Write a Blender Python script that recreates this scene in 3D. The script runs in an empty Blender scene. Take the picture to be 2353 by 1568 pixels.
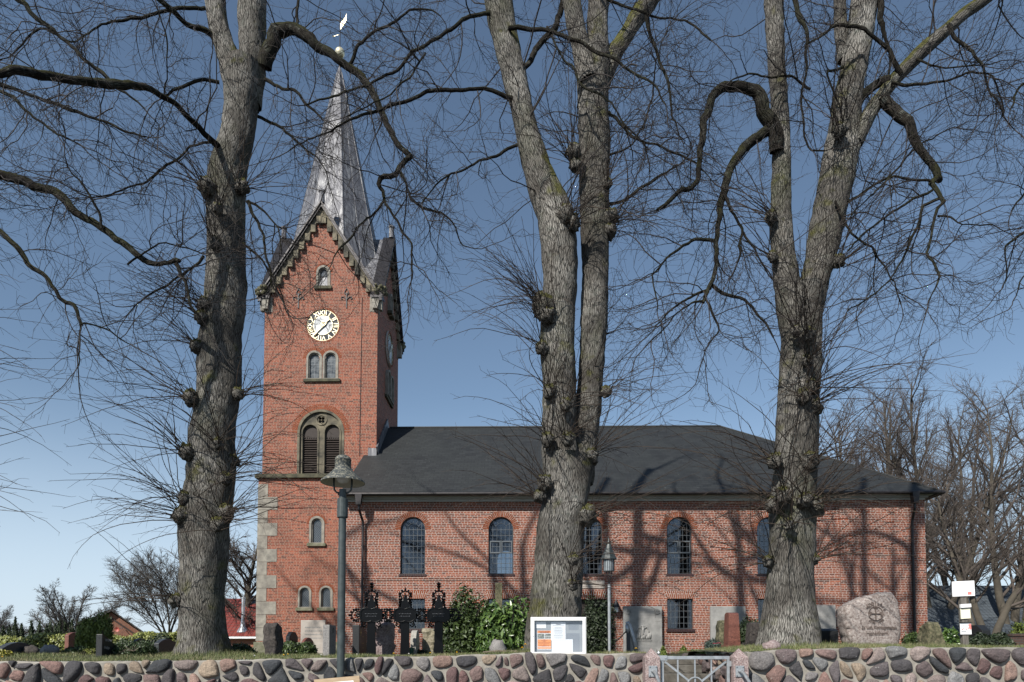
import bpy, bmesh, math, random
import numpy as np
from mathutils import Vector, Matrix, noise
from mathutils.geometry import delaunay_2d_cdt

random.seed(7)
PI = math.pi
scene = bpy.context.scene
COL = scene.collection

# ------------------------------------------------------------------ camera
FPX = 1569.0                      # focal length in units of a 2353 px wide picture
PITCH = 0.045
YP = 1500.0 - FPX * math.tan(PITCH)
cam_d = bpy.data.cameras.new("camera")
cam_d.sensor_width = 36.0
cam_d.lens = 36.0 * FPX / 2353.0
cam_d.shift_y = (YP - 784.0) / 2353.0
cam_d.clip_start = 0.1
cam_d.clip_end = 2000.0
cam = bpy.data.objects.new("camera", cam_d)
cam.location = (0, 0, 0)
cam.rotation_euler = (PI / 2 + PITCH, 0, 0)
COL.objects.link(cam)
scene.camera = cam

# ------------------------------------------------------------------ light
SUN_AZ = math.radians(31.0)       # sun stands behind the viewer, this far to the left
SUN_EL = math.radians(38.5)
SUNV = Vector((-math.sin(SUN_AZ) * math.cos(SUN_EL), -math.cos(SUN_AZ) * math.cos(SUN_EL), math.sin(SUN_EL)))
w = bpy.data.worlds.new("World")
scene.world = w
w.use_nodes = True
wn = w.node_tree.nodes
bg = wn["Background"]
sky = wn.new("ShaderNodeTexSky")
sky.sky_type = 'NISHITA'
sky.sun_disc = False
sky.sun_elevation = SUN_EL
sky.sun_rotation = PI + SUN_AZ
sky.air_density = 1.0
sky.dust_density = 0.2
sky.ozone_density = 3.0
sky.altitude = 30.0
hs = wn.new("ShaderNodeHueSaturation")
hs.inputs['Saturation'].default_value = 0.9
hs.inputs['Hue'].default_value = 0.494
w.node_tree.links.new(sky.outputs[0], hs.inputs['Color'])
# the pale band of haze low over the horizon
tc = wn.new("ShaderNodeTexCoord")
sx = wn.new("ShaderNodeSeparateXYZ")
w.node_tree.links.new(tc.outputs['Generated'], sx.inputs[0])
mr = wn.new("ShaderNodeMapRange")
mr.interpolation_type = 'SMOOTHERSTEP'
for k_, v_ in ((1, -0.02), (2, 0.38), (3, 0.8), (4, 0.0)): mr.inputs[k_].default_value = v_
w.node_tree.links.new(sx.outputs[2], mr.inputs[0])
mxs = wn.new("ShaderNodeMix")
mxs.data_type = 'RGBA'
mxs.inputs[7].default_value = (5.7, 6.8, 8.0, 1)
w.node_tree.links.new(mr.outputs[0], mxs.inputs[0])
w.node_tree.links.new(hs.outputs[0], mxs.inputs[6])
w.node_tree.links.new(mxs.outputs[2], bg.inputs[0])
bg.inputs[1].default_value = 0.084
sun_d = bpy.data.lights.new("sun", 'SUN')
sun_d.energy = 5.0
sun_d.angle = math.radians(0.53)
sun_d.color = (1.0, 0.955, 0.88)
sun = bpy.data.objects.new("sun", sun_d)
sun.rotation_euler = SUNV.to_track_quat('Z', 'Y').to_euler()
sun.location = SUNV * 60
COL.objects.link(sun)
vs = scene.view_settings
vs.view_transform = 'Standard'
vs.look = 'None'
vs.exposure = 0.5
vs.gamma = 1.0
vs.use_curve_mapping = False
scene.cycles.max_bounces = 6
scene.cycles.transparent_max_bounces = 12

# ------------------------------------------------------------------ helpers
CP, SP = math.cos(PITCH), math.sin(PITCH)


def ray(px, py):
    xc = (px - 1176.5) / FPX
    yc = (YP - py) / FPX
    return Vector((xc, CP - yc * SP, SP + yc * CP))


def at(px, py, d):
    """point of the place seen at (px, py) of a 2353-wide picture, d metres in front"""
    r = ray(px, py)
    return r * (d / r.y)


def link(o, parent=None):
    COL.objects.link(o)
    if parent is not None:
        o.parent = parent
    return o


def tag(o, label=None, cat=None, group=None, kind=None):
    if label: o['label'] = label
    if cat: o['category'] = cat
    if group: o['group'] = group
    if kind: o['kind'] = kind
    return o


def thing(name, label, cat, loc=(0, 0, 0), rotz=0.0, group=None):
    o = bpy.data.objects.new(name, None)
    o.empty_display_size = 0.2
    o.location = loc
    o.rotation_euler = (0, 0, rotz)
    COL.objects.link(o)
    return tag(o, label, cat, group)


def inside(p, lp):
    c = False
    j = len(lp) - 1
    for i in range(len(lp)):
        a, b = lp[i], lp[j]
        if (a[1] > p[1]) != (b[1] > p[1]) and p[0] < (b[0] - a[0]) * (p[1] - a[1]) / (b[1] - a[1]) + a[0]: c = not c
        j = i
    return c


class MB:
    def __init__(s):
        s.v, s.f, s.m, s.c = [], [], [], []
        s.uvs = None

    def add(s, vs_, fs_, mat=0, col=None):
        b = len(s.v)
        s.v.extend([tuple(p) for p in vs_])
        s.f.extend([tuple(i + b for i in f) for f in fs_])
        s.m.extend([mat] * len(fs_))
        s.c.extend([col] * len(vs_))
        return s

    def box(s, x0, x1, y0, y1, z0, z1, mat=0, rot=None, c=None):
        p = [Vector((x, y, z)) for x in (x0, x1) for y in (y0, y1) for z in (z0, z1)]
        if rot is not None:
            cc = Vector(c) if c is not None else Vector(((x0 + x1) / 2, (y0 + y1) / 2, (z0 + z1) / 2))
            p = [rot @ (q - cc) + cc for q in p]
        return s.add(p, [(0, 1, 3, 2), (4, 6, 7, 5), (0, 4, 5, 1), (2, 3, 7, 6), (0, 2, 6, 4), (1, 5, 7, 3)], mat)

    def beam(s, a, b, w_, h_, mat=0, up=(0, 0, 1)):
        a, b = Vector(a), Vector(b)
        t = (b - a).normalized()
        up = Vector(up)
        if abs(t.dot(up)) > 0.98: up = Vector((0, 1, 0))
        x = t.cross(up).normalized() * (w_ / 2)
        y = x.cross(t).normalized() * (h_ / 2)
        p = [a - x - y, a + x - y, a + x + y, a - x + y, b - x - y, b + x - y, b + x + y, b - x + y]
        return s.add(p, [(0, 3, 2, 1), (4, 5, 6, 7), (0, 1, 5, 4), (1, 2, 6, 5), (2, 3, 7, 6), (3, 0, 4, 7)], mat)

    def tube(s, pts, r, n=8, mat=0, cap=True):
        pts = [Vector(p) for p in pts]
        if not hasattr(r, '__len__'): r = [r] * len(pts)
        vv, ff = [], []
        ref = None
        for i, p in enumerate(pts):
            t = (pts[min(i + 1, len(pts) - 1)] - pts[max(i - 1, 0)]).normalized()
            if ref is None:
                ref = Vector((1, 0, 0)) if abs(t.x) < 0.9 else Vector((0, 1, 0))
            x = (ref - t * ref.dot(t)).normalized()
            ref = x
            y = t.cross(x)
            for k in range(n):
                a = 2 * PI * k / n
                vv.append(p + (x * math.cos(a) + y * math.sin(a)) * r[i])
        for i in range(len(pts) - 1):
            for k in range(n):
                k2 = (k + 1) % n
                ff.append((i * n + k, i * n + k2, (i + 1) * n + k2, (i + 1) * n + k))
        if cap:
            ff.append(tuple(range(n - 1, -1, -1)))
            ff.append(tuple((len(pts) - 1) * n + k for k in range(n)))
        return s.add(vv, ff, mat)

    def lathe(s, prof, n=24, o=(0, 0, 0), mat=0, a0=0.0):
        vv, ff = [], []
        for r, z in prof:
            for k in range(n):
                a = a0 + 2 * PI * k / n
                vv.append((o[0] + r * math.cos(a), o[1] + r * math.sin(a), o[2] + z))
        for i in range(len(prof) - 1):
            for k in range(n):
                k2 = (k + 1) % n
                ff.append((i * n + k, i * n + k2, (i + 1) * n + k2, (i + 1) * n + k))
        return s.add(vv, ff, mat)

    def plate(s, outer, holes=(), y0=0.0, y1=0.1, mat=0, fn=None):
        """flat plate with holes; outline in (x, z), from y0 (seen side) to y1"""
        loops = [list(outer)] + [list(h) for h in holes]
        pts, edges = [], []
        for lp in loops:
            b = len(pts)
            pts.extend([Vector((p[0], p[1])) for p in lp])
            edges.extend([(b + i, b + (i + 1) % len(lp)) for i in range(len(lp))])
        ov, oe, of, *_ = delaunay_2d_cdt(pts, edges, [], 1, 1e-6)
        if len(loops) > 1:
            of = [f for f in of if sum(inside(sum((ov[i] for i in f), Vector((0, 0))) / len(f), lp) for lp in loops) % 2]
        m = fn or (lambda x, y, z: (x, y, z))
        n = len(ov)
        vv = [m(p.x, y0, p.y) for p in ov] + [m(p.x, y1, p.y) for p in ov]
        ff = [tuple(f) for f in of] + [tuple(n + i for i in reversed(f)) for f in of]
        s.add(vv, ff, mat)
        for li, lp in enumerate(loops):
            k = len(lp)
            area = sum(lp[i][0] * lp[(i + 1) % k][1] - lp[(i + 1) % k][0] * lp[i][1] for i in range(k))
            if (area < 0) != (li > 0): lp = lp[::-1]
            vv = [m(p[0], y0, p[1]) for p in lp] + [m(p[0], y1, p[1]) for p in lp]
            s.add(vv, [(i, k + i, k + (i + 1) % k, (i + 1) % k) for i in range(k)], mat)
        return s

    def build(s, name, mats, parent=None, smooth=False, loc=None, rotz=None, bevel=0.0, uvscale=1.0, merge=False):
        me = bpy.data.meshes.new(name)
        me.from_pydata(s.v, [], s.f)
        if not isinstance(mats, (list, tuple)): mats = [mats]
        for m_ in mats: me.materials.append(m_)
        me.polygons.foreach_set('material_index', s.m)
        if smooth:
            me.polygons.foreach_set('use_smooth', [True] * len(me.polygons))
        if any(c is not None for c in s.c):
            ca = me.color_attributes.new('Col', 'FLOAT_COLOR', 'POINT')
            ca.data.foreach_set('color', [x for c in s.c for x in ((c or (0.5, 0.5, 0.5)) + (1.0,))])
        bm = bmesh.new()
        bm.from_mesh(me)
        if merge or bevel:
            bmesh.ops.remove_doubles(bm, verts=bm.verts, dist=1e-5)
        if merge != 'keep':
            bmesh.ops.recalc_face_normals(bm, faces=bm.faces)
        if bevel:
            ed = [e for e in bm.edges if len(e.link_faces) == 2 and e.calc_face_angle(0) > 0.5]
            bmesh.ops.bevel(bm, geom=ed, offset=bevel, segments=2, profile=0.6, affect='EDGES', clamp_overlap=True)
        bm.to_mesh(me)
        bm.free()
        boxuv(me, uvscale)
        o = bpy.data.objects.new(name, me)
        if loc is not None: o.location = loc
        if rotz is not None: o.rotation_euler = (0, 0, rotz)
        return link(o, parent)


def boxuv(me, sc=1.0):
    n = len(me.loops)
    if n == 0: return
    co = np.empty(len(me.vertices) * 3); me.vertices.foreach_get('co', co); co = co.reshape(-1, 3)
    vi = np.empty(n, int); me.loops.foreach_get('vertex_index', vi)
    npoly = len(me.polygons)
    nm = np.empty(npoly * 3); me.polygons.foreach_get('normal', nm); nm = nm.reshape(-1, 3)
    lt = np.empty(npoly, int); me.polygons.foreach_get('loop_total', lt)
    pn = np.abs(np.repeat(nm, lt, axis=0))
    p = co[vi]
    uv = np.empty((n, 2))
    ax = np.argmax(pn * np.array([1.0, 1.02, 1.0]), axis=1)
    uv[ax == 0] = p[ax == 0][:, [1, 2]]
    uv[ax == 1] = p[ax == 1][:, [0, 2]]
    uv[ax == 2] = p[ax == 2][:, [0, 1]]
    lay = me.uv_layers.new(name='UVMap')
    lay.data.foreach_set('uv', (uv * sc).ravel())


def mesh_np(name, V, F, mats, parent=None, smooth=False, uv=None, col=None, loc=None):
    me = bpy.data.meshes.new(name)
    F = np.asarray(F)
    k = F.shape[1]
    me.vertices.add(len(V))
    me.vertices.foreach_set('co', np.ascontiguousarray(V, dtype=np.float32).ravel())
    me.loops.add(F.size)
    me.loops.foreach_set('vertex_index', F.ravel().astype(np.int32))
    me.polygons.add(len(F))
    me.polygons.foreach_set('loop_start', np.arange(0, F.size, k, dtype=np.int32))
    if smooth:
        me.polygons.foreach_set('use_smooth', np.ones(len(F), dtype=bool))
    if uv is not None:
        lay = me.uv_layers.new(name='UVMap')
        lay.data.foreach_set('uv', np.asarray(uv, dtype=np.float32)[F.ravel()].ravel())
    if col is not None:
        ca = me.color_attributes.new('Col', 'FLOAT_COLOR', 'POINT')
        ca.data.foreach_set('color', np.c_[col, np.ones(len(col))].astype(np.float32).ravel())
    me.update(calc_edges=True)
    me.validate()
    if not isinstance(mats, (list, tuple)): mats = [mats]
    for m_ in mats: me.materials.append(m_)
    o = bpy.data.objects.new(name, me)
    if loc is not None: o.location = loc
    return link(o, parent)


def copy_tree(o, parent=None):
    c = o.copy()
    COL.objects.link(c)
    if parent is not None: c.parent = parent
    for ch in list(o.children): copy_tree(ch, c)
    return c


def text_obj(name, s, size, mat, parent, loc, rot=(PI / 2, 0, 0), extrude=0.003, align='CENTER', scale=(1, 1, 1)):
    cu = bpy.data.curves.new(name, 'FONT')
    cu.body = s; cu.size = size; cu.extrude = extrude; cu.align_x = align; cu.align_y = 'CENTER'
    cu.resolution_u = 2
    t = bpy.data.objects.new(name, cu)
    COL.objects.link(t)
    dg = bpy.context.evaluated_depsgraph_get()
    me = bpy.data.meshes.new_from_object(t.evaluated_get(dg))
    bpy.data.objects.remove(t)
    bpy.data.curves.remove(cu)
    me.name = name
    me.materials.clear(); me.materials.append(mat)
    o = bpy.data.objects.new(name, me)
    o.location = loc; o.rotation_euler = rot; o.scale = scale
    return link(o, parent)


def join_texts(name, items, mat, parent, rotbase=None):
    """several short lines of lettering as one mesh; items: (text, size, (x, y, z), spin)"""
    V, F = [], []
    for s, size, loc, spin, *sx in items:
        cu = bpy.data.curves.new(name, 'FONT')
        cu.body = s; cu.size = size; cu.extrude = 0.004; cu.align_x = 'CENTER'; cu.align_y = 'CENTER'; cu.resolution_u = 2
        t = bpy.data.objects.new(name, cu)
        COL.objects.link(t)
        dg = bpy.context.evaluated_depsgraph_get()
        me = bpy.data.meshes.new_from_object(t.evaluated_get(dg))
        M = Matrix.Translation(Vector(loc)) @ (rotbase or Matrix()) @ Matrix.Rotation(PI / 2, 4, 'X') @ Matrix.Rotation(spin, 4, 'Z') @ Matrix.Diagonal((sx[0] if sx else 1.0, 1.0, 1.0, 1.0))
        b = len(V)
        V += [M @ v_.co for v_ in me.vertices]
        F += [tuple(i + b for i in p.vertices) for p in me.polygons]
        bpy.data.objects.remove(t); bpy.data.curves.remove(cu); bpy.data.meshes.remove(me)
    mb = MB(); mb.add(V, F)
    return mb.build(name, mat, parent, merge='keep')


# ------------------------------------------------------------------ materials
ALB = 0.64        # keeps sunlit surfaces in range at the exposure set above


def dk(*cs):
    return [tuple(x * ALB for x in c) for c in cs]


def mat(name, col=(0.5, 0.5, 0.5), rough=0.8, metal=0.0, spec=0.5):
    m = bpy.data.materials.new(name)
    m.use_nodes = True
    b = m.node_tree.nodes['Principled BSDF']
    b.inputs['Base Color'].default_value = (*col, 1)
    b.inputs['Roughness'].default_value = rough
    b.inputs['Metallic'].default_value = metal
    b.inputs['Specular IOR Level'].default_value = spec
    return m


class NT:
    def __init__(s, m):
        s.nt = m.node_tree; s.n = s.nt.nodes; s.b = s.n['Principled BSDF']

    def __call__(s, typ, ins=None, **kw):
        nd = s.n.new(typ)
        for k, v_ in kw.items(): setattr(nd, k, v_)
        for k, v_ in (ins or {}).items():
            if hasattr(v_, 'is_output') or isinstance(v_, bpy.types.NodeSocket): s.nt.links.new(v_, nd.inputs[k])
            else: nd.inputs[k].default_value = v_
        return nd

    def ln(s, a, b): s.nt.links.new(a, b)

    def coord(s, kind='Object', scale=(1, 1, 1)):
        c = s('ShaderNodeTexCoord')
        mp = s('ShaderNodeMapping', {'Vector': c.outputs[kind], 'Scale': scale})
        return mp.outputs[0]

    def noise(s, vec, scale=5.0, detail=4.0, rough=0.6):
        return s('ShaderNodeTexNoise', {'Vector': vec, 'Scale': scale, 'Detail': detail, 'Roughness': rough}).outputs[0]

    def ramp(s, fac, stops):
        r = s('ShaderNodeValToRGB', {'Fac': fac})
        e = r.color_ramp.elements
        while len(e) < len(stops): e.new(0.5)
        for i, (p, c) in enumerate(stops):
            e[i].position = p; e[i].color = (*c, 1) if len(c) == 3 else c
        return r.outputs[0]

    def mix(s, fac, a, b, mode='MIX'):
        nd = s('ShaderNodeMix', data_type='RGBA', blend_type=mode)
        for k, v_ in ((0, fac), (6, a), (7, b)):
            if isinstance(v_, bpy.types.NodeSocket): s.ln(v_, nd.inputs[k])
            elif k == 0: nd.inputs[0].default_value = v_
            else: nd.inputs[k].default_value = (*v_, 1)
        return nd.outputs[2]

    def bump(s, h, strength=0.5, dist=0.02):
        b = s('ShaderNodeBump', {'Height': h, 'Strength': strength, 'Distance': dist})
        s.ln(b.outputs[0], s.b.inputs['Normal'])

    def base(s, c): s.ln(c, s.b.inputs['Base Color'])
    def rough(s, c): s.ln(c, s.b.inputs['Roughness'])


def noisy(name, c0, c1, scale=6.0, rough=0.85, metal=0.0, stretch=(1, 1, 1), bump=0.2, bdist=0.01, lo=0.35, hi=0.65, spec=0.4, kind='Object'):
    if min(c1) < 0.7 and metal < 0.5: c0, c1 = dk(c0, c1)
    m = mat(name, c0, rough, metal, spec)
    t = NT(m)
    v_ = t.coord(kind, stretch)
    f = t.noise(v_, scale, 5)
    t.base(t.ramp(f, [(lo, c0), (hi, c1)]))
    if bump: t.bump(t.noise(v_, scale * 2.5, 4), bump, bdist)
    return m


def brick(name, c1, c2, c3, mortar, bw=0.25, rh=0.083, ms=0.014, dark=0.25):
    c1, c2, c3, mortar = dk(c1, c2, c3, mortar)
    m = mat(name, c1, 0.85)
    t = NT(m)
    uv = t.coord('UV')
    # every course starts at its own place, so that the upright joints do not line up
    sp = t('ShaderNodeSeparateXYZ', {0: uv})
    row = t('ShaderNodeMath', {0: t('ShaderNodeMath', {0: sp.outputs[1], 1: rh}, operation='DIVIDE').outputs[0]}, operation='FLOOR')
    wn_ = t('ShaderNodeTexWhiteNoise', {'W': row.outputs[0]}, noise_dimensions='1D')
    sh = t('ShaderNodeMath', {0: t('ShaderNodeMath', {0: wn_.outputs[0], 1: bw * 3}, operation='MULTIPLY').outputs[0], 1: sp.outputs[0]}, operation='ADD')
    bv = t('ShaderNodeCombineXYZ', {0: sh.outputs[0], 1: sp.outputs[1], 2: 0.0}).outputs[0]
    br = t('ShaderNodeTexBrick', {'Vector': bv, 'Color1': (0, 0, 0, 1), 'Color2': (1, 1, 1, 1), 'Mortar': (0.5, 0.5, 0.5, 1), 'Scale': 1.0,
                                  'Mortar Size': ms, 'Mortar Smooth': 0.1, 'Bias': 0.0, 'Brick Width': bw, 'Row Height': rh})
    br.offset = 0.5; br.squash = 0.62; br.squash_frequency = 2
    rnd = t('ShaderNodeSeparateColor', {'Color': br.outputs['Color']}).outputs[0]
    n1 = t.noise(uv, 1.1, 4)
    col = t.ramp(rnd, [(0.0, c3), (dark, c1), (0.75, c2), (1.0, c1)])
    col = t.mix(t.ramp(n1, [(0.35, (0, 0, 0)), (0.7, (0.6, 0.6, 0.6))]), col, tuple(x * 0.5 for x in c1))
    n0 = t.noise(uv, 0.33, 5, 0.7)
    col = t.mix(t.ramp(n0, [(0.45, (0, 0, 0)), (0.72, (0.55, 0.55, 0.55))]), col, tuple(x * 0.42 for x in c2))
    nf = t.noise(uv, 40, 2)
    col = t.mix(0.25, col, t.ramp(nf, [(0.3, (0.2, 0.2, 0.2)), (0.7, (0.8, 0.8, 0.8))]), 'OVERLAY')
    mo = t.mix(t.noise(uv, 2.0, 3), mortar, tuple(x * 0.72 for x in mortar))
    t.base(t.mix(br.outputs['Fac'], col, mo))
    inv = t('ShaderNodeMath', {0: 1.0, 1: br.outputs['Fac']}, operation='SUBTRACT')
    t.bump(inv.outputs[0], 0.5, 0.006)
    return m


def granite(name, base, spot, dark, scale=60, rough=0.5):
    base, spot, dark = dk(base, spot, dark)
    m = mat(name, base, rough)
    t = NT(m)
    v_ = t.coord('Object')
    a = t.noise(v_, scale, 3, 0.7)
    b = t.noise(v_, scale * 0.35, 3)
    c = t.ramp(a, [(0.36, dark), (0.47, base), (0.6, spot)])
    t.base(t.mix(t.ramp(b, [(0.4, (0, 0, 0)), (0.75, (0.6, 0.6, 0.6))]), c, dark))
    t.bump(t.noise(v_, scale * 0.4, 5), 0.25, 0.008)
    return m


def leafmat(name, c0, c1, scale=9.0, rough=0.45, trans=0.0):
    c0, c1 = [tuple(x * 0.8 for x in c) for c in (c0, c1)]
    m = mat(name, c0, rough, 0, 0.5)
    t = NT(m)
    g = t('ShaderNodeNewGeometry')
    n1 = t.noise(t.coord('Object'), scale, 2)
    n2 = t('ShaderNodeMath', {0: g.outputs['Random Per Island'], 1: 0.55}, operation='MULTIPLY')
    s_ = t('ShaderNodeMath', {0: n1, 1: n2.outputs[0]}, operation='ADD')
    t.base(t.ramp(s_.outputs[0], [(0.35, c0), (0.95, c1)]))
    return m


M = {}
M['brick_nave'] = brick('nave_brick', (0.29, 0.058, 0.020), (0.40, 0.092, 0.030), (0.075, 0.018, 0.012), (0.74, 0.68, 0.61), 0.26, 0.0835, 0.0075, 0.38)
M['brick_tower'] = brick('tower_brick', (0.315, 0.072, 0.036), (0.43, 0.108, 0.050), (0.10, 0.028, 0.018), (0.58, 0.47, 0.36), 0.25, 0.0815, 0.0058, 0.36)
M['brick_arch'] = noisy('arch_brick', (0.19, 0.045, 0.016), (0.34, 0.09, 0.030), 14, 0.85)
M['mortar_white'] = noisy('white_mortar', (0.6, 0.58, 0.54), (0.72, 0.70, 0.66), 8)
M['sill_brick'] = noisy('dark_sill_brick', (0.03, 0.015, 0.016), (0.07, 0.03, 0.03), 12, 0.5)
M['stone'] = noisy('grey_sandstone', (0.24, 0.22, 0.19), (0.42, 0.39, 0.33), 3.0, 0.9, bump=0.25)
M['stone_moss'] = noisy('mossy_sandstone', (0.12, 0.13, 0.07), (0.30, 0.28, 0.21), 4.0, 0.95, bump=0.3)
M['corbel'] = noisy('weathered_sandstone', (0.06, 0.057, 0.047), (0.30, 0.26, 0.18), 1.3, 0.9, bump=0.2)
M['dark_stone'] = noisy('dark_string_stone', (0.05, 0.05, 0.035), (0.14, 0.13, 0.08), 3.0, 0.9)
M['white'] = noisy('white_paint', (0.44, 0.45, 0.43), (0.52, 0.53, 0.51), 2.0, 0.5, bump=0)
M['gutter'] = noisy('dark_zinc', (0.028, 0.026, 0.028), (0.05, 0.045, 0.047), 5, 0.45, 0.4, bump=0)
M['leadbar'] = mat('lead_bars', (0.10, 0.11, 0.12), 0.5, 0.3)
M['darkbar'] = mat('dark_window_metal', (0.03, 0.035, 0.04), 0.5, 0.2)
M['louvre'] = noisy('brown_louvre_wood', (0.025, 0.017, 0.014), (0.05, 0.035, 0.028), 6, 0.7, stretch=(1, 1, 6))
M['iron'] = mat('wrought_iron', (0.012, 0.013, 0.015), 0.45, 0.3)
M['castiron'] = mat('black_cast_iron', (0.0018, 0.002, 0.0025), 0.28, 0.0, 0.2)
M['gold'] = noisy('gilding', (0.58, 0.49, 0.30), (0.74, 0.67, 0.48), 3, 0.35, 0.6, bump=0)
M['galv'] = noisy('galvanised_steel', (0.30, 0.32, 0.33), (0.46, 0.48, 0.50), 9, 0.42, 0.6, bump=0)
M['alu'] = noisy('white_aluminium', (0.72, 0.72, 0.71), (0.80, 0.80, 0.79), 3, 0.4, 0.0, bump=0)
M['paper'] = noisy('white_paper', (0.76, 0.77, 0.78), (0.82, 0.82, 0.82), 3, 0.7, bump=0)
M['backboard'] = noisy('grey_backboard', (0.42, 0.45, 0.48), (0.52, 0.55, 0.57), 1.6, 0.8, bump=0)
M['greypaper'] = noisy('grey_paper', (0.33, 0.36, 0.40), (0.40, 0.43, 0.47), 6, 0.8, bump=0)
M['orange'] = mat('orange_print', (0.75, 0.28, 0.08), 0.7)
M['orangetxt'] = mat('dark_orange_print', (0.45, 0.09, 0.02), 0.7)
M['photo'] = noisy('printed_photo', (0.10, 0.13, 0.10), (0.62, 0.60, 0.52), 45, 0.6, bump=0)
M['ink'] = mat('grey_ink', (0.22, 0.23, 0.25), 0.8)
M['darkink'] = mat('dark_ink', (0.03, 0.03, 0.03), 0.8)
M['pink'] = mat('faded_red_print', (0.66, 0.20, 0.18), 0.7)
M['cream'] = mat('cream_board', (0.72, 0.70, 0.56), 0.7)
M['plywood'] = noisy('plywood', (0.50, 0.36, 0.22), (0.66, 0.50, 0.33), 5, 0.7, stretch=(1, 1, 7))
M['postwood'] = noisy('weathered_post_wood', (0.10, 0.09, 0.08), (0.24, 0.22, 0.19), 9, 0.9, stretch=(5, 5, 0.6))
M['lamp'] = noisy('slate_green_lamp_paint', (0.045, 0.06, 0.062), (0.085, 0.105, 0.107), 7, 0.45, 0.0, bump=0.1)
M['enamel'] = noisy('cream_enamel', (0.50, 0.47, 0.38), (0.62, 0.59, 0.49), 4, 0.4, bump=0)
M['opal'] = mat('opal_glass', (0.62, 0.62, 0.58), 0.2)
M['clear'] = mat('ribbed_lamp_glass', (0.25, 0.28, 0.30), 0.15, 0.0, 0.6)
M['dial'] = noisy('dark_dial', (0.012, 0.015, 0.018), (0.05, 0.055, 0.06), 2.5, 0.25, 0.3, bump=0)
M['dialc'] = noisy('silvered_dial', (0.34, 0.36, 0.38), (0.62, 0.63, 0.63), 1.8, 0.35, 0.2, bump=0)
M['plaque'] = noisy('pale_plaque', (0.48, 0.42, 0.37), (0.58, 0.52, 0.46), 4, 0.8, bump=0.1)
M['slab'] = noisy('grey_epitaph_stone', (0.27, 0.265, 0.255), (0.42, 0.41, 0.39), 2.4, 0.85, bump=0.3)
M['flue'] = mat('bright_steel_flue', (0.62, 0.63, 0.64), 0.3, 0.8)
M['greenplastic'] = mat('green_plastic', (0.01, 0.07, 0.045), 0.4)
M['dish'] = mat('red_dish_paint', (0.36, 0.09, 0.07), 0.5)
M['house_brick'] = brick('house_brick', (0.42, 0.13, 0.06), (0.5, 0.17, 0.08), (0.3, 0.08, 0.05), (0.45, 0.33, 0.26), 0.25, 0.083, 0.01)
M['dark_brick'] = brick('dark_pillar_brick', (0.09, 0.05, 0.04), (0.13, 0.07, 0.05), (0.06, 0.035, 0.03), (0.10, 0.09, 0.08), 0.25, 0.083, 0.01)
M['blackgranite'] = granite('black_granite', (0.012, 0.0135, 0.016), (0.028, 0.031, 0.035), (0.007, 0.008, 0.009), 90, 0.5)
M['greygranite'] = granite('dark_grey_granite', (0.05, 0.055, 0.06), (0.10, 0.105, 0.11), (0.03, 0.03, 0.035), 90, 0.4)
M['palegranite'] = granite('pale_grey_granite', (0.28, 0.27, 0.26), (0.40, 0.38, 0.36), (0.16, 0.15, 0.15), 70, 0.7)
M['redgranite'] = granite('red_granite', (0.24, 0.085, 0.06), (0.34, 0.14, 0.10), (0.10, 0.04, 0.035), 80, 0.5)
M['pinkgranite'] = granite('pink_post_granite', (0.40, 0.27, 0.25), (0.56, 0.48, 0.46), (0.14, 0.11, 0.11), 55, 0.6)
M['rosestone'] = granite('rose_rough_stone', (0.33, 0.25, 0.24), (0.46, 0.38, 0.37), (0.17, 0.12, 0.12), 26, 0.9)
M['beigestone'] = granite('beige_rough_stone', (0.30, 0.26, 0.18), (0.40, 0.36, 0.27), (0.17, 0.16, 0.10), 22, 0.95)
M['darkrough'] = granite('dark_rough_stone', (0.055, 0.045, 0.04), (0.10, 0.085, 0.075), (0.03, 0.026, 0.026), 24, 0.9)
M['mossstone'] = granite('mossy_field_stone', (0.13, 0.13, 0.07), (0.24, 0.21, 0.13), (0.07, 0.065, 0.035), 18, 0.95)
M['whitestone'] = granite('whitish_stone', (0.46, 0.44, 0.39), (0.55, 0.53, 0.48), (0.3, 0.29, 0.25), 50, 0.8)
M['boulder'] = granite('pink_grey_boulder', (0.36, 0.30, 0.275), (0.50, 0.45, 0.42), (0.17, 0.13, 0.115), 24, 0.9)
M['carving'] = mat('dark_carved_letters', (0.10, 0.075, 0.065), 0.9)
M['goldtxt'] = mat('gold_lettering', (0.42, 0.32, 0.10), 0.5)
M['greytxt'] = mat('grey_lettering', (0.22, 0.22, 0.22), 0.6)
M['asphalt'] = noisy('asphalt', (0.04, 0.04, 0.042), (0.065, 0.065, 0.066), 60, 0.9)
M['pavers'] = brick('grey_pavers', (0.20, 0.19, 0.18), (0.25, 0.24, 0.22), (0.15, 0.14, 0.14), (0.10, 0.09, 0.08), 0.3, 0.3, 0.01)
M['stepstone'] = noisy('step_stone', (0.09, 0.08, 0.065), (0.20, 0.185, 0.16), 5, 0.9, bump=0.3)
M['interior'] = mat('interior_plaster', (0.30, 0.30, 0.29), 0.9)
M['wood_seat'] = mat('orange_bench_wood', (0.36, 0.12, 0.035), 0.6)
M['yellowflower'] = mat('yellow_petals', (0.85, 0.55, 0.02), 0.6)
M['whiteflower'] = mat('white_petals', (0.8, 0.78, 0.75), 0.6)
M['pinkflower'] = mat('pink_petals', (0.6, 0.14, 0.2), 0.6)
M['deadtwig'] = noisy('dry_twig', (0.16, 0.12, 0.09), (0.28, 0.22, 0.17), 8, 0.9)

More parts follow.
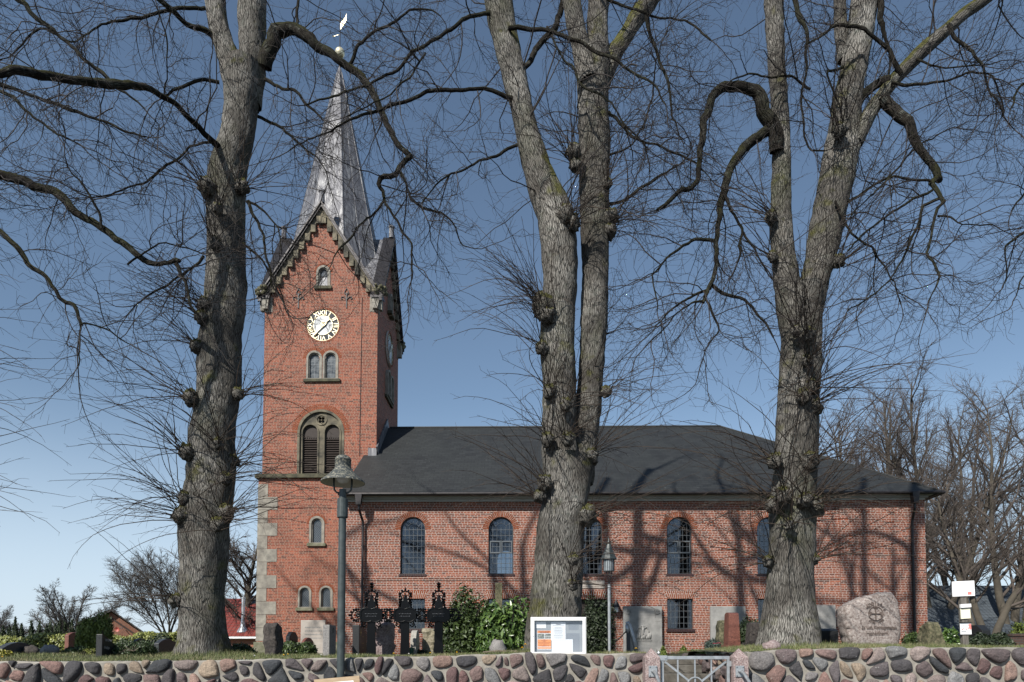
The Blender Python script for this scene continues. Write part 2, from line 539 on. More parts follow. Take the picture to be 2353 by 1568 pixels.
# window glass: lets one look through into the dark nave and mirrors the sky
def glass_mat(name, tint, fac, rough=0.03):
    m = bpy.data.materials.new(name); m.use_nodes = True
    n = m.node_tree.nodes; l = m.node_tree.links
    n.remove(n['Principled BSDF'])
    out = n['Material Output']
    tr = n.new('ShaderNodeBsdfTransparent'); tr.inputs[0].default_value = (*tint, 1)
    gl = n.new('ShaderNodeBsdfGlossy'); gl.inputs[0].default_value = (0.85, 0.9, 1.0, 1); gl.inputs[1].default_value = rough
    mx = n.new('ShaderNodeMixShader'); mx.inputs[0].default_value = fac
    l.new(tr.outputs[0], mx.inputs[1]); l.new(gl.outputs[0], mx.inputs[2]); l.new(mx.outputs[0], out.inputs[0])
    return m
M['glass'] = glass_mat('window_glass', (0.42, 0.47, 0.52), 0.09)
M['boardglass'] = glass_mat('case_glass', (0.95, 0.96, 0.97), 0.05)
M['darkglass'] = mat('dark_leaded_glass', (0.045, 0.052, 0.06), 0.08, 0.0, 0.9)
M['paleglass'] = noisy('mottled_leaded_glass', (0.05, 0.06, 0.07), (0.26, 0.28, 0.29), 3.2, 0.15, bump=0)

def slate_mat():
    m = mat('slate', (0.03, 0.032, 0.035), 0.6)
    t = NT(m)
    uv = t.coord('UV')
    br = t('ShaderNodeTexBrick', {'Vector': uv, 'Color1': (0, 0, 0, 1), 'Color2': (1, 1, 1, 1), 'Mortar': (0, 0, 0, 1), 'Scale': 1.0,
                                  'Mortar Size': 0.010, 'Mortar Smooth': 0.3, 'Brick Width': 0.36, 'Row Height': 0.16})
    n1 = t.noise(uv, 0.5, 5)
    c = t.ramp(br.outputs['Color'], [(0, (0.007, 0.008, 0.009)), (1, (0.018, 0.020, 0.021))])
    c = t.mix(t.ramp(n1, [(0.35, (0, 0, 0)), (0.7, (0.7, 0.7, 0.7))]), c, (0.020, 0.023, 0.022))
    sp = t.noise(uv, 9.0, 2)
    c = t.mix(t.ramp(sp, [(0.74, (0, 0, 0)), (0.77, (0.6, 0.6, 0.6))]), c, (0.35, 0.36, 0.33))
    t.base(t.mix(br.outputs['Fac'], c, (0.005, 0.005, 0.006)))
    inv = t('ShaderNodeMath', {0: 1.0, 1: br.outputs['Fac']}, operation='SUBTRACT')
    t.bump(inv.outputs[0], 0.4, 0.006)
    return m
M['slate'] = slate_mat()

def lead_mat():
    m = mat('weathered_lead', (0.2, 0.2, 0.2), 0.5, 0.25)
    t = NT(m)
    v_ = t.coord('Object', (5, 5, 0.35))
    f = t.noise(v_, 1.3, 4, 0.6)
    v2 = t.coord('Object', (1, 1, 1))
    g = t.noise(v2, 0.8, 4)
    c = t.ramp(f, [(0.36, (0.07, 0.07, 0.08)), (0.52, (0.13, 0.13, 0.14)), (0.68, (0.27, 0.27, 0.27))])
    t.base(t.mix(t.ramp(g, [(0.4, (0, 0, 0)), (0.7, (0.5, 0.5, 0.5))]), c, (0.09, 0.09, 0.105)))
    t.rough(t.ramp(f, [(0.3, (0.6, 0.6, 0.6)), (0.7, (0.48, 0.48, 0.48))]))
    t.bump(f, 0.12, 0.01)
    return m
M['lead'] = lead_mat()

def tile_mat(name, c0, c1, rows=0.34, cols=0.3, rough=0.7):
    c0, c1 = dk(c0, c1)
    m = mat(name, c0, rough)
    t = NT(m)
    uv = t.coord('UV')
    br = t('ShaderNodeTexBrick', {'Vector': uv, 'Color1': (0, 0, 0, 1), 'Color2': (1, 1, 1, 1), 'Mortar': (0, 0, 0, 1), 'Scale': 1.0,
                                  'Mortar Size': 0.03, 'Mortar Smooth': 0.8, 'Brick Width': cols, 'Row Height': rows})
    br.offset = 0.0
    c = t.ramp(br.outputs['Color'], [(0, c0), (1, c1)])
    n1 = t.noise(uv, 0.6, 5)
    c = t.mix(t.ramp(n1, [(0.4, (0, 0, 0)), (0.75, (0.6, 0.6, 0.6))]), c, tuple(x * 0.55 for x in c0))
    t.base(t.mix(br.outputs['Fac'], c, tuple(x * 0.35 for x in c0)))
    inv = t('ShaderNodeMath', {0: 1.0, 1: br.outputs['Fac']}, operation='SUBTRACT')
    t.bump(inv.outputs[0], 0.6, 0.03)
    return m
M['redtile'] = tile_mat('red_roof_tile', (0.26, 0.045, 0.035), (0.34, 0.08, 0.06), rough=0.5)
M['greytile'] = tile_mat('grey_roof_tile', (0.085, 0.105, 0.125), (0.10, 0.12, 0.14))
M['oldtile'] = tile_mat('old_dark_roof_tile', (0.07, 0.065, 0.06), (0.13, 0.12, 0.11))

def bark_mat(name, dark, mid, light, moss, sx=1.0):
    dark, mid, light, moss = dk(dark, mid, light, moss)
    m = mat(name, mid, 0.95, 0, 0.15)
    t = NT(m)
    uv = t.coord('UV', (1.0 * sx, 0.10, 1))
    wob = t.coord('UV', (1, 1, 1))
    n0 = t.noise(wob, 2.5, 3)
    ad = t('ShaderNodeVectorMath', {0: uv, 1: t('ShaderNodeVectorMath', {0: t('ShaderNodeCombineXYZ', {0: n0, 1: 0.0, 2: 0.0}).outputs[0], 1: (0.16, 0, 0)}, operation='MULTIPLY').outputs[0]}, operation='ADD')
    vo = t('ShaderNodeTexVoronoi', {'Vector': ad.outputs[0], 'Scale': 34.0, 'Randomness': 1.0}, feature='DISTANCE_TO_EDGE', voronoi_dimensions='2D')
    fis = t.ramp(vo.outputs['Distance'], [(0.0, (0.25, 0.25, 0.25)), (0.16, (1, 1, 1))])
    fn = t.noise(t.coord('UV', (1, 0.4, 1)), 38, 4, 0.7)
    hgt = t('ShaderNodeMath', {0: fis, 1: t('ShaderNodeMath', {0: fn, 1: 0.6}, operation='MULTIPLY').outputs[0]}, operation='ADD')
    big = t.noise(wob, 1.3, 5, 0.65)
    plate = t.mix(t.ramp(big, [(0.36, (0, 0, 0)), (0.62, (1, 1, 1))]), mid, light)
    lich = t.noise(wob, 6.0, 4)
    plate = t.mix(t.ramp(lich, [(0.54, (0, 0, 0)), (0.68, (0.7, 0.7, 0.7))]), plate, (0.16, 0.17, 0.148))
    plate = t.mix(t.ramp(fn, [(0.35, (0.55, 0.55, 0.55)), (0.6, (0, 0, 0))]), plate, dark)
    c = t.mix(fis, dark, plate)
    pat = t.noise(wob, 0.7, 6, 0.7)
    c = t.mix(t.ramp(pat, [(0.42, (0, 0, 0)), (0.60, (0.72, 0.72, 0.72))]), c, tuple(x * 0.42 for x in mid))
    alg = t.noise(t.coord('UV', (1, 0.5, 1)), 1.1, 5)
    c = t.mix(t.ramp(alg, [(0.52, (0, 0, 0)), (0.72, (0.45, 0.45, 0.45))]), c, (0.075, 0.085, 0.045))
    # moss settles on the upper sides and in forks
    g = t('ShaderNodeNewGeometry')
    nz = t('ShaderNodeSeparateXYZ', {0: g.outputs['Normal']}).outputs[2]
    mn = t.noise(wob, 1.7, 5)
    mz = t('ShaderNodeMath', {0: nz, 1: 0.45}, operation='MULTIPLY')
    ms = t('ShaderNodeMath', {0: mn, 1: mz.outputs[0]}, operation='ADD')
    c = t.mix(t.ramp(ms.outputs[0], [(0.59, (0, 0, 0)), (0.73, (0.85, 0.85, 0.85))]), c, moss)
    t.base(c)
    t.bump(hgt.outputs[0], 0.95, 0.03)
    return m
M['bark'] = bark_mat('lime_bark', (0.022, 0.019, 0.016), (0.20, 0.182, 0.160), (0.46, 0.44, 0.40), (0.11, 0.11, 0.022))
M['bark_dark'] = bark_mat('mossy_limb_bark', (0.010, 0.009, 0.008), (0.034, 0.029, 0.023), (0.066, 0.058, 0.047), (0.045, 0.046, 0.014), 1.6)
M['twig'] = noisy('lime_twig', (0.018, 0.014, 0.013), (0.046, 0.036, 0.032), 2.0, 0.75, bump=0)
M['shoot'] = noisy('lime_shoot', (0.024, 0.017, 0.014), (0.085, 0.06, 0.042), 2.0, 0.7, bump=0)
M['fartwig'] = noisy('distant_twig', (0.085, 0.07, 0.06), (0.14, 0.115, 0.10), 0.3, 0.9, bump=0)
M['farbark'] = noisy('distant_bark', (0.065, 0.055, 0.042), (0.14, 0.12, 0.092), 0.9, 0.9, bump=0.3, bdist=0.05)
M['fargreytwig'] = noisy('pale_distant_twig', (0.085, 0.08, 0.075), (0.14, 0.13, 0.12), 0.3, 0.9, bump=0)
M['rhodo'] = leafmat('rhododendron_leaf', (0.0204, 0.051, 0.017), (0.1105, 0.1785, 0.0425), 4, 0.32)
M['shrub'] = leafmat('box_leaf', (0.012, 0.026, 0.007), (0.065, 0.10, 0.026), 5, 0.5)
M['darkshrub'] = leafmat('dark_box_leaf', (0.010, 0.022, 0.007), (0.045, 0.075, 0.022), 5, 0.5)
M['ivyhedge'] = leafmat('hedge_leaf', (0.0517, 0.069, 0.0138), (0.276, 0.299, 0.069), 3, 0.5)
M['thuja'] = leafmat('thuja_spray', (0.04, 0.07, 0.012), (0.20, 0.25, 0.05), 3, 0.6)
M['darkthuja'] = leafmat('dark_thuja_spray', (0.0104, 0.0208, 0.0091), (0.0364, 0.0585, 0.0182), 3, 0.6)
M['yew'] = leafmat('yew_spray', (0.0072, 0.0144, 0.0072), (0.0264, 0.0432, 0.0144), 3, 0.6)
M['goldleaf'] = leafmat('golden_leaf', (0.10, 0.10, 0.012), (0.30, 0.28, 0.04), 4, 0.5)
M['spruce'] = leafmat('blue_spruce_spray', (0.039, 0.065, 0.0546), (0.1105, 0.156, 0.13), 4, 0.6)
M['ground'] = noisy('churchyard_soil', (0.040, 0.052, 0.018), (0.085, 0.085, 0.035), 2.5, 0.95, bump=0.4, bdist=0.02)
M['grass'] = leafmat('grass_blades', (0.045, 0.075, 0.02), (0.17, 0.19, 0.065), 1.6, 0.6)
M['drygrass'] = leafmat('dry_grass_blades', (0.16, 0.14, 0.07), (0.32, 0.28, 0.16), 1.6, 0.7)
M['mortar'] = noisy('wall_mortar', (0.26, 0.24, 0.205), (0.44, 0.41, 0.36), 5, 0.95, bump=0.6, bdist=0.02)

def fieldstone_mat():
    m = mat('field_stone', (0.3, 0.3, 0.3), 0.85)
    t = NT(m)
    a = t('ShaderNodeVertexColor'); a.layer_name = 'Col'
    v_ = t.coord('Object')
    n1 = t.noise(v_, 45, 3, 0.7)
    n2 = t.noise(v_, 7, 4)
    c = t.mix(0.55, a.outputs[0], t.ramp(n1, [(0.3, (0.12, 0.12, 0.12)), (0.7, (0.88, 0.88, 0.88))]), 'OVERLAY')
    c = t.mix(t.ramp(n2, [(0.45, (0, 0, 0)), (0.8, (0.45, 0.45, 0.45))]), c, (0.05, 0.045, 0.045))
    sp = t.noise(v_, 16, 3)
    c = t.mix(t.ramp(sp, [(0.70, (0, 0, 0)), (0.74, (0.75, 0.75, 0.75))]), c, (0.5, 0.5, 0.47))
    t.base(t.mix(1.0, c, (ALB, ALB, ALB), 'MULTIPLY'))
    t.bump(t.noise(v_, 22, 5, 0.65), 0.8, 0.03)
    return m
M['fieldstone'] = fieldstone_mat()

# ------------------------------------------------------------------ the lie of the land
_XS = np.array([-30, -9, -5.8, -1.3, 0.2, 2.3, 4.1, 5.4, 7.5, 9, 30.0])
_Z0 = np.array([-.16, -.155, -.145, -.06, -.01, -.02, .02, .07, .085, .085, .09])     # at the wall
_Z1 = np.array([-.05, -.05, -.05, -.09, -.03, -.06, .05, .16, .12, .09, .09])        # two or three metres in
_Z2 = np.array([-.08, -.08, -.08, -.09, -.09, -.09, -.07, -.05, -.05, -.06, -.08])   # in the middle


def gz(x, y):
    x = np.asarray(x, float); y = np.asarray(y, float)
    a, b, c = (np.interp(x, _XS, q) for q in (_Z0, _Z1, _Z2))
    k1 = np.clip((y - 11.7) / 2.0, 0, 1); k1 = k1 * k1 * (3 - 2 * k1)
    k2 = np.clip((y - 14.2) / 5.0, 0, 1); k2 = k2 * k2 * (3 - 2 * k2)
    z = a + (b - a) * k1
    z = z + (c - z) * k2
    z = z - 0.04 * np.clip((y - 22) / 10, 0, 1)
    return np.where((x > 2.3) & (x < 3.8) & (y > 14.3) & (y < 32.7), np.minimum(z, -0.10), z)


def gpt(px, d, dz=0.0):
    """a place on the ground below picture column px, d metres in front"""
    x = (px - 1176.5) / FPX * d / (CP + 0.0)
    return Vector((x, d, float(gz(x, d)) + dz))


GATE_X0, GATE_X1 = 2.42, 3.68       # the path through the wall


def sheet(name, xs, ys, zf, m):
    X, Y = np.meshgrid(xs, ys)
    V = np.c_[X.ravel(), Y.ravel(), zf(X, Y).ravel()]
    nx, ny = len(xs), len(ys)
    i, j = np.meshgrid(np.arange(nx - 1), np.arange(ny - 1))
    a = (j * nx + i).ravel()
    return V, np.c_[a, a + 1, a + nx + 1, a + nx]


def ground():
    Vs, Fs, b = [], [], 0
    rough = lambda X, Y: gz(X, Y) + 0.012 * np.sin(X * 5.1 + Y * 3) * np.sin(Y * 4.3 - X)
    xs = [-400, -150, -70, -40] + list(np.linspace(-26, GATE_X0, 90))
    xr = list(np.linspace(GATE_X1, 26, 70)) + [40, 70, 150, 400]
    near = np.linspace(11.9, 14.4, 16)
    far = list(np.linspace(14.4, 36, 50)) + [45, 60, 90, 150, 300, 900]
    for X, Y in ((xs, near), (xr, near), (xs + xr[1:] if False else xs + xr, far)):
        V, F = sheet('g', np.array(X), np.array(Y), rough, None)
        Vs.append(V); Fs.append(F + b); b += len(V)
    o = mesh_np('churchyard_ground', np.vstack(Vs), np.vstack(Fs), M['ground'], smooth=True)
    tag(o, 'grassy churchyard ground behind the field stone wall', kind='structure')
    mb = MB().box(-60, 60, -30, 8.2, -1.8, -1.6)
    tag(mb.build('street', M['asphalt']), 'asphalt street in front of the churchyard wall', kind='structure')
    mb = MB().box(-60, 60, 8.2, 11.45, -1.8, -1.48)
    tag(mb.build('pavement', M['pavers']), 'grey paved footway below the wall', kind='structure')
    mb = MB()
    z = -1.48
    y = 10.0
    n = 9
    dz = (1.48 - 0.085) / n
    for k in range(n):
        z += dz
        mb.box(GATE_X0 + 0.01, GATE_X1 - 0.01, y + 0.46 * k, 14.39, z - dz, z)
    o = mb.build('path_steps', M['stepstone'], bevel=0.012)
    tag(o, 'worn stone steps rising behind the gate', kind='structure')
    mb = MB().box(GATE_X0 - 0.2, GATE_X1 + 0.1, 14.391, 32.6, -0.4, -0.08)
    tag(mb.build('path', M['pavers']), 'narrow paved path to the church door', kind='structure')
ground()

# ------------------------------------------------------------------ church
CA = 0.014
CO = Vector((0, 33.3, 0))
UH = Vector((math.cos(CA), -math.sin(CA), 0))
VH = Vector((math.sin(CA), math.cos(CA), 0))


def cat(px, py, v):
    r = ray(px, py)
    t = (v + CO.dot(VH)) / r.dot(VH)
    p = r * t - CO
    return p.dot(UH), p.z


ZB = -0.14
church = thing('church', 'red brick church with a slate roofed nave and a tall spired clock tower', 'church', (CO.x, CO.y, ZB), -CA)
SH = -ZB
VT = 2.7                                   # depth of the tower front behind the nave front
TL = cat(605.5, 900, VT)[0]
TR = cat(866, 900, VT)[0]
TC = (TL + TR) / 2
TW = TR - TL
TB = VT + TW                               # back face
TCV = VT + TW / 2
NL = cat(791, 1300, 0)[0]
NR = cat(2121, 1300, 0)[0]
ND = 11.0                                  # depth of the nave
WT = cat(1400, 1152, 0)[1]                 # top of nave wall
EAV = cat(1400, 1134, -0.55)[1]


def part(mb, name, mats, parent=church, **k):
    o = mb.build(name, mats, parent, **k)
    if parent is church:
        o.location.z += SH
    return o


def arch(cx, w_, z0, z1, n=14):
    """outline of a round-headed opening"""
    r = w_ / 2
    p = [(cx - r, z0), (cx + r, z0)]
    for k in range(n + 1):
        a = PI * k / n
        p.append((cx + r * math.cos(a), z1 - r + r * math.sin(a)))
    return p


def voussoirs(mb, cx, cz, r0, r1, a0, a1, n, y0, y1, mm=0, mb_=1):
    """ring of radial bricks over a bed of mortar"""
    k = 40
    out = [(cx + r1 * math.cos(a0 + (a1 - a0) * i / k), cz + r1 * math.sin(a0 + (a1 - a0) * i / k)) for i in range(k + 1)]
    inn = [(cx + r0 * math.cos(a0 + (a1 - a0) * i / k), cz + r0 * math.sin(a0 + (a1 - a0) * i / k)) for i in range(k, -1, -1)]
    if abs(a1 - a0) > 6.2:
        mb.plate(out[:-1], [inn[:-1]], y0 + 0.006, y1, mm)
    else:
        mb.plate(out + inn, (), y0 + 0.006, y1, mm)
    for i in range(n):
        b0 = a0 + (a1 - a0) * (i + 0.14) / n
        b1 = a0 + (a1 - a0) * (i + 0.86) / n
        ra, rb = r0 - 0.004, r1 - 0.01
        p = [(cx + ra * math.cos(b0), cz + ra * math.sin(b0)), (cx + rb * math.cos(b0), cz + rb * math.sin(b0)),
             (cx + rb * math.cos(b1), cz + rb * math.sin(b1)), (cx + ra * math.cos(b1), cz + ra * math.sin(b1))]
        mb.plate(p, (), y0, y1 - 0.01, mb_)
    return mb


# --- nave walls
W_ARCH = [948, 1151, 1356, 1562, 1770]
NW = []
for px in W_ARCH:
    u, z0 = cat(px, 1320, 0)
    z1 = cat(px, 1188, 0)[1]
    NW.append((u, z0, z1))
AW = cat(976.5, 1250, 0)[0] - cat(919.5, 1250, 0)[0]
LOWPX = [947, 1151, 1563, 1772]
LW = [(cat(px, 1400, 0)[0], cat(px, 1446, 0)[1], cat(px, 1376, 0)[1]) for px in LOWPX]
LWW = AW * 1.03
DOOR = (cat(1362, 1400, 0)[0], ZB - 0.1, cat(1362, 1377, 0)[1])
DW = 1.45

mb = MB()
holes = [arch(u, AW, z0, z1) for u, z0, z1 in NW]
holes += [[(u - LWW / 2, a), (u + LWW / 2, a), (u + LWW / 2, b), (u - LWW / 2, b)] for u, a, b in LW]
holes.append([(DOOR[0] - DW / 2, DOOR[1]), (DOOR[0] + DW / 2, DOOR[1]), (DOOR[0] + DW / 2, DOOR[2]), (DOOR[0] - DW / 2, DOOR[2])])
mb.plate([(NL, ZB - 0.4), (NR, ZB - 0.4), (NR, WT), (NL, WT)], holes, 0, 0.42)
mb.plate([(NL, ZB - 0.4), (NR, ZB - 0.4), (NR, WT), (NL, WT)], [arch(u, AW, z0, z1) for u, z0, z1 in NW], ND - 0.42, ND)
mb.box(NL, NL + 0.4, 0.42, ND - 0.42, ZB - 0.4, WT)
mb.box(NR - 0.4, NR, 0.42, ND - 0.42, ZB - 0.4, WT)
pu = cat(1932, 1300, -0.1)[0]
mb.box(pu, NR + 0.09, -0.10, -0.003, ZB - 0.4, WT - 0.003)            # projecting bay at the east end
part(mb, 'nave_wall', M['brick_nave'])
mb = MB()
mb.box(NL + 0.41, NR - 0.41, 0.43, ND - 0.43, ZB - 0.2, 0.0)
mb.box(NL + 0.41, NR - 0.41, 0.43, ND - 0.43, WT - 0.1, WT)
part(mb, 'nave_interior', M['interior'])
# string course of brick under the windows, broken at the projecting bay
zs = cat(1400, 1332, 0)[1]
mb = MB()
mb.box(NL, pu - 0.003, -0.05, -0.001, zs + 0.055, zs + 0.135)
mb.box(NL, pu - 0.003, -0.03, -0.001, zs - 0.03, zs + 0.054)
part(mb, 'string_course', M['brick_nave'])

# --- white moulded cornice, gutter, roof
mb = MB()
for (y, za, zb_) in ((-0.10, WT - 0.02, WT + 0.10), (-0.2, WT + 0.101, WT + 0.22), (-0.36, WT + 0.221, EAV - 0.05)):
    mb.box(NL - 0.02 + y * 0.5, NR + 0.03 - y, y, 0.3, za, zb_)
    mb.box(NR + 0.03 + 0.001, NR + 0.03 - y, 0.301, ND - y, za, zb_)
part(mb, 'cornice', M['white'])
uA = cat(780, 1136, -0.62)[0]
uB = cat(836, 1045, VT)[0]
RV = ND / 2
RZ = cat(1400, 983, RV)[1]
uRr = cat(1655, 981, RV)[0]
uE = cat(2163, 1127, -0.6)[0]
slope = (RZ - EAV) / (RV + 0.55)
uTop = uA + (uB - uA) * (RV + 0.6) / (VT + 0.6)
mb = MB()
e0, e1 = -0.6, ND + 0.6
zE = EAV - 0.0
P = [(uA, e0, zE), (uE, e0, zE), (uRr, RV, RZ), (uTop, RV, RZ), (uA, e1, zE), (uE, e1, zE)]
top = [(x, y, z + 0.04) for x, y, z in P]
mb.add([(x, y, z - 0.09) for x, y, z in P] + top,
       [(6, 7, 8, 9), (11, 10, 9, 8), (7, 11, 8), (10, 6, 9), (0, 3, 2, 1), (5, 2, 3, 4), (1, 2, 5), (4, 3, 0),
        (0, 1, 7, 6), (1, 5, 11, 7), (5, 4, 10, 11), (4, 0, 6, 10)])
roof = part(mb, 'nave_roof', M['slate'])
mb = MB()
mb.tube([(uTop + 0.5, RV, RZ + 0.05), (uRr, RV, RZ + 0.05)], 0.07, 8)
mb.tube([(uRr, RV, RZ + 0.05), (uE, e0, zE + 0.05)], 0.05, 8)
mb.build('ridge_capping', M['slate'], roof)
mb = MB()
mb.tube([(uA - 0.05, e0 - 0.07, EAV - 0.02), (uE + 0.1, e0 - 0.07, EAV - 0.02)], 0.075, 10)
mb.tube([(uE + 0.1, e0 - 0.07, EAV - 0.02), (uE + 0.1, e1, EAV - 0.02)], 0.075, 10)
mb.build('gutter', M['gutter'], roof)
mb = MB()
uv_, zv = cat(1971, 1090, 1.6)
zr = EAV + slope * (1.6 + 0.55)
mb.lathe([(0.11, -0.3), (0.11, 0.25), (0.07, 0.3), (0.07, 0.75), (0.10, 0.78), (0.10, 0.95), (0.0, 0.97)], 12, (cat(1970, 1080, 1.0)[0], 1.0, EAV + slope * 1.55))
mb.build('vent_pipe', M['gutter'], roof)
# lead flashing against the tower
mb = MB()
fu = cat(846, 1040, VT)[0]
fz = EAV + slope * (VT + 0.55)
mb.box(fu, TR + 0.02, VT - 0.06, VT - 0.004, fz - 0.3, fz + 0.42)
mb.beam((TR + 0.05, VT, fz + 0.25), (TR + 0.05, RV, RZ + 0.3), 0.08, 0.55)
part(mb, 'roof_flashing', M['lead'])

# --- downpipes
for i, (px, pyt, pyb) in enumerate(((828, 1140, 1452), (2094, 1128, 1500))):
    u0 = cat(px, 1300, -0.2)[0]
    mb = MB()
    mb.plate([(u0 - 0.17, EAV - 0.02), (u0 - 0.11, EAV - 0.55), (u0 + 0.11, EAV - 0.55), (u0 + 0.17, EAV - 0.02)], (), -0.78, -0.5)
    mb.tube([(u0, -0.62, EAV - 0.5), (u0, -0.62, EAV - 0.75), (u0 + 0.1, -0.22, EAV - 1.25), (u0 + 0.1, -0.18, EAV - 1.5), (u0 + 0.1, -0.18, ZB)], 0.062, 10)
    for z in (1.2, 3.2, 5.2):
        mb.tube([(u0 + 0.1, -0.18, z), (u0 + 0.1, -0.18, z + 0.06)], 0.08, 10)
        mb.box(u0 + 0.08, u0 + 0.12, -0.15, -0.004, z + 0.01, z + 0.05)
    part(mb, 'downpipe', M['gutter'])

# --- arched nave windows
def nave_window(u, z0, z1, casement):
    H = z1 - z0
    mb = MB()
    hw = AW / 2
    mb.plate(arch(0, AW - 0.01, 0.01, H - 0.005), [arch(0, AW - 0.11, 0.06, H - 0.055)], 0.16, 0.24)
    o = mb.build('arched_window', M['darkbar'], church, loc=(u, 0, z0 + SH))
    mb = MB()
    n = 6
    for k in range(1, n):
        x = -hw + AW * k / n
        top = H - hw + math.sqrt(max(0, hw * hw - x * x)) - 0.03
        if abs(x) < hw * 0.5: top = H - hw + 0.12
        mb.box(x - 0.007, x + 0.007, 0.17, 0.19, 0.05, top)
    rows = 8
    for k in range(1, rows + 1):
        z = (H - hw) * k / rows
        mb.box(-hw + 0.05, hw - 0.05, 0.166, 0.186, z - 0.009, z + 0.009)
    pr = [(0.30 * math.cos(a), 0.178, H - hw + 0.02 + 0.30 * math.sin(a)) for a in [PI * i / 12 for i in range(13)]]
    mb.tube(pr, 0.009, 4)
    for a in (0.2, 0.35, 0.5, 0.65, 0.8):
        a *= PI
        mb.beam((0.30 * math.cos(a), 0.178, H - hw + 0.02 + 0.30 * math.sin(a)), ((hw - 0.05) * math.cos(a), 0.178, H - hw + (hw - 0.05) * math.sin(a)), 0.012, 0.012)
    mb.build('lead_bars', M['leadbar'], o)
    mb = MB().plate(arch(0, AW - 0.1, 0.05, H - 0.05), (), 0.195, 0.203)
    mb.build('glass', M['glass'], o)
    if casement:
        mb = MB()
        za, zb_ = H * 0.37, H * 0.585
        for s in (-1, 1):
            x0, x1 = (-hw + 0.06, -0.02) if s < 0 else (0.02, hw - 0.06)
            mb.plate([(x0, za), (x1, za), (x1, zb_), (x0, zb_)], [[(x0 + 0.05, za + 0.05), (x1 - 0.05, za + 0.05), (x1 - 0.05, zb_ - 0.05), (x0 + 0.05, zb_ - 0.05)]], 0.11, 0.15)
        mb.build('casement', M['leadbar'], o)
    mb = MB()
    for k in range(12):
        x = -hw - 0.06 + (AW + 0.12) * k / 12
        mb.box(x + 0.004, x + (AW + 0.12) / 12 - 0.004, -0.06, 0.16, -0.115, 0.012)
    mb.build('sill', M['sill_brick'], o, bevel=0.01)
    mb = MB()
    voussoirs(mb, 0, H - hw, hw + 0.004, hw + 0.29, -0.02, PI + 0.02, 27, -0.006, 0.15)
    mb.build('brick_arch', [M['mortar_white'], M['brick_arch']], o)
    return o


for i, (u, z0, z1) in enumerate(NW):
    nave_window(u, z0, z1, i in (1, 3))
    # the matching window of the far side
    H = z1 - z0
    mb = MB().plate(arch(0, AW - 0.01, 0.01, H - 0.005), [arch(0, AW - 0.11, 0.06, H - 0.055)], ND - 0.24, ND - 0.16)
    for k in range(1, 4): mb.box(-AW / 2 + AW * k / 4 - 0.012, -AW / 2 + AW * k / 4 + 0.012, ND - 0.22, ND - 0.2, 0, H - 0.2)
    for k in range(1, 5): mb.box(-AW / 2, AW / 2, ND - 0.225, ND - 0.205, (H - 0.6) * k / 4 - 0.012, (H - 0.6) * k / 4 + 0.012)
    mb.build('north_window', M['darkbar'], church, loc=(u, 0, z0 + SH))

# --- square lower windows with splayed brick lintels
def lintel(mb, w_, z, y0=-0.006):
    h, s = 0.37, 0.16
    a, b = -w_ / 2, w_ / 2
    mb.plate([(a, z), (b, z), (b + s, z + h), (a - s, z + h)], (), y0 + 0.004, 0.12, 0)
    n = 15
    for k in range(n):
        t0, t1 = (k + 0.1) / n, (k + 0.9) / n
        A, B = a + (b - a) * t0, a + (b - a) * t1
        C, D = a - s + (b - a + 2 * s) * t1, a - s + (b - a + 2 * s) * t0
        if k % 2:
            mb.plate([(A, z), (B, z), (C, z + h), (D, z + h)], (), y0, 0.1, 1)
        else:
            f = 0.6
            mb.plate([(A, z), (B, z), (B + (C - B) * f, z + h * f), (A + (D - A) * f, z + h * f)], (), y0, 0.1, 1)
            f = 0.66
            mb.plate([(A + (D - A) * f, z + h * f), (B + (C - B) * f, z + h * f), (C, z + h), (D, z + h)], (), y0, 0.1, 1)


for u, a, b in LW:
    H = b - a
    hw = LWW / 2
    mb = MB().plate([(-hw, 0), (hw, 0), (hw, H), (-hw, H)], [[(-hw + 0.05, 0.06), (hw - 0.05, 0.06), (hw - 0.05, H - 0.05), (-hw + 0.05, H - 0.05)]], 0.17, 0.24)
    o = mb.build('square_window', M['darkbar'], church, loc=(u, 0, a + SH))
    mb = MB()
    for k in range(1, 6): mb.box(-hw + LWW * k / 6 - 0.009, -hw + LWW * k / 6 + 0.009, 0.178, 0.198, 0.05, H - 0.04)
    for k in range(1, 5): mb.box(-hw + 0.04, hw - 0.04, 0.174, 0.19, H * k / 5 - 0.009, H * k / 5 + 0.009)
    mb.build('lead_bars', M['leadbar'], o)
    MB().box(-hw + 0.04, hw - 0.04, 0.2, 0.208, 0.04, H - 0.04).build('glass', M['glass'], o)
    mb = MB()
    for k in range(12):
        x = -hw - 0.06 + (LWW + 0.12) * k / 12
        mb.box(x + 0.004, x + (LWW + 0.12) / 12 - 0.004, -0.07, 0.165, -0.14, -0.003)
    mb.build('sill', M['sill_brick'], o, bevel=0.01)
    mb = MB(); lintel(mb, LWW, H + 0.002)
    mb.build('brick_lintel', [M['mortar_white'], M['brick_arch']], o)

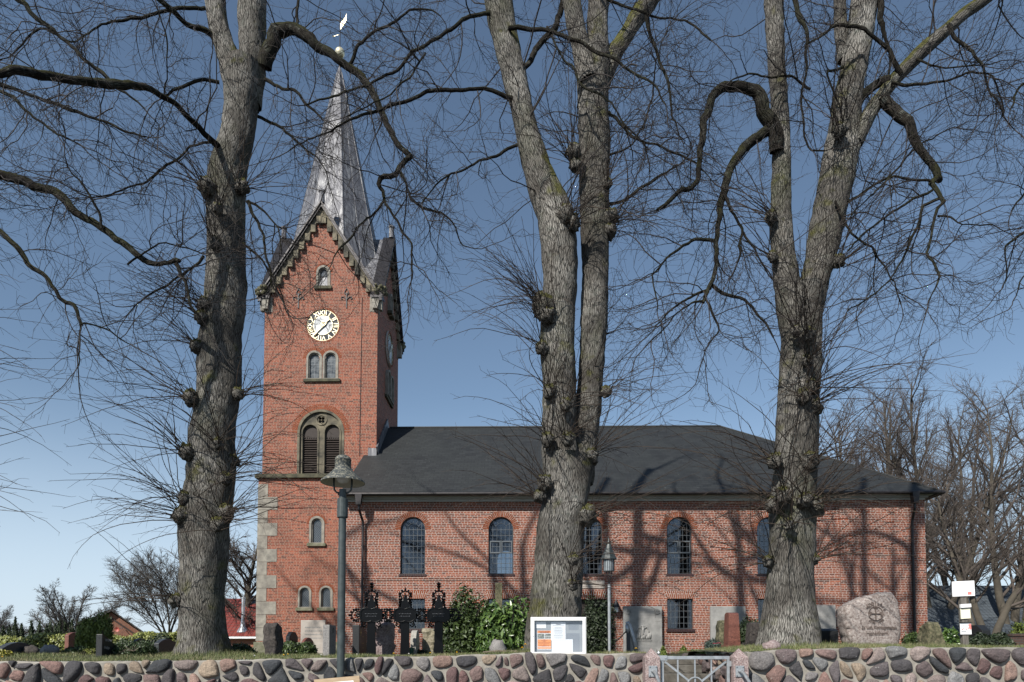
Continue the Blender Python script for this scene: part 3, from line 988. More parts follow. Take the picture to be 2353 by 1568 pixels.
# --- door, inscription, wall lantern
mb = MB()
mb.box(-DW / 2 + 0.02, DW / 2 - 0.02, 0.26, 0.33, 0, DOOR[2] - DOOR[1] - 0.02)
for k in range(5): mb.box(-DW / 2 + 0.05 + k * 0.275, -DW / 2 + 0.30 + k * 0.275, 0.24, 0.259, 0.1, DOOR[2] - DOOR[1] - 0.1)
door = mb.build('door', M['louvre'], church, loc=(DOOR[0], 0, DOOR[1] + SH))
mb = MB(); mb.lathe([(0.0, 0), (0.03, 0.01), (0.03, 0.05), (0, 0.06)], 10, (0.5, 0.2, 1.2))
mb.build('handle', M['galv'], door)
mb = MB(); lintel(mb, DW, DOOR[2] - DOOR[1] + 0.002)
mb.build('brick_lintel', [M['mortar_white'], M['brick_arch']], door)
ua, za = cat(1327, 1352.5, -0.03); ub, zb_ = cat(1389, 1333, -0.03)
za += 0.01
mb = MB().box(ua, ub, -0.04, -0.002, za, zb_ - 0.03)
pl = part(mb, 'inscription_plaque', M['plaque'], bevel=0.006)
hh = (zb_ - za) / 3.4
join_texts('inscription', [('ALLES WAS IHR TUT', 0.105, ((ua + ub) / 2, -0.041, zb_ - 0.03 - hh * 0.55), 0),
                           ('TUT VON HERZEN ALS DEM HERRN', 0.088, ((ua + ub) / 2, -0.041, zb_ - 0.03 - hh * 1.5), 0),
                           ('UND NICHT DEN MENSCHEN', 0.095, ((ua + ub) / 2, -0.041, zb_ - 0.03 - hh * 2.5), 0)], M['carving'], pl)
u0, z0 = cat(1415.5, 1392, -0.2)
mb = MB()
mb.lathe([(0.0, 0.34), (0.03, 0.26), (0.21, -0.08), (0.19, -0.08), (0.02, 0.2)], 8, (u0, -0.26, z0))
mb.box(u0 - 0.03, u0 + 0.03, -0.26, -0.004, z0 + 0.06, z0 + 0.11)
lan = part(mb, 'wall_lantern', M['iron'])
MB().lathe([(0.11, -0.08), (0.11, -0.32), (0.0, -0.33)], 8, (u0, -0.26, z0)).build('lantern_glass', M['clear'], lan)

# --- tower
def tz(py): return cat(736, py, VT)[1]
GE = tz(676)                 # eaves of the gables
GA = tz(479)                 # their apex
STR = tz(1096)               # string course
front_holes = []
BU, BZ = cat(736, 1088, VT)
BW = cat(790, 1000, VT)[0] - cat(682, 1000, VT)[0]
BT = tz(941)
front_holes.append(arch(BU, BW, STR + 0.12, BT, 20))
PW = []
for px in (722, 759.5):
    u = cat(px, 840, VT)[0]
    PW.append((u, tz(872), tz(806)))
PWW = cat(741, 840, VT)[0] - cat(703.5, 840, VT)[0] - 0.03
for u, a, b in PW: front_holes.append(arch(u, PWW, a, b))
GU = cat(743, 640, VT)[0]
GW = cat(760, 640, VT)[0] - cat(727, 640, VT)[0]
front_holes.append(arch(GU, GW, tz(660), tz(610)))
CU, CZ = cat(741.5, 747, VT)
CR = (cat(778.5, 747, VT)[0] - cat(704.5, 747, VT)[0]) / 2
circ = lambda cx, cz, r, n=40: [(cx + r * math.cos(2 * PI * k / n), cz + r * math.sin(2 * PI * k / n)) for k in range(n)]
front_holes.append(circ(CU, CZ, CR))
pent = [(TL, 3.0), (TR, 3.0), (TR, GE), (TC, GA), (TL, GE)]
mb = MB()
mb.plate(pent, front_holes, VT, VT + 0.45)
pb = [(p[0], p[1]) for p in pent]
mb.plate(pb, (), TB - 0.45, TB)
side = [(VT + 0.451, 3.0), (TB - 0.451, 3.0), (TB - 0.451, GE + 0.5), (TCV, GA), (VT + 0.451, GE + 0.5)]
mb.plate(side, (), TR, TR - 0.45, fn=lambda x, y, z: (y, x, z))
mb.plate(side, (), TL, TL + 0.45, fn=lambda x, y, z: (y, x, z))
tower = part(mb, 'tower_wall', M['brick_tower'])
# lower stage, a little wider, with quoins
BLu = cat(591, 1300, VT - 0.22)[0]
v0 = VT - 0.22
lowh = []
U1, _ = cat(728, 1220, v0)
lw1 = (U1, cat(728, 1250, v0)[1], cat(728, 1186, v0)[1])
lww = cat(746, 1220, v0)[0] - cat(710.5, 1220, v0)[0]
lowh.append(arch(U1, lww, lw1[1], lw1[2]))
low2 = []
for px in (700, 749):
    u = cat(px, 1380, v0)[0]
    low2.append((u, cat(px, 1398, v0)[1], cat(px, 1346, v0)[1]))
lw2 = cat(716, 1380, v0)[0] - cat(684.5, 1380, v0)[0]
for u, a, b in low2: lowh.append(arch(u, lw2, a, b))
mb = MB()
mb.plate([(BLu, ZB - 0.4), (NL + 0.4, ZB - 0.4), (NL + 0.4, STR - 0.1), (BLu, STR - 0.1)], lowh, v0, VT + 0.2)
mb.box(BLu, BLu + 0.3, VT + 0.201, TB + 0.2, ZB - 0.4, STR - 0.1)
mb.box(BLu + 0.301, TR, VT + 0.3, VT + 0.6, ZB - 0.4, 3.2)
part(mb, 'tower_base', M['brick_tower'])
mb = MB()
k, z = 0, ZB + 0.75
qh = (cat(600, 1218, v0)[1] - cat(600, 1278, v0)[1]) / 2
while z + qh < STR - 0.12:
    ww = 1.04 if k % 2 == 0 else 0.52
    mb.box(BLu - 0.02, BLu + ww, v0 - 0.02, VT + 0.15, z + 0.006, z + qh - 0.006)
    mb.box(BLu - 0.021, BLu + 0.1, VT + 0.151, VT + (0.6 if k % 2 else 1.1), z + 0.006, z + qh - 0.006)
    z += qh; k += 1
part(mb, 'quoins', M['stone'], bevel=0.012)
mb = MB()
mb.box(BLu - 0.16, NL + 0.35, v0 - 0.16, VT, ZB - 0.4, ZB + 0.42)
mb.box(BLu - 0.10, NL + 0.35, v0 - 0.10, VT, ZB + 0.421, ZB + 0.70)
part(mb, 'plinth', M['stone_moss'], bevel=0.02)
mb = MB()
mb.box(BLu - 0.16, TR - 0.3, v0 - 0.17, VT + 0.3, STR - 0.14, STR + 0.03)
mb.box(BLu - 0.06, TR - 0.32, v0 - 0.07, VT - 0.003, STR + 0.031, STR + 0.11)
mb.box(BLu - 0.16, TL - 0.003, VT + 0.301, TB + 0.15, STR - 0.14, STR + 0.03)
part(mb, 'string_cornice', M['dark_stone'], bevel=0.02)


def stone_window(name, w_, H, pane_mat, parent, loc, rotz=0.0, depth=0.14, fw=0.12, sill=True, lattice=True, dark=False):
    """round-headed stone surround with leaded glass; front faces -y"""
    mb = MB()
    mb.plate(arch(0, w_ - 0.01, 0.0, H - 0.004), [arch(0, w_ - 2 * fw, 0.06, H - fw)], -0.03, depth + 0.02)
    mb.plate(arch(0, w_ - 2 * fw - 0.006, 0.058, H - fw - 0.003), [arch(0, w_ - 3 * fw, 0.08, H - 1.5 * fw)], 0.05, depth + 0.05)
    o = mb.build(name, M['stone'], parent, loc=loc, rotz=rotz)
    iw = w_ - 3 * fw
    MB().plate(arch(0, iw + 0.02, 0.07, H - 1.5 * fw + 0.01), (), depth, depth + 0.012).build('glass', pane_mat, o)
    mb = MB()
    Hh = H - 1.5 * fw
    if lattice:
        st = 0.135
        n = int((Hh + iw) / st) + 2
        for s in (-1, 1):
            for k in range(-6, n):
                c = k * st
                pts = []
                for i in range(41):
                    x = -iw / 2 + iw * i / 40
                    z = 0.08 + c + s * 1.25 * x
                    r = iw / 2
                    zt = Hh - r + math.sqrt(max(r * r - x * x, 0))
                    if 0.08 <= z <= zt: pts.append((x, depth - 0.006, z))
                if len(pts) > 1: mb.beam(pts[0], pts[-1], 0.014, 0.008)
    else:
        for k in range(1, 5): mb.box(-iw / 2, iw / 2, depth - 0.01, depth - 0.002, Hh * k / 5 - 0.01, Hh * k / 5 + 0.01)
        mb.box(-0.01, 0.01, depth - 0.011, depth - 0.002, 0.07, Hh)
    mb.build('lead_bars', M['leadbar'], o)
    if sill:
        mb = MB().box(-w_ / 2 - 0.09, w_ / 2 + 0.09, -0.12, depth - 0.003, -0.14, 0.03)
        mb.build('sill', M['stone_moss'] if dark else M['dark_stone'], o, bevel=0.02)
    return o


def brick_hood(w_, H, o, n=18, th=0.2, y=-0.005):
    mb = MB(); voussoirs(mb, 0, H - w_ / 2, w_ / 2 + 0.004, w_ / 2 + th, 0, PI, n, y, 0.1)
    mb.build('brick_arch', [M['mortar_white'], M['brick_arch']], o)


o = stone_window('leaded_window', lww, lw1[2] - lw1[1], M['darkglass'], church, (U1, v0, lw1[1] + SH), dark=True)
brick_hood(lww, lw1[2] - lw1[1], o, 19, 0.13)
for u, a, b in low2:
    o = stone_window('leaded_window', lw2, b - a, M['darkglass'], church, (u, v0, a + SH), fw=0.10, dark=True)
    brick_hood(lw2, b - a, o, 17, 0.14)
GH = tz(610) - tz(660)
o = stone_window('gable_window', GW, GH, M['darkglass'], church, (GU, VT, tz(660) + SH), fw=0.12)
brick_hood(GW, GH, o, 19, 0.13)
oS = stone_window('gable_window', GW, GH, M['darkglass'], church, (TR + 0.16, TCV, tz(660) + SH), rotz=PI / 2)
PH = PW[0][2] - PW[0][1]
for u, a, b in PW:
    o = stone_window('paired_window', PWW, PH, M['paleglass'], church, (u, VT, a + SH), fw=0.11, lattice=False, sill=False)
    brick_hood(PWW, PH, o, 17, 0.2)
for s in (-1, 1):
    stone_window('paired_window', PWW, PH, M['darkglass'], church, (TR + 0.16, TCV + s * 0.44, PW[0][1] + SH), rotz=PI / 2, fw=0.11, lattice=False, sill=False)
mb = MB().box(PW[0][0] - PWW / 2 - 0.12, PW[1][0] + PWW / 2 + 0.12, VT - 0.13, VT - 0.003, PW[0][1] - 0.16, PW[0][1] - 0.003)
part(mb, 'window_ledge', M['dark_stone'], bevel=0.02)
mb = MB().box(TR + 0.003, TR + 0.13, TCV - 1.0, TCV + 1.0, PW[0][1] - 0.16, PW[0][1] - 0.003)
part(mb, 'window_ledge', M['dark_stone'], bevel=0.02)

# belfry opening: two louvred lights under a quatrefoil
BB = STR + 0.12
BH = BT - BB
mb = MB()
lwid, lx = BW * 0.315, BW * 0.235
LT = BH * 0.77
fo = []
qc = (0, BH - BW * 0.215)
for k in range(4):
    a = PI / 4 + k * PI / 2
    fo.append(circ(qc[0] + 0.115 * math.cos(a), qc[1] + 0.115 * math.sin(a), 0.085, 14))
mb.plate(arch(0, BW - 0.01, 0.0, BH - 0.004, 24), [arch(-lx, lwid, 0.05, LT), arch(lx, lwid, 0.05, LT)] + fo, 0.10, 0.24)
mb.plate(arch(0, BW - 0.008, 0.0, BH - 0.005, 24), [arch(0, BW - 0.26, 0.02, BH - 0.13, 24)], -0.02, 0.098)
for s in (-1, 1):
    mb.plate(arch(s * lx, lwid + 0.14, 0.02, LT + 0.07), [arch(s * lx, lwid + 0.01, 0.04, LT + 0.005)], 0.05, 0.099)
mb.plate(circ(qc[0], qc[1], 0.30), [circ(qc[0], qc[1], 0.235)], 0.055, 0.099)
bel = mb.build('belfry_window', M['corbel'], church, loc=(BU, VT, BB + SH))
MB().box(-BW / 2 + 0.05, BW / 2 - 0.05, 0.36, 0.40, 0.02, BH - 0.4).build('backing', M['darkbar'], bel)
for s in (-1, 1):
    mb = MB()
    z = 0.12
    while z < LT * 0.76:
        mb.beam((s * lx - lwid / 2 + 0.02, 0.22, z), (s * lx + lwid / 2 - 0.02, 0.22, z), 0.16, 0.02, up=(0, -0.75, 0.66))
        z += 0.125
    mb.plate(arch(s * lx, lwid - 0.02, LT * 0.76, LT - 0.01), (), 0.20, 0.23)
    for k in range(7):
        x = s * lx - lwid / 2 + 0.05 + k * (lwid - 0.1) / 6
        mb.plate([(x - 0.045, LT * 0.76), (x, LT * 0.71), (x + 0.045, LT * 0.76)], (), 0.195, 0.225)
    mb.box(s * lx - lwid / 2 + 0.005, s * lx - lwid / 2 + 0.05, 0.18, 0.3, 0.05, LT * 0.76)
    mb.box(s * lx + lwid / 2 - 0.05, s * lx + lwid / 2 - 0.005, 0.18, 0.3, 0.05, LT * 0.76)
    mb.build('louvre_shutter', M['louvre'], bel)
mb = MB(); voussoirs(mb, 0, BH - BW / 2, BW / 2 + 0.004, BW / 2 + 0.15, 0, PI, 40, -0.004, 0.1)
voussoirs(mb, 0, BH - BW / 2, BW / 2 + 0.16, BW / 2 + 0.30, 0, PI, 46, -0.004, 0.1)
mb.build('brick_arch', [M['mortar_white'], M['brick_arch']], bel)

# clock faces
def clock(loc, rotz):
    mb = MB().plate(circ(0, 0, CR - 0.01), (), 0.05, 0.12)
    o = mb.build('clock', M['dial'], church, loc=loc, rotz=rotz)
    mb = MB().plate(circ(0, 0, CR * 0.60), (), 0.035, 0.049)
    mb.build('dial_centre', M['dialc'], o)
    num = ['XII', 'I', 'II', 'III', 'IV', 'V', 'VI', 'VII', 'VIII', 'IX', 'X', 'XI']
    its = []
    for k, s in enumerate(num):
        a = PI / 2 - k * PI / 6
        its.append((s, 0.36, (CR * 0.79 * math.cos(a), 0.045, CR * 0.79 * math.sin(a)), a - PI / 2))
    join_texts('numerals', its, M['gold'], o)
    mb = MB().plate(circ(0, 0, CR - 0.012), [circ(0, 0, CR - 0.032)], 0.03, 0.048)
    mb.plate(circ(0, 0, CR * 0.615), [circ(0, 0, CR * 0.59)], 0.028, 0.034)
    mb.build('gilt_ring', M['gold'], o)
    for L, a, w_ in ((CR * 0.9, math.radians(229), 0.085), (CR * 0.64, math.radians(51), 0.13)):
        mb = MB()
        c, s = math.cos(a), math.sin(a)
        prof = [(-0.22, 0.05), (-0.05, 0.09), (0.1, w_), (L * 0.55, w_ * 0.6), (L * 0.8, w_ * 0.95), (L * 0.88, w_ * 0.4), (L, 0.0)]
        poly = [(p[0] * c - p[1] * s, p[0] * s + p[1] * c) for p in prof] + [(p[0] * c + p[1] * s, p[0] * s - p[1] * c) for p in reversed(prof[:-1])]
        mb.plate(poly, (), -0.04, -0.015)
        mb.build('clock_hand', M['gold'], o)
    mb = MB(); voussoirs(mb, 0, 0, CR + 0.003, CR + 0.125, 0, 2 * PI, 64, -0.006, 0.1)
    mb.build('brick_ring', [M['mortar_white'], M['brick_arch']], o)
    return o


clock((CU, VT, CZ + SH), 0)
clock((TR + 0.125, TCV, CZ + SH), PI / 2)

# wall anchors
for px in (686, 796.5):
    u, _ = cat(px, 690, VT)
    zb0, zt0 = tz(709), tz(664)
    h = zt0 - zb0
    mb = MB()
    mb.box(u - 0.025, u + 0.025, VT - 0.05, VT - 0.004, zb0, zb0 + h * 0.78)
    for s in (-1, 1):
        mb.tube([(u, VT - 0.03, zb0 + h * 0.42), (u + s * 0.14, VT - 0.03, zb0 + h * 0.56), (u + s * 0.27, VT - 0.03, zb0 + h * 0.57), (u + s * 0.30, VT - 0.03, zb0 + h * 0.48), (u + s * 0.22, VT - 0.03, zb0 + h * 0.45)], 0.026, 6)
        mb.tube([(u, VT - 0.03, zb0 + h * 0.68), (u + s * 0.12, VT - 0.03, zb0 + h * 0.74), (u + s * 0.10, VT - 0.03, zb0 + h * 0.84), (u, VT - 0.03, zb0 + h)], 0.024, 6)
    part(mb, 'wall_anchor', M['iron'])
# lightning conductor down the tower
u, _ = cat(828, 900, VT)
mb = MB().tube([(u + 0.05, VT - 0.03, GE - 0.2), (u, VT - 0.03, STR + 2.0), (u, VT - 0.03, fz)], 0.012, 5)
part(mb, 'lightning_cable', M['gutter'])

# stepped corbels under the gable verges, kneelers, copings
def rake_parts(mk):
    """mk maps (x across the face, y out of it (negative is out), z) to church space"""
    hw = TW / 2
    rise = GA - GE
    n = 10
    mb = MB()
    for s in (-1, 1):
        poly = [(s * hw * 1.0, GE + 0.02)]
        dx = hw / n
        for k in range(n):
            x0 = hw - k * dx
            z = GE + rise * (k / n) - 0.40
            poly.append((s * x0, z)); poly.append((s * (x0 - dx * 0.98), z))
        poly.append((0.0, GA - 1.05)); poly.append((0, GA))
        mb.plate(poly, (), -0.11, -0.003, fn=mk)
        for k in range(n):
            x1 = hw - k * dx - dx * 0.98
            z = GE + rise * (k / n) - 0.40
            mb.plate([(s * x1, z - 0.07), (s * (x1 + dx * 0.8), z - 0.07), (s * (x1 + dx * 0.8), z + 0.32), (s * x1, z + 0.32)], (), -0.2, -0.111, fn=mk)
    c = mb.build('corbel_table', M['corbel'], church, loc=(0, 0, SH))
    mb = MB()
    for s in (-1, 1):
        d = Vector((hw + 0.42, 0, -(rise) * (hw + 0.42) / hw)).normalized()
        p0 = Vector((0, 0, GA + 0.12)); L = 0.30
        pe = Vector((s * (hw + 0.30), 0, GE - rise * 0.30 / hw + 0.12))
        for (ya, yb, o1, o2) in ((-0.34, 0.35, 0.0, 0.13), (-0.27, -0.12, -0.16, -0.003)):
            poly = [(p0.x, p0.z + o1), (pe.x, pe.z + o1), (pe.x, pe.z + o2), (p0.x, p0.z + o2)]
            mb.plate(poly, (), ya, yb, fn=mk)
    mb.build('gable_coping', M['gutter'], church, loc=(0, 0, SH))
    for s in (-1, 1):
        mb = MB()
        x = s * (hw - 0.02)
        pts = [(x - 0.4 * (s > 0), GE - 1.0), (x + 0.4 * (s < 0), GE - 1.0), (x + 0.4 * (s < 0), GE - 0.15), (x - 0.4 * (s > 0), GE - 0.15)]
        mb.plate(pts, (), -0.02, -0.002, fn=mk)
        mb.plate([(x - s * 0.28, GE - 0.15), (x + s * 0.22, GE - 0.15), (x + s * 0.05, GE - 0.9), (x - s * 0.2, GE - 0.9)], (), -0.24, -0.021, fn=mk)
        mb.build('kneeler', M['stone'], church, loc=(0, 0, SH))
    for s in (-1, 1):
        mb = MB()
        for k in range(26):
            a = random.uniform(-0.1, 0.55); r = random.uniform(0.08, 0.15)
            c0 = Vector(mk(s * (hw + 0.05 + random.uniform(-0.05, 0.38)), random.uniform(-0.3, 0.1), GE + random.uniform(-0.15, 0.28)))
            mb.lathe([(0.0, -r), (r * 0.8, -r * 0.5), (r, 0), (r * 0.7, r * 0.6), (0, r * 0.8)], 6, c0)
        mb.build('moss_cushion', M['mossstone'], church, loc=(0, 0, SH))
    mb = MB()
    q = Vector(mk(0, -0.12, GA + 0.2))
    mb.lathe([(0.16, 0), (0.14, 0.6), (0.19, 0.62), (0.19, 0.70), (0.0, 0.76)], 8, q)
    mb.build('finial_post', M['lead'], church, loc=(0, 0, SH))


rake_parts(lambda x, y, z: (TC + x, VT + y, z))
rake_parts(lambda x, y, z: (TR - y, TCV + x, z))
rake_parts(lambda x, y, z: (TL + y, TCV - x, z))

# gable roofs crossing, spire, ball and vane
mb = MB()
hw = TW / 2
rise = GA - GE
e = 0.25
zE2 = GE - rise * e / hw + 0.13
ho = hw + e
for ang in range(4):
    R4 = Matrix.Rotation(ang * PI / 2, 3, 'Z')
    for sg in (-1, 1):
        tri = [Vector((0, 0, GA + 0.13)), Vector((0, -hw - 0.2, GA + 0.13)), Vector((sg * ho, -hw - 0.2, zE2)), Vector((sg * ho, -ho, zE2))]
        tri = [R4 @ p + Vector((TC, TCV, 0)) for p in tri]
        mb.add(tri, [(0, 1, 2, 3)])
gr = part(mb, 'gable_roof', M['lead'])
ax, az = cat(789, 158, TCV)
ax = TC + (ax - TC) * 0.9
AP = az
R0 = (cat(862, 540, TCV)[0] - cat(697, 540, TCV)[0]) / 2 / math.cos(PI / 8) * 0.985
z540 = cat(780, 540, TCV)[1]
def rad(z): return 0.10 + (R0 - 0.10) * (AP - z) / (AP - z540)
zb1 = GE + 0.4
prof = [(rad(zb1) * 1.0, zb1), (rad(z540), z540), (rad((z540 + AP) / 2), (z540 + AP) / 2), (0.10, AP)]
mb = MB()
mb.lathe(prof, 8, (TC, TCV, 0), a0=PI / 8)
for k in range(8):
    a0_, a1_ = PI / 8 + k * PI / 4, PI / 8 + (k + 1) * PI / 4
    for f in (0.0, 0.5):
        def pt(z, f=f):
            r = rad(z)
            A = Vector((math.cos(a0_), math.sin(a0_), 0)) * r; B = Vector((math.cos(a1_), math.sin(a1_), 0)) * r
            q = A + (B - A) * f
            return (TC + q.x, TCV + q.y, z)
        zt = AP - (0.3 if f == 0 else 3.5)
        mb.beam(pt(zb1), pt(zt), 0.012 if f else 0.04, 0.012 if f else 0.04)
spire = part(mb, 'spire', M['lead'])
bu, bz = cat(789.5, 122, TCV)
br = 0.29
mb = MB()
mb.tube([(TC, TCV, AP - 0.1), (TC, TCV, bz - br * 0.9)], 0.075, 10)
mb.tube([(TC, TCV, bz + br * 0.8), (TC, TCV, cat(789, 28, TCV)[1])], 0.028, 8)
mb.build('spire_rod', M['gutter'], spire)
mb = MB()
mb.lathe([(br * math.sin(PI * k / 14), -br * math.cos(PI * k / 14)) for k in range(15)], 24, (TC, TCV, bz))
mb.build('gilt_ball', M['gold'], spire, smooth=True)
zv0, zv1 = cat(793, 70, TCV)[1], cat(793, 45, TCV)[1]
mb = MB()
mb.plate([(0, zv0), (0.0, zv0 + 0.42), (0.34, zv0 + 0.72), (0.42, zv0 + 0.92), (0.40, zv0 + 0.46)], (), -0.012, 0.012, fn=lambda x, y, z: (TC + x, TCV + y - 0.3 * x, z))
mb.tube([(TC, TCV, zv0 - 0.25), (TC - 0.42, TCV + 0.1, zv0 - 0.28)], 0.012, 5)
mb.lathe([(0, -0.06), (0.06, 0), (0, 0.06)], 8, (TC - 0.44, TCV + 0.1, zv0 - 0.28))
mb.build('weather_vane', M['gold'], spire)

# ------------------------------------------------------------------ trees
RNG = np.random.default_rng(11)


def nrm(a):
    return a / np.maximum(np.linalg.norm(a, axis=-1, keepdims=True), 1e-9)


def tubes(P, R, sides=3):
    """P (N,K,3) polylines, R (N,K) radii -> verts, quads"""
    N, K, _ = P.shape
    T = np.empty_like(P)
    T[:, 1:-1] = P[:, 2:] - P[:, :-2]; T[:, 0] = P[:, 1] - P[:, 0]; T[:, -1] = P[:, -1] - P[:, -2]
    T = nrm(T)
    ref = np.where(np.abs(T[:, :1, 2:3]) < 0.8, np.array([0, 0, 1.0]), np.array([1.0, 0, 0]))
    X = nrm(np.cross(T, np.broadcast_to(ref, T.shape)))
    Y = np.cross(T, X)
    a = 2 * PI * np.arange(sides) / sides
    V = P[:, :, None, :] + R[:, :, None, None] * (X[:, :, None, :] * np.cos(a)[None, None, :, None] + Y[:, :, None, :] * np.sin(a)[None, None, :, None])
    idx = np.arange(N * K * sides).reshape(N, K, sides)
    A = idx[:, :-1, :]; B = np.roll(idx, -1, 2)[:, :-1, :]; C = np.roll(idx, -1, 2)[:, 1:, :]; D = idx[:, 1:, :]
    F = np.stack([A, B, C, D], -1).reshape(-1, 4)
    return V.reshape(-1, 3), F


def grow(S, D, L, K, wander, lift, rng=RNG):
    """polylines that start at S along D, L long, wandering and bending up (lift > 0) or down"""
    N = len(S)
    P = np.empty((N, K, 3)); P[:, 0] = S
    D = nrm(D).copy()
    st = (L / (K - 1))[:, None]
    for k in range(1, K):
        D = nrm(D + rng.normal(0, wander, (N, 3)) + np.array([0, 0, 1.0]) * np.broadcast_to(lift, (N,))[:, None])
        P[:, k] = P[:, k - 1] + D * st
    return P


def spawn(P, n, t0, t1, ang0, ang1, rng=RNG, flat=0.0, even=False):
    """n start points on random lines of P with side directions"""
    N, K, _ = P.shape
    if even:
        i = np.repeat(np.arange(N), n); t = np.tile(np.linspace(t0, t1, n), N) + rng.uniform(-0.04, 0.04, N * n)
        t = np.clip(t, 0.02, 0.999); n = N * n
    else:
        i = rng.integers(0, N, n); t = rng.uniform(t0, t1, n)
    x = t * (K - 1); k = np.minimum(x.astype(int), K - 2); f = (x - k)[:, None]
    A, B = P[i, k], P[i, k + 1]
    S = A + (B - A) * f
    T = nrm(B - A)
    r = rng.normal(0, 1, (n, 3)); r[:, 2] *= (1 - flat)
    r = nrm(r - T * (r * T).sum(1, keepdims=True))
    an = rng.uniform(ang0, ang1, n)[:, None]
    return S, nrm(T * np.cos(an) + r * np.sin(an)), i, t


def catmull(pts, step):
    """pts: list of (Vector, r) -> resampled list"""
    p = [Vector((*q[0], q[1])) if len(q) == 2 else Vector(q) for q in pts]
    p = [2 * p[0] - p[1]] + p + [2 * p[-1] - p[-2]]
    out = []
    for i in range(1, len(p) - 2):
        a, b, c, d = p[i - 1], p[i], p[i + 1], p[i + 2]
        n = max(1, int((c - b).length / step))
        for k in range(n):
            t = k / n
            q = 0.5 * ((2 * b) + (c - a) * t + (2 * a - 5 * b + 4 * c - d) * t * t + (3 * b - a - 3 * c + d) * t ** 3)
            out.append(q)
    out.append(p[-2])
    return [(Vector(q[:3]), max(q[3], 0.004)) for q in out]


def stem(acc, pts, n=28, step=0.10, lump=0.07, ridge=0.014, flare=None, seed=0.0, jit=0.0):
    """a rough round stem along pts [(point, radius)]; acc collects (verts, faces, uvs)"""
    rs = catmull(pts, step)
    K = len(rs)
    ref = None
    V, UV = [], []
    s = 0.0
    rmean = max(0.05, sum(r for _, r in rs) / K)
    if jit:
        rs = [(p + Vector((noise.noise(p * 2.1 + Vector((seed, 0, 0))), noise.noise(p * 2.1 + Vector((0, seed, 0))), noise.noise(p * 2.1 + Vector((0, 0, seed))))) * jit + Vector((noise.noise(p * 6), noise.noise(p * 6 + Vector((9, 0, 0))), noise.noise(p * 6 + Vector((0, 9, 0))))) * jit * 0.4, r) for p, r in rs]
    for i, (p, r) in enumerate(rs):
        t = (rs[min(i + 1, K - 1)][0] - rs[max(i - 1, 0)][0]).normalized()
        if i: s += (p - rs[i - 1][0]).length
        if ref is None: ref = Vector((0, 1, 0)) if abs(t.y) < 0.9 else Vector((1, 0, 0))
        x = (ref - t * ref.dot(t)).normalized(); ref = x
        y = t.cross(x)
        for k in range(n + 1):
            a = 2 * PI * (k % n) / n
            d = x * math.cos(a) + y * math.sin(a)
            rr = r
            q = Vector((math.cos(a), math.sin(a), 0)) * max(r, 0.05)
            rr *= 1 + lump * noise.noise(Vector((q.x * 2.2, q.y * 2.2, s * 0.9 + seed)) ) * 1.6
            if flare:
                rr *= 1 + flare * max(0, 1 - s / 1.1) ** 2 * (0.55 + 0.6 * math.sin(a * 5 + seed) * 0.5 + 0.3 * noise.noise(Vector((math.cos(a) * 2, math.sin(a) * 2, seed))))
            if ridge and r > 0.04:
                q2 = Vector((math.cos(a) * rmean * 20, math.sin(a) * rmean * 20, s * 2.2 + seed))
                rr += ridge * (abs(noise.noise(q2)) * 2 - 0.7) * min(1.0, r / 0.2)
                rr += ridge * 0.6 * noise.noise(q2 * 2.7)
            V.append(p + d * rr)
            UV.append((k / n * 2 * PI * rmean + seed, s))
    F = []
    m = n + 1
    for i in range(K - 1):
        for k in range(n):
            F.append((i * m + k, i * m + k + 1, (i + 1) * m + k + 1, (i + 1) * m + k))
    acc.append((np.array(V), np.array(F), np.array(UV)))
    return rs


def burl(acc, c, r, seed):
    """a knobbly burr on the bark"""
    n, m = 18, 12
    V, UV = [], []
    for j in range(m + 1):
        ph = PI * j / m
        for k in range(n + 1):
            a = 2 * PI * (k % n) / n
            d = Vector((math.sin(ph) * math.cos(a), math.sin(ph) * math.sin(a), math.cos(ph)))
            rr = r * (1 + 0.42 * noise.noise(d * 2.3 + Vector((seed, 0, 0))) + 0.30 * noise.noise(d * 6 + Vector((0, seed, 0))))
            V.append(Vector(c) + Vector((d.x, d.y, d.z * 1.15)) * rr)
            UV.append((k / n * r * 6, j / m * r * 12))
    q = n + 1
    F = [(j * q + k, (j + 1) * q + k, (j + 1) * q + k + 1, j * q + k + 1) for j in range(m) for k in range(n)]
    acc.append((np.array(V), np.array(F), np.array(UV)))


def acc_mesh(name, acc, m, parent):
    V, F, U, b = [], [], [], 0
    for v_, f_, u_ in acc:
        V.append(v_); F.append(f_ + b); U.append(u_); b += len(v_)
    return mesh_np(name, np.vstack(V), np.vstack(F), m, parent, True, np.vstack(U))


def P2(pts, d0, d1=None):
    """trace: (px, py, width px) points -> world points with radii, depth d0 -> d1"""
    d1 = d0 if d1 is None else d1
    n = len(pts)
    out = []
    for i, (x, y, w_) in enumerate(pts):
        d = d0 + (d1 - d0) * i / max(1, n - 1)
        p = at(x, y, d)
        out.append((p, w_ / 2 * d / FPX * (1 + 0.0)))
    return out


def resample(rs, K):
    P = np.array([tuple(p) for p, _ in rs]); R = np.array([r for _, r in rs])
    s = np.r_[0, np.cumsum(np.linalg.norm(np.diff(P, axis=0), axis=1))]
    t = np.linspace(0, s[-1], K)
    return np.c_[[np.interp(t, s, P[:, i]) for i in range(3)]].T, np.interp(t, s, R), s[-1]


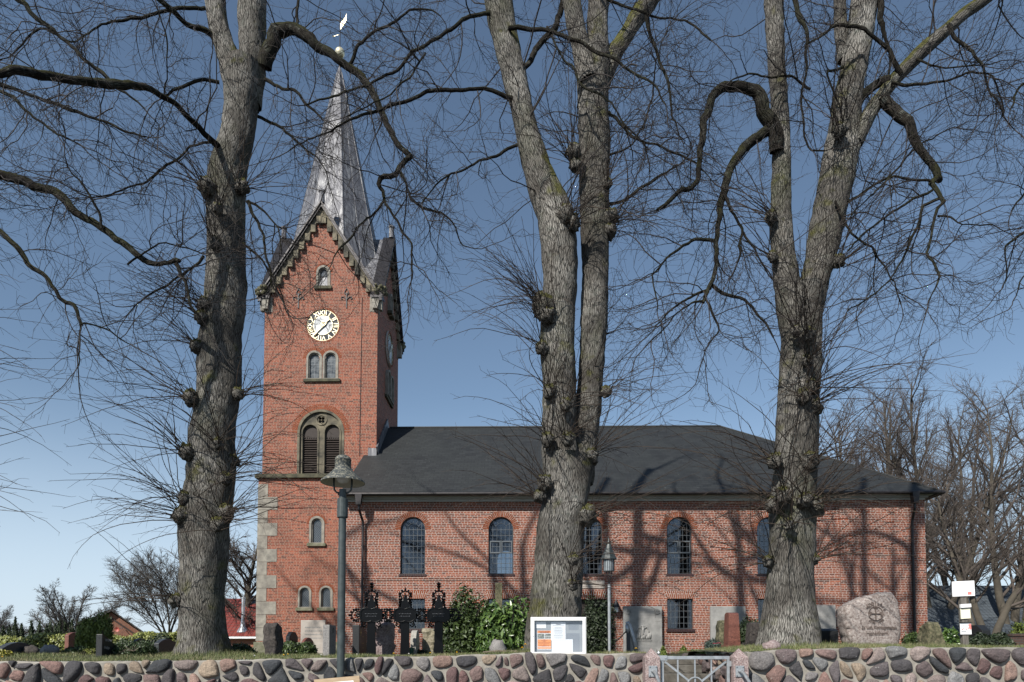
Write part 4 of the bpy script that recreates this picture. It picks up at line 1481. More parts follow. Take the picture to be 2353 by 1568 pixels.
def lime_tree(label, base, stems, limbs, burls, density=1.0, seed=0, top_limbs=5, shoots_n=16, shoot_len=(0.8, 2.0), flare=0.22, group='old lime trees behind the wall', upper=1.0):
    """stems/limbs are lists of [(point, radius)]; the first stem carries the rest"""
    rng = np.random.default_rng(seed)
    root = thing('lime_tree', label, 'tree', base, 0, group)
    off = Vector(base)
    acc, acc2 = [], []
    lines = []
    for i, st in enumerate(stems):
        big = st[0][1] > 0.2
        stem(acc, [(p - off, r) for p, r in st], n=44 if big else 26, step=0.09 if big else 0.12, lump=0.09, ridge=0.022 if big else 0.014, flare=flare if i == 0 else None, seed=seed + i * 3.1)
    trunk_tops = stems[1:]
    for i, (c, r) in enumerate(burls):
        burl(acc, Vector(c) - off, r, seed + i * 1.7)
    for i, lb in enumerate(limbs):
        own = []
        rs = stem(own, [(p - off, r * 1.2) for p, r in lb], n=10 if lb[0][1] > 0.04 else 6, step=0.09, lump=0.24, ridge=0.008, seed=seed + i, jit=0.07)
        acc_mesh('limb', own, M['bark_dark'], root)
        lines.append(rs)
    nlow = len(lines)
    # more limbs high in the crown
    for st in trunk_tops:
        rs = catmull(st, 0.5)
        for k in range(top_limbs + 2):
            j = int(len(rs) * rng.uniform(0.35, 0.97))
            p, r = rs[min(j, len(rs) - 1)]
            if p.z < 14.3: continue
            a = rng.uniform(0, 2 * PI); L = rng.uniform(3.5, 7.0)
            r0 = min(r * 0.85, 0.19)
            d = Vector((math.cos(a), math.sin(a), rng.uniform(0.05, 0.8))).normalized()
            q = grow(np.array([p - off]), np.array([d]), np.array([L]), 8, 0.16, 0.0, rng)[0]
            rs2 = stem(acc, [(Vector(q[i_]), r0 * (1 - 0.85 * i_ / 7)) for i_ in range(8)], n=7, step=0.3, lump=0.15, ridge=0, seed=seed + k)
            lines.append(rs2)
    acc_mesh('trunk', acc, M['bark'], root)
    # ----- branches and twigs
    S1, D1, L1 = [], [], []
    for li, rs in enumerate(lines):
        Pk, Rk, L = resample(rs, 26)
        n = int(L * (3.9 if li < nlow else (2.2 if Pk[0, 2] < 14.5 else 0.7)) * density) + 1
        S, D, i, t = spawn(Pk[None], n, 0.08, 0.99, 0.5, 1.35, rng)
        high = (S[:, 2] + off.z) > 16
        D[:, 2] = D[:, 2] * 0.8 + rng.normal(-0.05, 0.25, n)
        S1.append(S); D1.append(D); L1.append(rng.uniform(0.7, 2.1, n) * (1 - 0.35 * t))
        S1.append(Pk[-1:]); D1.append(nrm(Pk[-1:] - Pk[-2:-1])); L1.append(np.array([1.2]))
    for st in trunk_tops:
        Pk, Rk, L = resample([(p - off, r) for p, r in st], 40)
        n = int(L * 1.9 * density)
        S, D, i, t = spawn(Pk[None], n, 0.18, 0.99, 0.8, 1.4, rng)
        ok = (S[:, 2] < 15) | (rng.random(n) < 0.3)
        S, D, n = S[ok], D[ok], int(ok.sum())
        S1.append(S); D1.append(D); L1.append(rng.uniform(0.9, 2.6, n))
    S1, D1, L1 = np.vstack(S1), np.vstack(D1), np.concatenate(L1)
    V, F, b = [], [], 0

    def put(P, r0, r1, sides=3):
        nonlocal b
        K = P.shape[1]
        R = np.asarray(r0)[:, None] * np.linspace(1, 0, K)[None] + np.asarray(r1)[:, None] * np.linspace(0, 1, K)[None]
        v_, f_ = tubes(P, R, sides)
        V.append(v_); F.append(f_ + b); b += len(v_)

    A = grow(S1, D1, L1, 9, 0.20, rng.uniform(-0.09, 0.05, len(S1)), rng)
    ra = 0.0038 + 0.0058 * L1
    put(A, ra, ra * 0.42, 4)
    S, D, i, t = spawn(A, 6, 0.12, 0.98, 0.45, 1.15, rng, even=True)
    L = rng.uniform(0.30, 0.95, len(S)) * (1.15 - 0.5 * t)
    B = grow(S, D, L, 6, 0.16, rng.uniform(-0.08, 0.04, len(S)), rng)
    put(B, np.full(len(S), 0.0045), np.full(len(S), 0.0028))
    keep = rng.random(len(S)) < 1.0
    B2 = B[keep]
    S, D, i, t = spawn(B2, 4, 0.2, 0.98, 0.5, 1.1, rng, even=True)
    L = rng.uniform(0.10, 0.36, len(S))
    C = grow(S, D, L, 4, 0.14, 0.0, rng)
    put(C, np.full(len(S), 0.0028), np.full(len(S), 0.002))
    mesh_np('crown', np.vstack(V), np.vstack(F), M['twig'], root, False)
    # ----- shoots that sprout from the burrs
    V, F, b = [], [], 0
    S, D, L = [], [], []
    cx = Vector(base)
    for c, r in burls:
        if shoots_n <= 0: break
        m = max(3, int(shoots_n * min(1.4, r / 0.14)))
        ctr = min(stems, key=lambda s_: min((p - Vector(c)).length for p, _ in s_))
        pc = min(ctr, key=lambda q: abs(q[0].z - Vector(c).z))[0]
        out = Vector(c) - pc; out.z = 0
        out = out.normalized() if out.length > 1e-3 else Vector((0, -1, 0))
        az = math.atan2(out.y, out.x) + rng.normal(0, 0.55, m)
        el = rng.uniform(0.02, 0.95, m)
        S.append(np.array(Vector(c) - off)[None] + rng.normal(0, r * 0.45, (m, 3)))
        D.append(np.c_[np.cos(az) * np.cos(el), np.sin(az) * np.cos(el), np.sin(el)])
        L.append(rng.uniform(*shoot_len, m))
    if S:
        S, D, L = np.vstack(S), np.vstack(D), np.concatenate(L)
        A = grow(S, D, L, 10, 0.095, rng.uniform(-0.10, -0.01, len(S)), rng)
        r0 = 0.003 + 0.0032 * L
        put(A, r0, np.full(len(S), 0.0028), 4)
        S, D, i, t = spawn(A, 6, 0.2, 0.98, 0.35, 0.85, rng, even=True)
        L = rng.uniform(0.10, 0.5, len(S)) * (1.2 - t * 0.7)
        B = grow(S, D, L, 5, 0.12, -0.02, rng)
        put(B, np.full(len(S), 0.003), np.full(len(S), 0.002))
        mesh_np('shoots', np.vstack(V), np.vstack(F), M['shoot'], root, False)
    return root


EXT = [(0, -0)]

def grow_base(px, d):
    return gpt(px, d, -0.05)


# --- the lime on the left (forked above the clock)
D1_ = 14.0
s_main = P2([(461, 1512, 118), (463, 1480, 110), (464, 1400, 104), (468, 1300, 103), (471, 1200, 110), (484, 1100, 107), (490, 1000, 103), (503, 900, 97), (506, 800, 94), (516, 700, 92), (521, 600, 88), (518, 500, 86), (526, 400, 88), (548, 300, 78), (558, 200, 82), (562, 150, 80)], D1_)
s_l = P2([(550, 240, 62), (532, 150, 54), (508, 80, 48), (494, 0, 46), (480, -150, 42), (468, -400, 46.368), (455, -800, 48.6), (445, -1300, 34)], D1_)
s_r = P2([(566, 240, 70), (579, 150, 62), (581, 80, 62), (581, 0, 64), (592, -150, 56), (604, -400, 59.248), (622, -800, 60.75), (640, -1400, 34)], D1_ + 0.1)
limbs = [
    P2([(605, 150, 30), (622, 108, 29), (636, 78, 28), (668, 67, 22), (695, 78, 21), (741, 115, 17), (797, 150, 16), (830, 177, 15), (851, 204, 15), (870, 247, 13), (897, 301, 12), (926, 341, 11), (942, 360, 11)], 14, 13.4),
    P2([(942, 360, 10), (921, 384, 10), (910, 398, 9), (875, 406, 9), (870, 420, 8), (878, 437, 7), (882, 461, 6), (897, 491, 5), (910, 507, 5), (926, 539, 4.5), (940, 560, 4), (945, 590, 4), (949, 630, 3), (942, 660, 2)], 13.4, 13.2),
    P2([(921, 400, 6), (945, 456, 5), (975, 477, 5), (1015, 493, 4), (1045, 517, 3), (1053, 550, 3), (1075, 570, 2)], 13.4, 13.2),
    P2([(882, 461, 5), (843, 504, 4), (797, 555, 4), (773, 577, 3), (762, 602, 2)], 13.4, 13.2),
    P2([(605, 180, 7), (647, 204, 6), (679, 212, 6), (709, 242, 5), (736, 269, 3)], 14, 13.6),
    P2([(800, 150, 7), (824, 105, 6), (865, 72, 5), (897, 54, 5), (932, 29, 4), (942, 22, 4), (991, 24, 3), (1018, 35, 2)], 13.7, 13.5),
    P2([(682, 70, 6), (682, 0, 5), (678, -120, 3)], 13.8, 13.8),
    P2([(507, 345, 14), (497, 336, 14), (478, 315, 12), (451, 285, 11), (416, 250, 10), (381, 226, 12), (336, 207, 13), (285, 196, 14), (228, 185, 15), (172, 188, 15), (107, 172, 16), (54, 167, 17), (0, 168, 18), (-90, 150, 17), (-200, 160, 12)], 13.9, 9.6),
    P2([(489, 91, 12), (470, 73, 11), (430, 51, 10), (398, 27, 11), (355, 0, 9), (300, -35, 8), (200, -80, 4)], 14, 12.5),
    P2([(473, 19, 7), (416, 16, 6), (336, 38, 6), (282, 51, 5), (242, 56, 4), (161, 96, 4), (97, 64, 4), (40, 110, 3), (0, 140, 2)], 14, 12.8),
    P2([(500, 188, 7), (457, 189, 6), (403, 207, 5), (381, 215, 4), (383, 150, 3), (380, 85, 3), (360, 20, 2)], 14, 13.4),
    P2([(495, 330, 9), (484, 327, 7), (443, 338, 6), (403, 365, 5), (363, 403, 5), (341, 419, 4), (282, 434, 3.5), (242, 448, 3), (201, 453, 2)], 13.8, 13),
    P2([(566, 464, 7), (586, 504, 6), (607, 552, 5), (618, 617, 4), (623, 652, 3)], 13.7, 13.3),
    P2([(570, 458, 5), (604, 480, 4), (631, 517, 3), (650, 570, 2)], 13.7, 13.4),
    P2([(590, 270, 6), (640, 290, 5), (690, 330, 4), (740, 380, 3), (760, 430, 2)], 14.2, 14.6),
    P2([(470, 590, 6), (430, 620, 5), (380, 660, 4), (330, 690, 3), (290, 730, 2)], 13.7, 13.2),
    P2([(560, 560, 5), (600, 600, 4), (640, 660, 3), (660, 720, 2)], 13.7, 13.4),
]
fr = lambda px, py, d, side: at(px, py, d)
b1 = [(at(474, 430, 13.6), 0.17), (at(556, 430, 13.75), 0.14), (at(470, 700, 13.65), 0.14), (at(463, 730, 13.6), 0.13), (at(451, 795, 13.7), 0.12), (at(438, 915, 13.6), 0.15), (at(548, 905, 13.8), 0.12),
      (at(430, 1040, 13.6), 0.15), (at(500, 1020, 13.5), 0.11), (at(520, 1100, 13.6), 0.12), (at(418, 1185, 13.6), 0.17), (at(500, 1205, 13.45), 0.13), (at(425, 1145, 13.6), 0.13), (at(535, 1060, 13.9), 0.12),
      (at(520, 1180, 13.6), 0.16), (at(405, 1380, 13.7), 0.13), (at(495, 560, 13.5), 0.12), (at(500, 480, 13.5), 0.1)]
lime_tree('old lime tree forking high up, standing left of the clock tower', grow_base(461, D1_), [s_main, s_l, s_r], limbs, b1, 1.0, 3, shoots_n=19, shoot_len=(0.8, 2.5))

# --- the lime in the middle (two stems grown together)
D2_ = 13.1
s_main = P2([(1272, 1512, 136), (1274, 1470, 126), (1275, 1415, 118), (1282, 1300, 110), (1290, 1200, 112), (1303, 1120, 106), (1308, 1050, 108)], D2_)
s_l = P2([(1288, 1110, 76), (1284, 1000, 80), (1284, 900, 80), (1283, 800, 82), (1285, 700, 80), (1287, 600, 84), (1277, 500, 84), (1250, 430, 76), (1232, 380, 66), (1210, 300, 58), (1188, 200, 56), (1165, 100, 60), (1145, 0, 66), (1125, -150, 52), (1100, -400, 51.52), (1080, -800, 52.65), (1065, -1300, 34)], D2_)
s_r = P2([(1326, 1110, 76), (1340, 1000, 74), (1356, 900, 60), (1362, 800, 60), (1366, 700, 66), (1368, 600, 66), (1368, 500, 68), (1366, 420, 70), (1366, 330, 72), (1364, 250, 72), (1364, 180, 80), (1362, 130, 84)], D2_ + 0.25)
s_r1 = P2([(1354, 190, 54), (1330, 90, 44), (1314, 0, 44), (1300, -150, 40), (1290, -450, 38.64), (1280, -900, 36.45), (1275, -1400, 34)], D2_ + 0.1)
s_r2 = P2([(1370, 190, 60), (1374, 90, 52), (1375, 0, 50), (1380, -150, 46), (1386, -450, 46.368), (1395, -900, 44.55), (1400, -1500, 34)], D2_ + 0.35)
s_r3 = P2([(1376, 200, 50), (1408, 130, 42), (1440, 80, 38), (1470, 30, 38), (1496, 0, 38), (1560, -110, 34), (1640, -300, 26), (1700, -600, 23.184), (1740, -1000, 12.15)], D2_ + 0.3, D2_ + 1.0)
limbs = [
    P2([(1135, 25, 10), (1112, 27, 8), (1071, 40, 8), (1031, 64, 7), (977, 107, 7), (951, 123, 6), (910, 158, 6), (857, 188, 5), (816, 204, 4), (762, 223, 4), (700, 250, 3)], 13, 12.3),
    P2([(972, 115, 4), (961, 153, 4), (929, 183, 4), (897, 215, 3), (862, 240, 3), (800, 270, 2)], 12.6, 12.3),
    P2([(1185, 224, 12), (1160, 218, 9), (1133, 204, 8), (1090, 206, 7), (1004, 207, 7), (964, 220, 7), (897, 244, 6), (830, 269, 5), (773, 295, 4), (725, 317, 3), (660, 350, 2)], 13, 12.2),
    P2([(1170, 62, 9), (1203, 62, 8), (1256, 64, 7), (1299, 86, 7), (1350, 107, 6), (1391, 132, 6), (1431, 153, 5), (1471, 177, 5), (1501, 193, 4), (1525, 242, 3)], 12.8, 12.2),
    P2([(1200, 165, 11), (1210, 152, 10), (1230, 118, 11), (1267, 67, 12), (1283, 40, 12), (1289, 0, 12), (1300, -120, 10), (1290, -300, 4)], 13.1, 13.4),
    P2([(1375, -20, 8), (1401, 0, 6), (1471, 27, 5), (1538, 40, 4), (1592, 56, 4), (1632, 91, 3)], 13.2, 12.8),
    P2([(1256, 64, 5), (1290, 120, 4), (1340, 200, 4), (1400, 240, 3), (1450, 300, 3), (1500, 350, 2)], 12.7, 12.2),
    P2([(1400, 255, 6), (1445, 300, 5), (1500, 330, 4), (1545, 350, 4), (1590, 370, 3), (1640, 420, 2)], 13.2, 12.8),
    P2([(1400, 470, 6), (1436, 456, 5), (1471, 432, 5), (1517, 405, 5), (1560, 380, 3), (1590, 340, 2)], 13.3, 13),
    P2([(1400, 360, 5), (1450, 330, 4), (1490, 260, 4), (1500, 180, 3), (1520, 90, 2)], 13.2, 12.9),
    P2([(1190, 330, 6), (1140, 360, 5), (1080, 380, 4), (1010, 420, 3), (970, 470, 2)], 12.9, 12.5),
    P2([(1480, 30, 7), (1500, 100, 6), (1530, 180, 5), (1545, 260, 4), (1565, 330, 2)], 13.4, 13),
]
b2 = [(at(1318, 350, 12.95), 0.14), (at(1322, 380, 13.0), 0.12), (at(1404, 500, 13.2), 0.15), (at(1402, 530, 13.2), 0.13), (at(1300, 495, 12.75), 0.17), (at(1315, 515, 12.8), 0.15), (at(1248, 705, 12.8), 0.21), (at(1240, 690, 12.75), 0.12), (at(1256, 725, 12.75), 0.15),
      (at(1245, 800, 12.85), 0.12), (at(1262, 900, 12.75), 0.12), (at(1300, 930, 12.6), 0.11), (at(1258, 1010, 12.7), 0.12), (at(1305, 1010, 12.55), 0.12), (at(1358, 1050, 12.9), 0.14), (at(1252, 1110, 12.7), 0.14), (at(1350, 1185, 12.75), 0.17),
      (at(1318, 1285, 12.45), 0.10), (at(1316, 1345, 12.45), 0.09), (at(1240, 1140, 12.8), 0.12), (at(1395, 420, 13.1), 0.10), (at(1392, 900, 13.2), 0.1)]
lime_tree('old lime tree of two fused stems behind the white notice case', grow_base(1272, D2_), [s_main, s_l, s_r, s_r1, s_r2, s_r3], limbs, b2, 0.95, 5, shoots_n=15, shoot_len=(0.7, 2.3), flare=0.12)

# --- the lime on the right (with the hooked limb)
D3_ = 13.5
s_main = P2([(1810, 1488, 132), (1811, 1455, 124), (1812, 1400, 113), (1814, 1300, 104), (1822, 1200, 100), (1828, 1100, 98), (1830, 1000, 96), (1836, 900, 92), (1842, 800, 90), (1838, 720, 100), (1836, 670, 104)], D3_)
s_l = P2([(1822, 720, 66), (1808, 650, 60), (1800, 580, 52), (1796, 500, 48), (1796, 400, 44), (1795, 320, 42), (1791, 240, 40), (1785, 150, 38), (1778, 0, 42), (1770, -200, 36), (1765, -500, 36.064), (1760, -900, 36.45), (1758, -1400, 34)], D3_)
s_r = P2([(1856, 720, 66), (1870, 650, 68), (1888, 580, 72), (1905, 500, 76), (1925, 400, 76), (1935, 330, 76), (1944, 260, 66), (1958, 180, 62), (1975, 90, 58), (1986, 0, 56), (2000, -150, 50), (2010, -500, 48.944), (2020, -900, 48.6), (2030, -1450, 34)], D3_ + 0.1)
s_m = P2([(1940, 140, 30), (1932, 60, 30), (1930, 0, 29), (1925, -150, 26), (1915, -450, 23.184), (1910, -900, 12.15)], D3_ + 0.4)
s_rl = P2([(1962, 330, 40), (2000, 258, 34), (2025, 223, 33), (2051, 188, 33), (2084, 153, 32), (2124, 113, 31), (2178, 67, 29), (2218, 30, 28), (2262, 0, 27), (2330, -60, 24), (2450, -180, 16), (2560, -350, 6)], D3_, D3_ - 0.6)
limbs = [
    P2([(1976, 240, 17), (1984, 228, 16), (2011, 199, 16), (2042, 188, 16)], 13.6, 13.3),
    P2([(2030, 230, 22), (2059, 258, 21), (2084, 285, 19), (2102, 320, 17), (2124, 360, 15), (2151, 392, 15), (2156, 411, 14), (2151, 407, 12), (2137, 423, 10), (2156, 445, 9), (2172, 466, 8)], 13.3, 12.6),
    P2([(2162, 456, 6), (2124, 475, 6), (2105, 517, 5), (2086, 569, 5), (2054, 625, 4), (2033, 655, 3), (1990, 690, 3), (1950, 715, 2)], 12.7, 12.3),
    P2([(2172, 466, 6), (2153, 485, 6), (2143, 536, 5), (2133, 577, 5), (2150, 610, 4), (2159, 637, 4), (2150, 665, 3), (2130, 690, 2)], 12.6, 12.3),
    P2([(2140, 438, 5), (2062, 477, 4), (1990, 536, 4), (1949, 571, 3)], 12.7, 12.5),
    P2([(2142, 415, 5), (2070, 405, 4), (2043, 413, 4), (2003, 448, 4), (1955, 499, 3)], 12.7, 12.5),
    P2([(2156, 493, 4), (2186, 499, 4), (2218, 512, 3), (2282, 517, 3)], 12.6, 12.3),
    P2([(1782, 350, 30), (1777, 309, 28), (1761, 269, 27), (1743, 223, 24), (1721, 207, 20), (1686, 199, 18), (1662, 196, 18), (1643, 215, 17), (1630, 255, 15), (1616, 290, 14), (1608, 336, 13), (1608, 390, 12), (1605, 412, 10), (1579, 432, 9), (1533, 459, 8), (1509, 483, 6)], 13.4, 12.5),
    P2([(1775, 295, 18), (1748, 309, 18), (1710, 330, 18), (1697, 357, 16), (1675, 402, 15), (1659, 469, 14), (1648, 515, 12), (1646, 563, 10), (1640, 617, 8), (1629, 671, 8), (1619, 697, 6)], 13.4, 12.8),
    P2([(1645, 552, 7), (1606, 547, 6), (1557, 574, 5), (1506, 622, 4), (1501, 630, 4), (1509, 671, 3), (1509, 716, 2)], 13, 12.6),
    P2([(1664, 450, 7), (1686, 491, 6), (1708, 536, 6), (1700, 563, 5), (1694, 606, 4)], 13, 12.8),
    P2([(1634, 655, 7), (1673, 679, 6), (1713, 695, 5), (1753, 738, 4), (1780, 775, 3)], 12.9, 12.7),
    P2([(1634, 660, 5), (1579, 687, 4), (1517, 740, 3), (1485, 778, 2)], 12.9, 12.6),
    P2([(1621, 690, 5), (1579, 703, 4), (1525, 751, 3), (1485, 797, 2)], 12.8, 12.6),
    P2([(1620, 692, 4), (1635, 719, 4), (1655, 751, 3), (1632, 783, 3), (1616, 821, 2)], 12.8, 12.7),
    P2([(1708, 536, 5), (1740, 587, 3), (1767, 633, 2)], 12.9, 12.8),
    P2([(1800, -60, 13), (1828, 0, 11), (1839, 46, 9), (1855, 73, 7), (1850, 134, 5), (1842, 201, 5), (1845, 282, 4), (1855, 341, 4), (1896, 349, 3)], 13.4, 13.2),
    P2([(1995, -50, 14), (2019, 0, 12), (2019, 46, 11), (2038, 107, 6), (2046, 172, 4)], 13.5, 13.5),
    P2([(1940, 155, 6), (1927, 160, 5), (1906, 164, 5), (1904, 185, 4), (1920, 223, 3)], 13.4, 13.3),
    P2([(2067, 170, 10), (2043, 121, 9), (2003, 83, 7), (1963, 59, 6), (1917, 56, 5), (1900, 75, 4), (1850, 103, 3)], 13.2, 12.8),
    P2([(2046, 193, 6), (2110, 195, 5), (2178, 185, 4), (2231, 169, 4), (2285, 172, 3), (2306, 241, 3), (2303, 282, 2)], 13.2, 12.7),
    P2([(2095, 142, 6), (2107, 130, 5), (2140, 150, 4), (2175, 156, 3), (2230, 150, 3), (2300, 137, 2)], 13.2, 12.8),
    P2([(1950, 470, 6), (2000, 430, 5), (2060, 390, 4), (2120, 330, 3), (2200, 290, 2)], 13.4, 13.0),
    P2([(1920, 460, 5), (1960, 540, 4), (2000, 570, 4), (2050, 640, 3), (2070, 700, 2)], 13.2, 12.9),
    P2([(1862, 200, 5), (1830, 182, 5), (1790, 178, 4), (1720, 172, 3), (1680, 190, 2)], 13.3, 13.0),
    P2([(2180, 60, 8), (2210, 100, 6), (2250, 150, 5), (2290, 230, 4), (2330, 300, 2)], 13, 12.5),
]
b3 = [(at(1930, 300, 13.15), 0.13), (at(1772, 500, 13.3), 0.12), (at(1775, 590, 13.3), 0.10), (at(1928, 600, 13.4), 0.12), (at(1860, 770, 13.0), 0.12), (at(1848, 910, 13.0), 0.13), (at(1866, 890, 13.1), 0.14), (at(1870, 935, 13.2), 0.15), (at(1780, 1060, 13.2), 0.14),
      (at(1862, 1060, 13.1), 0.16), (at(1800, 1140, 13.0), 0.15), (at(1870, 1165, 13.2), 0.18), (at(1850, 1150, 12.95), 0.14), (at(1774, 1160, 13.2), 0.14), (at(1765, 1290, 13.3), 0.11), (at(1868, 1285, 13.3), 0.11), (at(1855, 830, 13.0), 0.10), (at(1830, 760, 13.0), 0.10), (at(1815, 1205, 12.9), 0.09)]
lime_tree('old lime tree with a hooked limb, standing beside the inscribed boulder', grow_base(1810, D3_), [s_main, s_l, s_r, s_m, s_rl], limbs, b3, 0.9, 8, shoots_n=17, shoot_len=(0.9, 2.9), flare=0.2)

# --- a lime beyond the left edge, whose limbs and shoots reach into the picture
D0_ = 12.6
s_main = P2([(-270, 1510, 130), (-268, 1400, 112), (-265, 1100, 104), (-268, 800, 98), (-262, 500, 94), (-262, 250, 90)], D0_)
s_l = P2([(-270, 330, 60), (-300, 150, 52), (-330, -100, 46), (-350, -500, 41.216), (-360, -1200, 34)], D0_)
s_r = P2([(-255, 330, 62), (-235, 150, 54), (-225, -100, 46), (-200, -500, 43.792), (-190, -1300, 34)], D0_)
limbs = [
    P2([(-235, 350, 30), (-120, 375, 24), (0, 405, 20), (54, 415, 17), (107, 432, 16), (134, 445, 17), (161, 472, 15), (193, 499, 13), (228, 523, 13), (269, 550, 12), (295, 563, 12), (317, 587, 12), (338, 601, 11), (376, 601, 10), (411, 598, 10), (420, 605, 9)], 12.6, 12.2),
    P2([(406, 602, 8), (416, 638, 8), (430, 671, 7), (443, 703, 6), (457, 722, 4)], 12.2, 12.2),
    P2([(-235, 440, 26), (-100, 490, 16), (0, 539, 10), (32, 568, 10), (67, 606, 9), (107, 644, 9), (134, 679, 8), (158, 695, 8), (175, 705, 7), (183, 732, 6), (188, 748, 5)], 12.5, 12),
    P2([(181, 732, 4), (182, 790, 3), (178, 840, 2)], 12, 12),
    P2([(188, 745, 4), (215, 748, 3), (260, 765, 3), (300, 790, 2)], 12, 12),
    P2([(-220, -60, 16), (-100, -60, 12), (0, -30, 9), (75, 30, 8), (113, 62, 8), (188, 134, 7), (242, 178, 6), (330, 250, 3)], 12.6, 12.3),
    P2([(-235, 120, 14), (-120, 150, 11), (0, 193, 9), (80, 226, 7), (148, 244, 6), (207, 269, 5), (282, 301, 4), (333, 314, 3)], 12.6, 12.2),
    P2([(-235, 170, 12), (-100, 170, 8), (0, 210, 6), (60, 255, 5), (130, 310, 4), (180, 330, 2)], 12.4, 11.9),
    P2([(290, 610, 4), (330, 585, 4), (380, 560, 3), (470, 590, 2)], 12.2, 12),
    P2([(230, 525, 5), (220, 470, 4), (165, 400, 3), (145, 360, 2)], 12.3, 12),
]
b0 = [(at(-225, y, D0_ - 0.2), 0.16) for y in (640, 760, 860, 960, 1050, 1130, 1190)]
lime_tree('lime tree whose limbs reach in over the conifer row, trunk out of sight', grow_base(-270, D0_), [s_main, s_l, s_r], limbs, b0, 0.9, 13, shoots_n=15, shoot_len=(1.6, 2.9))

# --- the next lime of the row, farther out to the left
D5_ = 12.0
s_main = P2([(-1330, 1510, 130), (-1330, 1100, 104), (-1326, 700, 98), (-1326, 300, 92)], D5_)
s_l = P2([(-1335, 360, 64), (-1370, 100, 54), (-1390, -300, 46), (-1400, -700, 40.32), (-1400, -1300, 34)], D5_)
s_r = P2([(-1318, 360, 64), (-1290, 100, 56), (-1270, -300, 48), (-1240, -700, 40.32), (-1220, -1400, 34)], D5_)
s_c = P2([(-1326, 360, 60), (-1330, 100, 52), (-1310, -300, 42), (-1320, -800, 43.2), (-1330, -1500, 34)], D5_ + 0.3)
lime_tree('next lime tree of the row beyond the left picture edge, wholly out of sight', grow_base(-1330, D5_), [s_main, s_l, s_r, s_c], [], [], 0.8, 29, shoots_n=0)

# --- a lime beyond the right edge
D4_ = 13.0
s_main = P2([(2720, 1480, 120), (2720, 1100, 100), (2715, 700, 92), (2712, 400, 90)], D4_)
s_l = P2([(2705, 450, 56), (2680, 200, 50), (2670, -100, 46), (2650, -500, 41.216), (2640, -1200, 34)], D4_)
s_r = P2([(2725, 450, 56), (2750, 200, 50), (2770, -100, 46), (2790, -500, 41.216), (2800, -1200, 34)], D4_)
limbs = [
    P2([(2700, 330, 24), (2580, 400, 14), (2450, 480, 9), (2352, 531, 5), (2312, 563, 4), (2304, 585, 3), (2306, 630, 3), (2298, 657, 2)], 13, 12.4),
    P2([(2700, 420, 18), (2560, 520, 10), (2450, 570, 7), (2370, 610, 4), (2335, 680, 2)], 13, 12.5),
    P2([(2690, 200, 16), (2560, 260, 10), (2450, 330, 7), (2380, 400, 5), (2330, 480, 3)], 13, 12.5),
    P2([(2680, 60, 16), (2560, 100, 10), (2450, 150, 7), (2360, 190, 5), (2320, 250, 3)], 13, 12.5),
]
b4 = [(at(2680, y, D4_ - 0.2), 0.16) for y in (800, 1000)]
lime_tree('lime tree whose twigs reach in over the grey roofed hall, trunk out of sight', grow_base(2720, D4_), [s_main, s_l, s_r], limbs, b4, 0.8, 17, shoots_n=8)


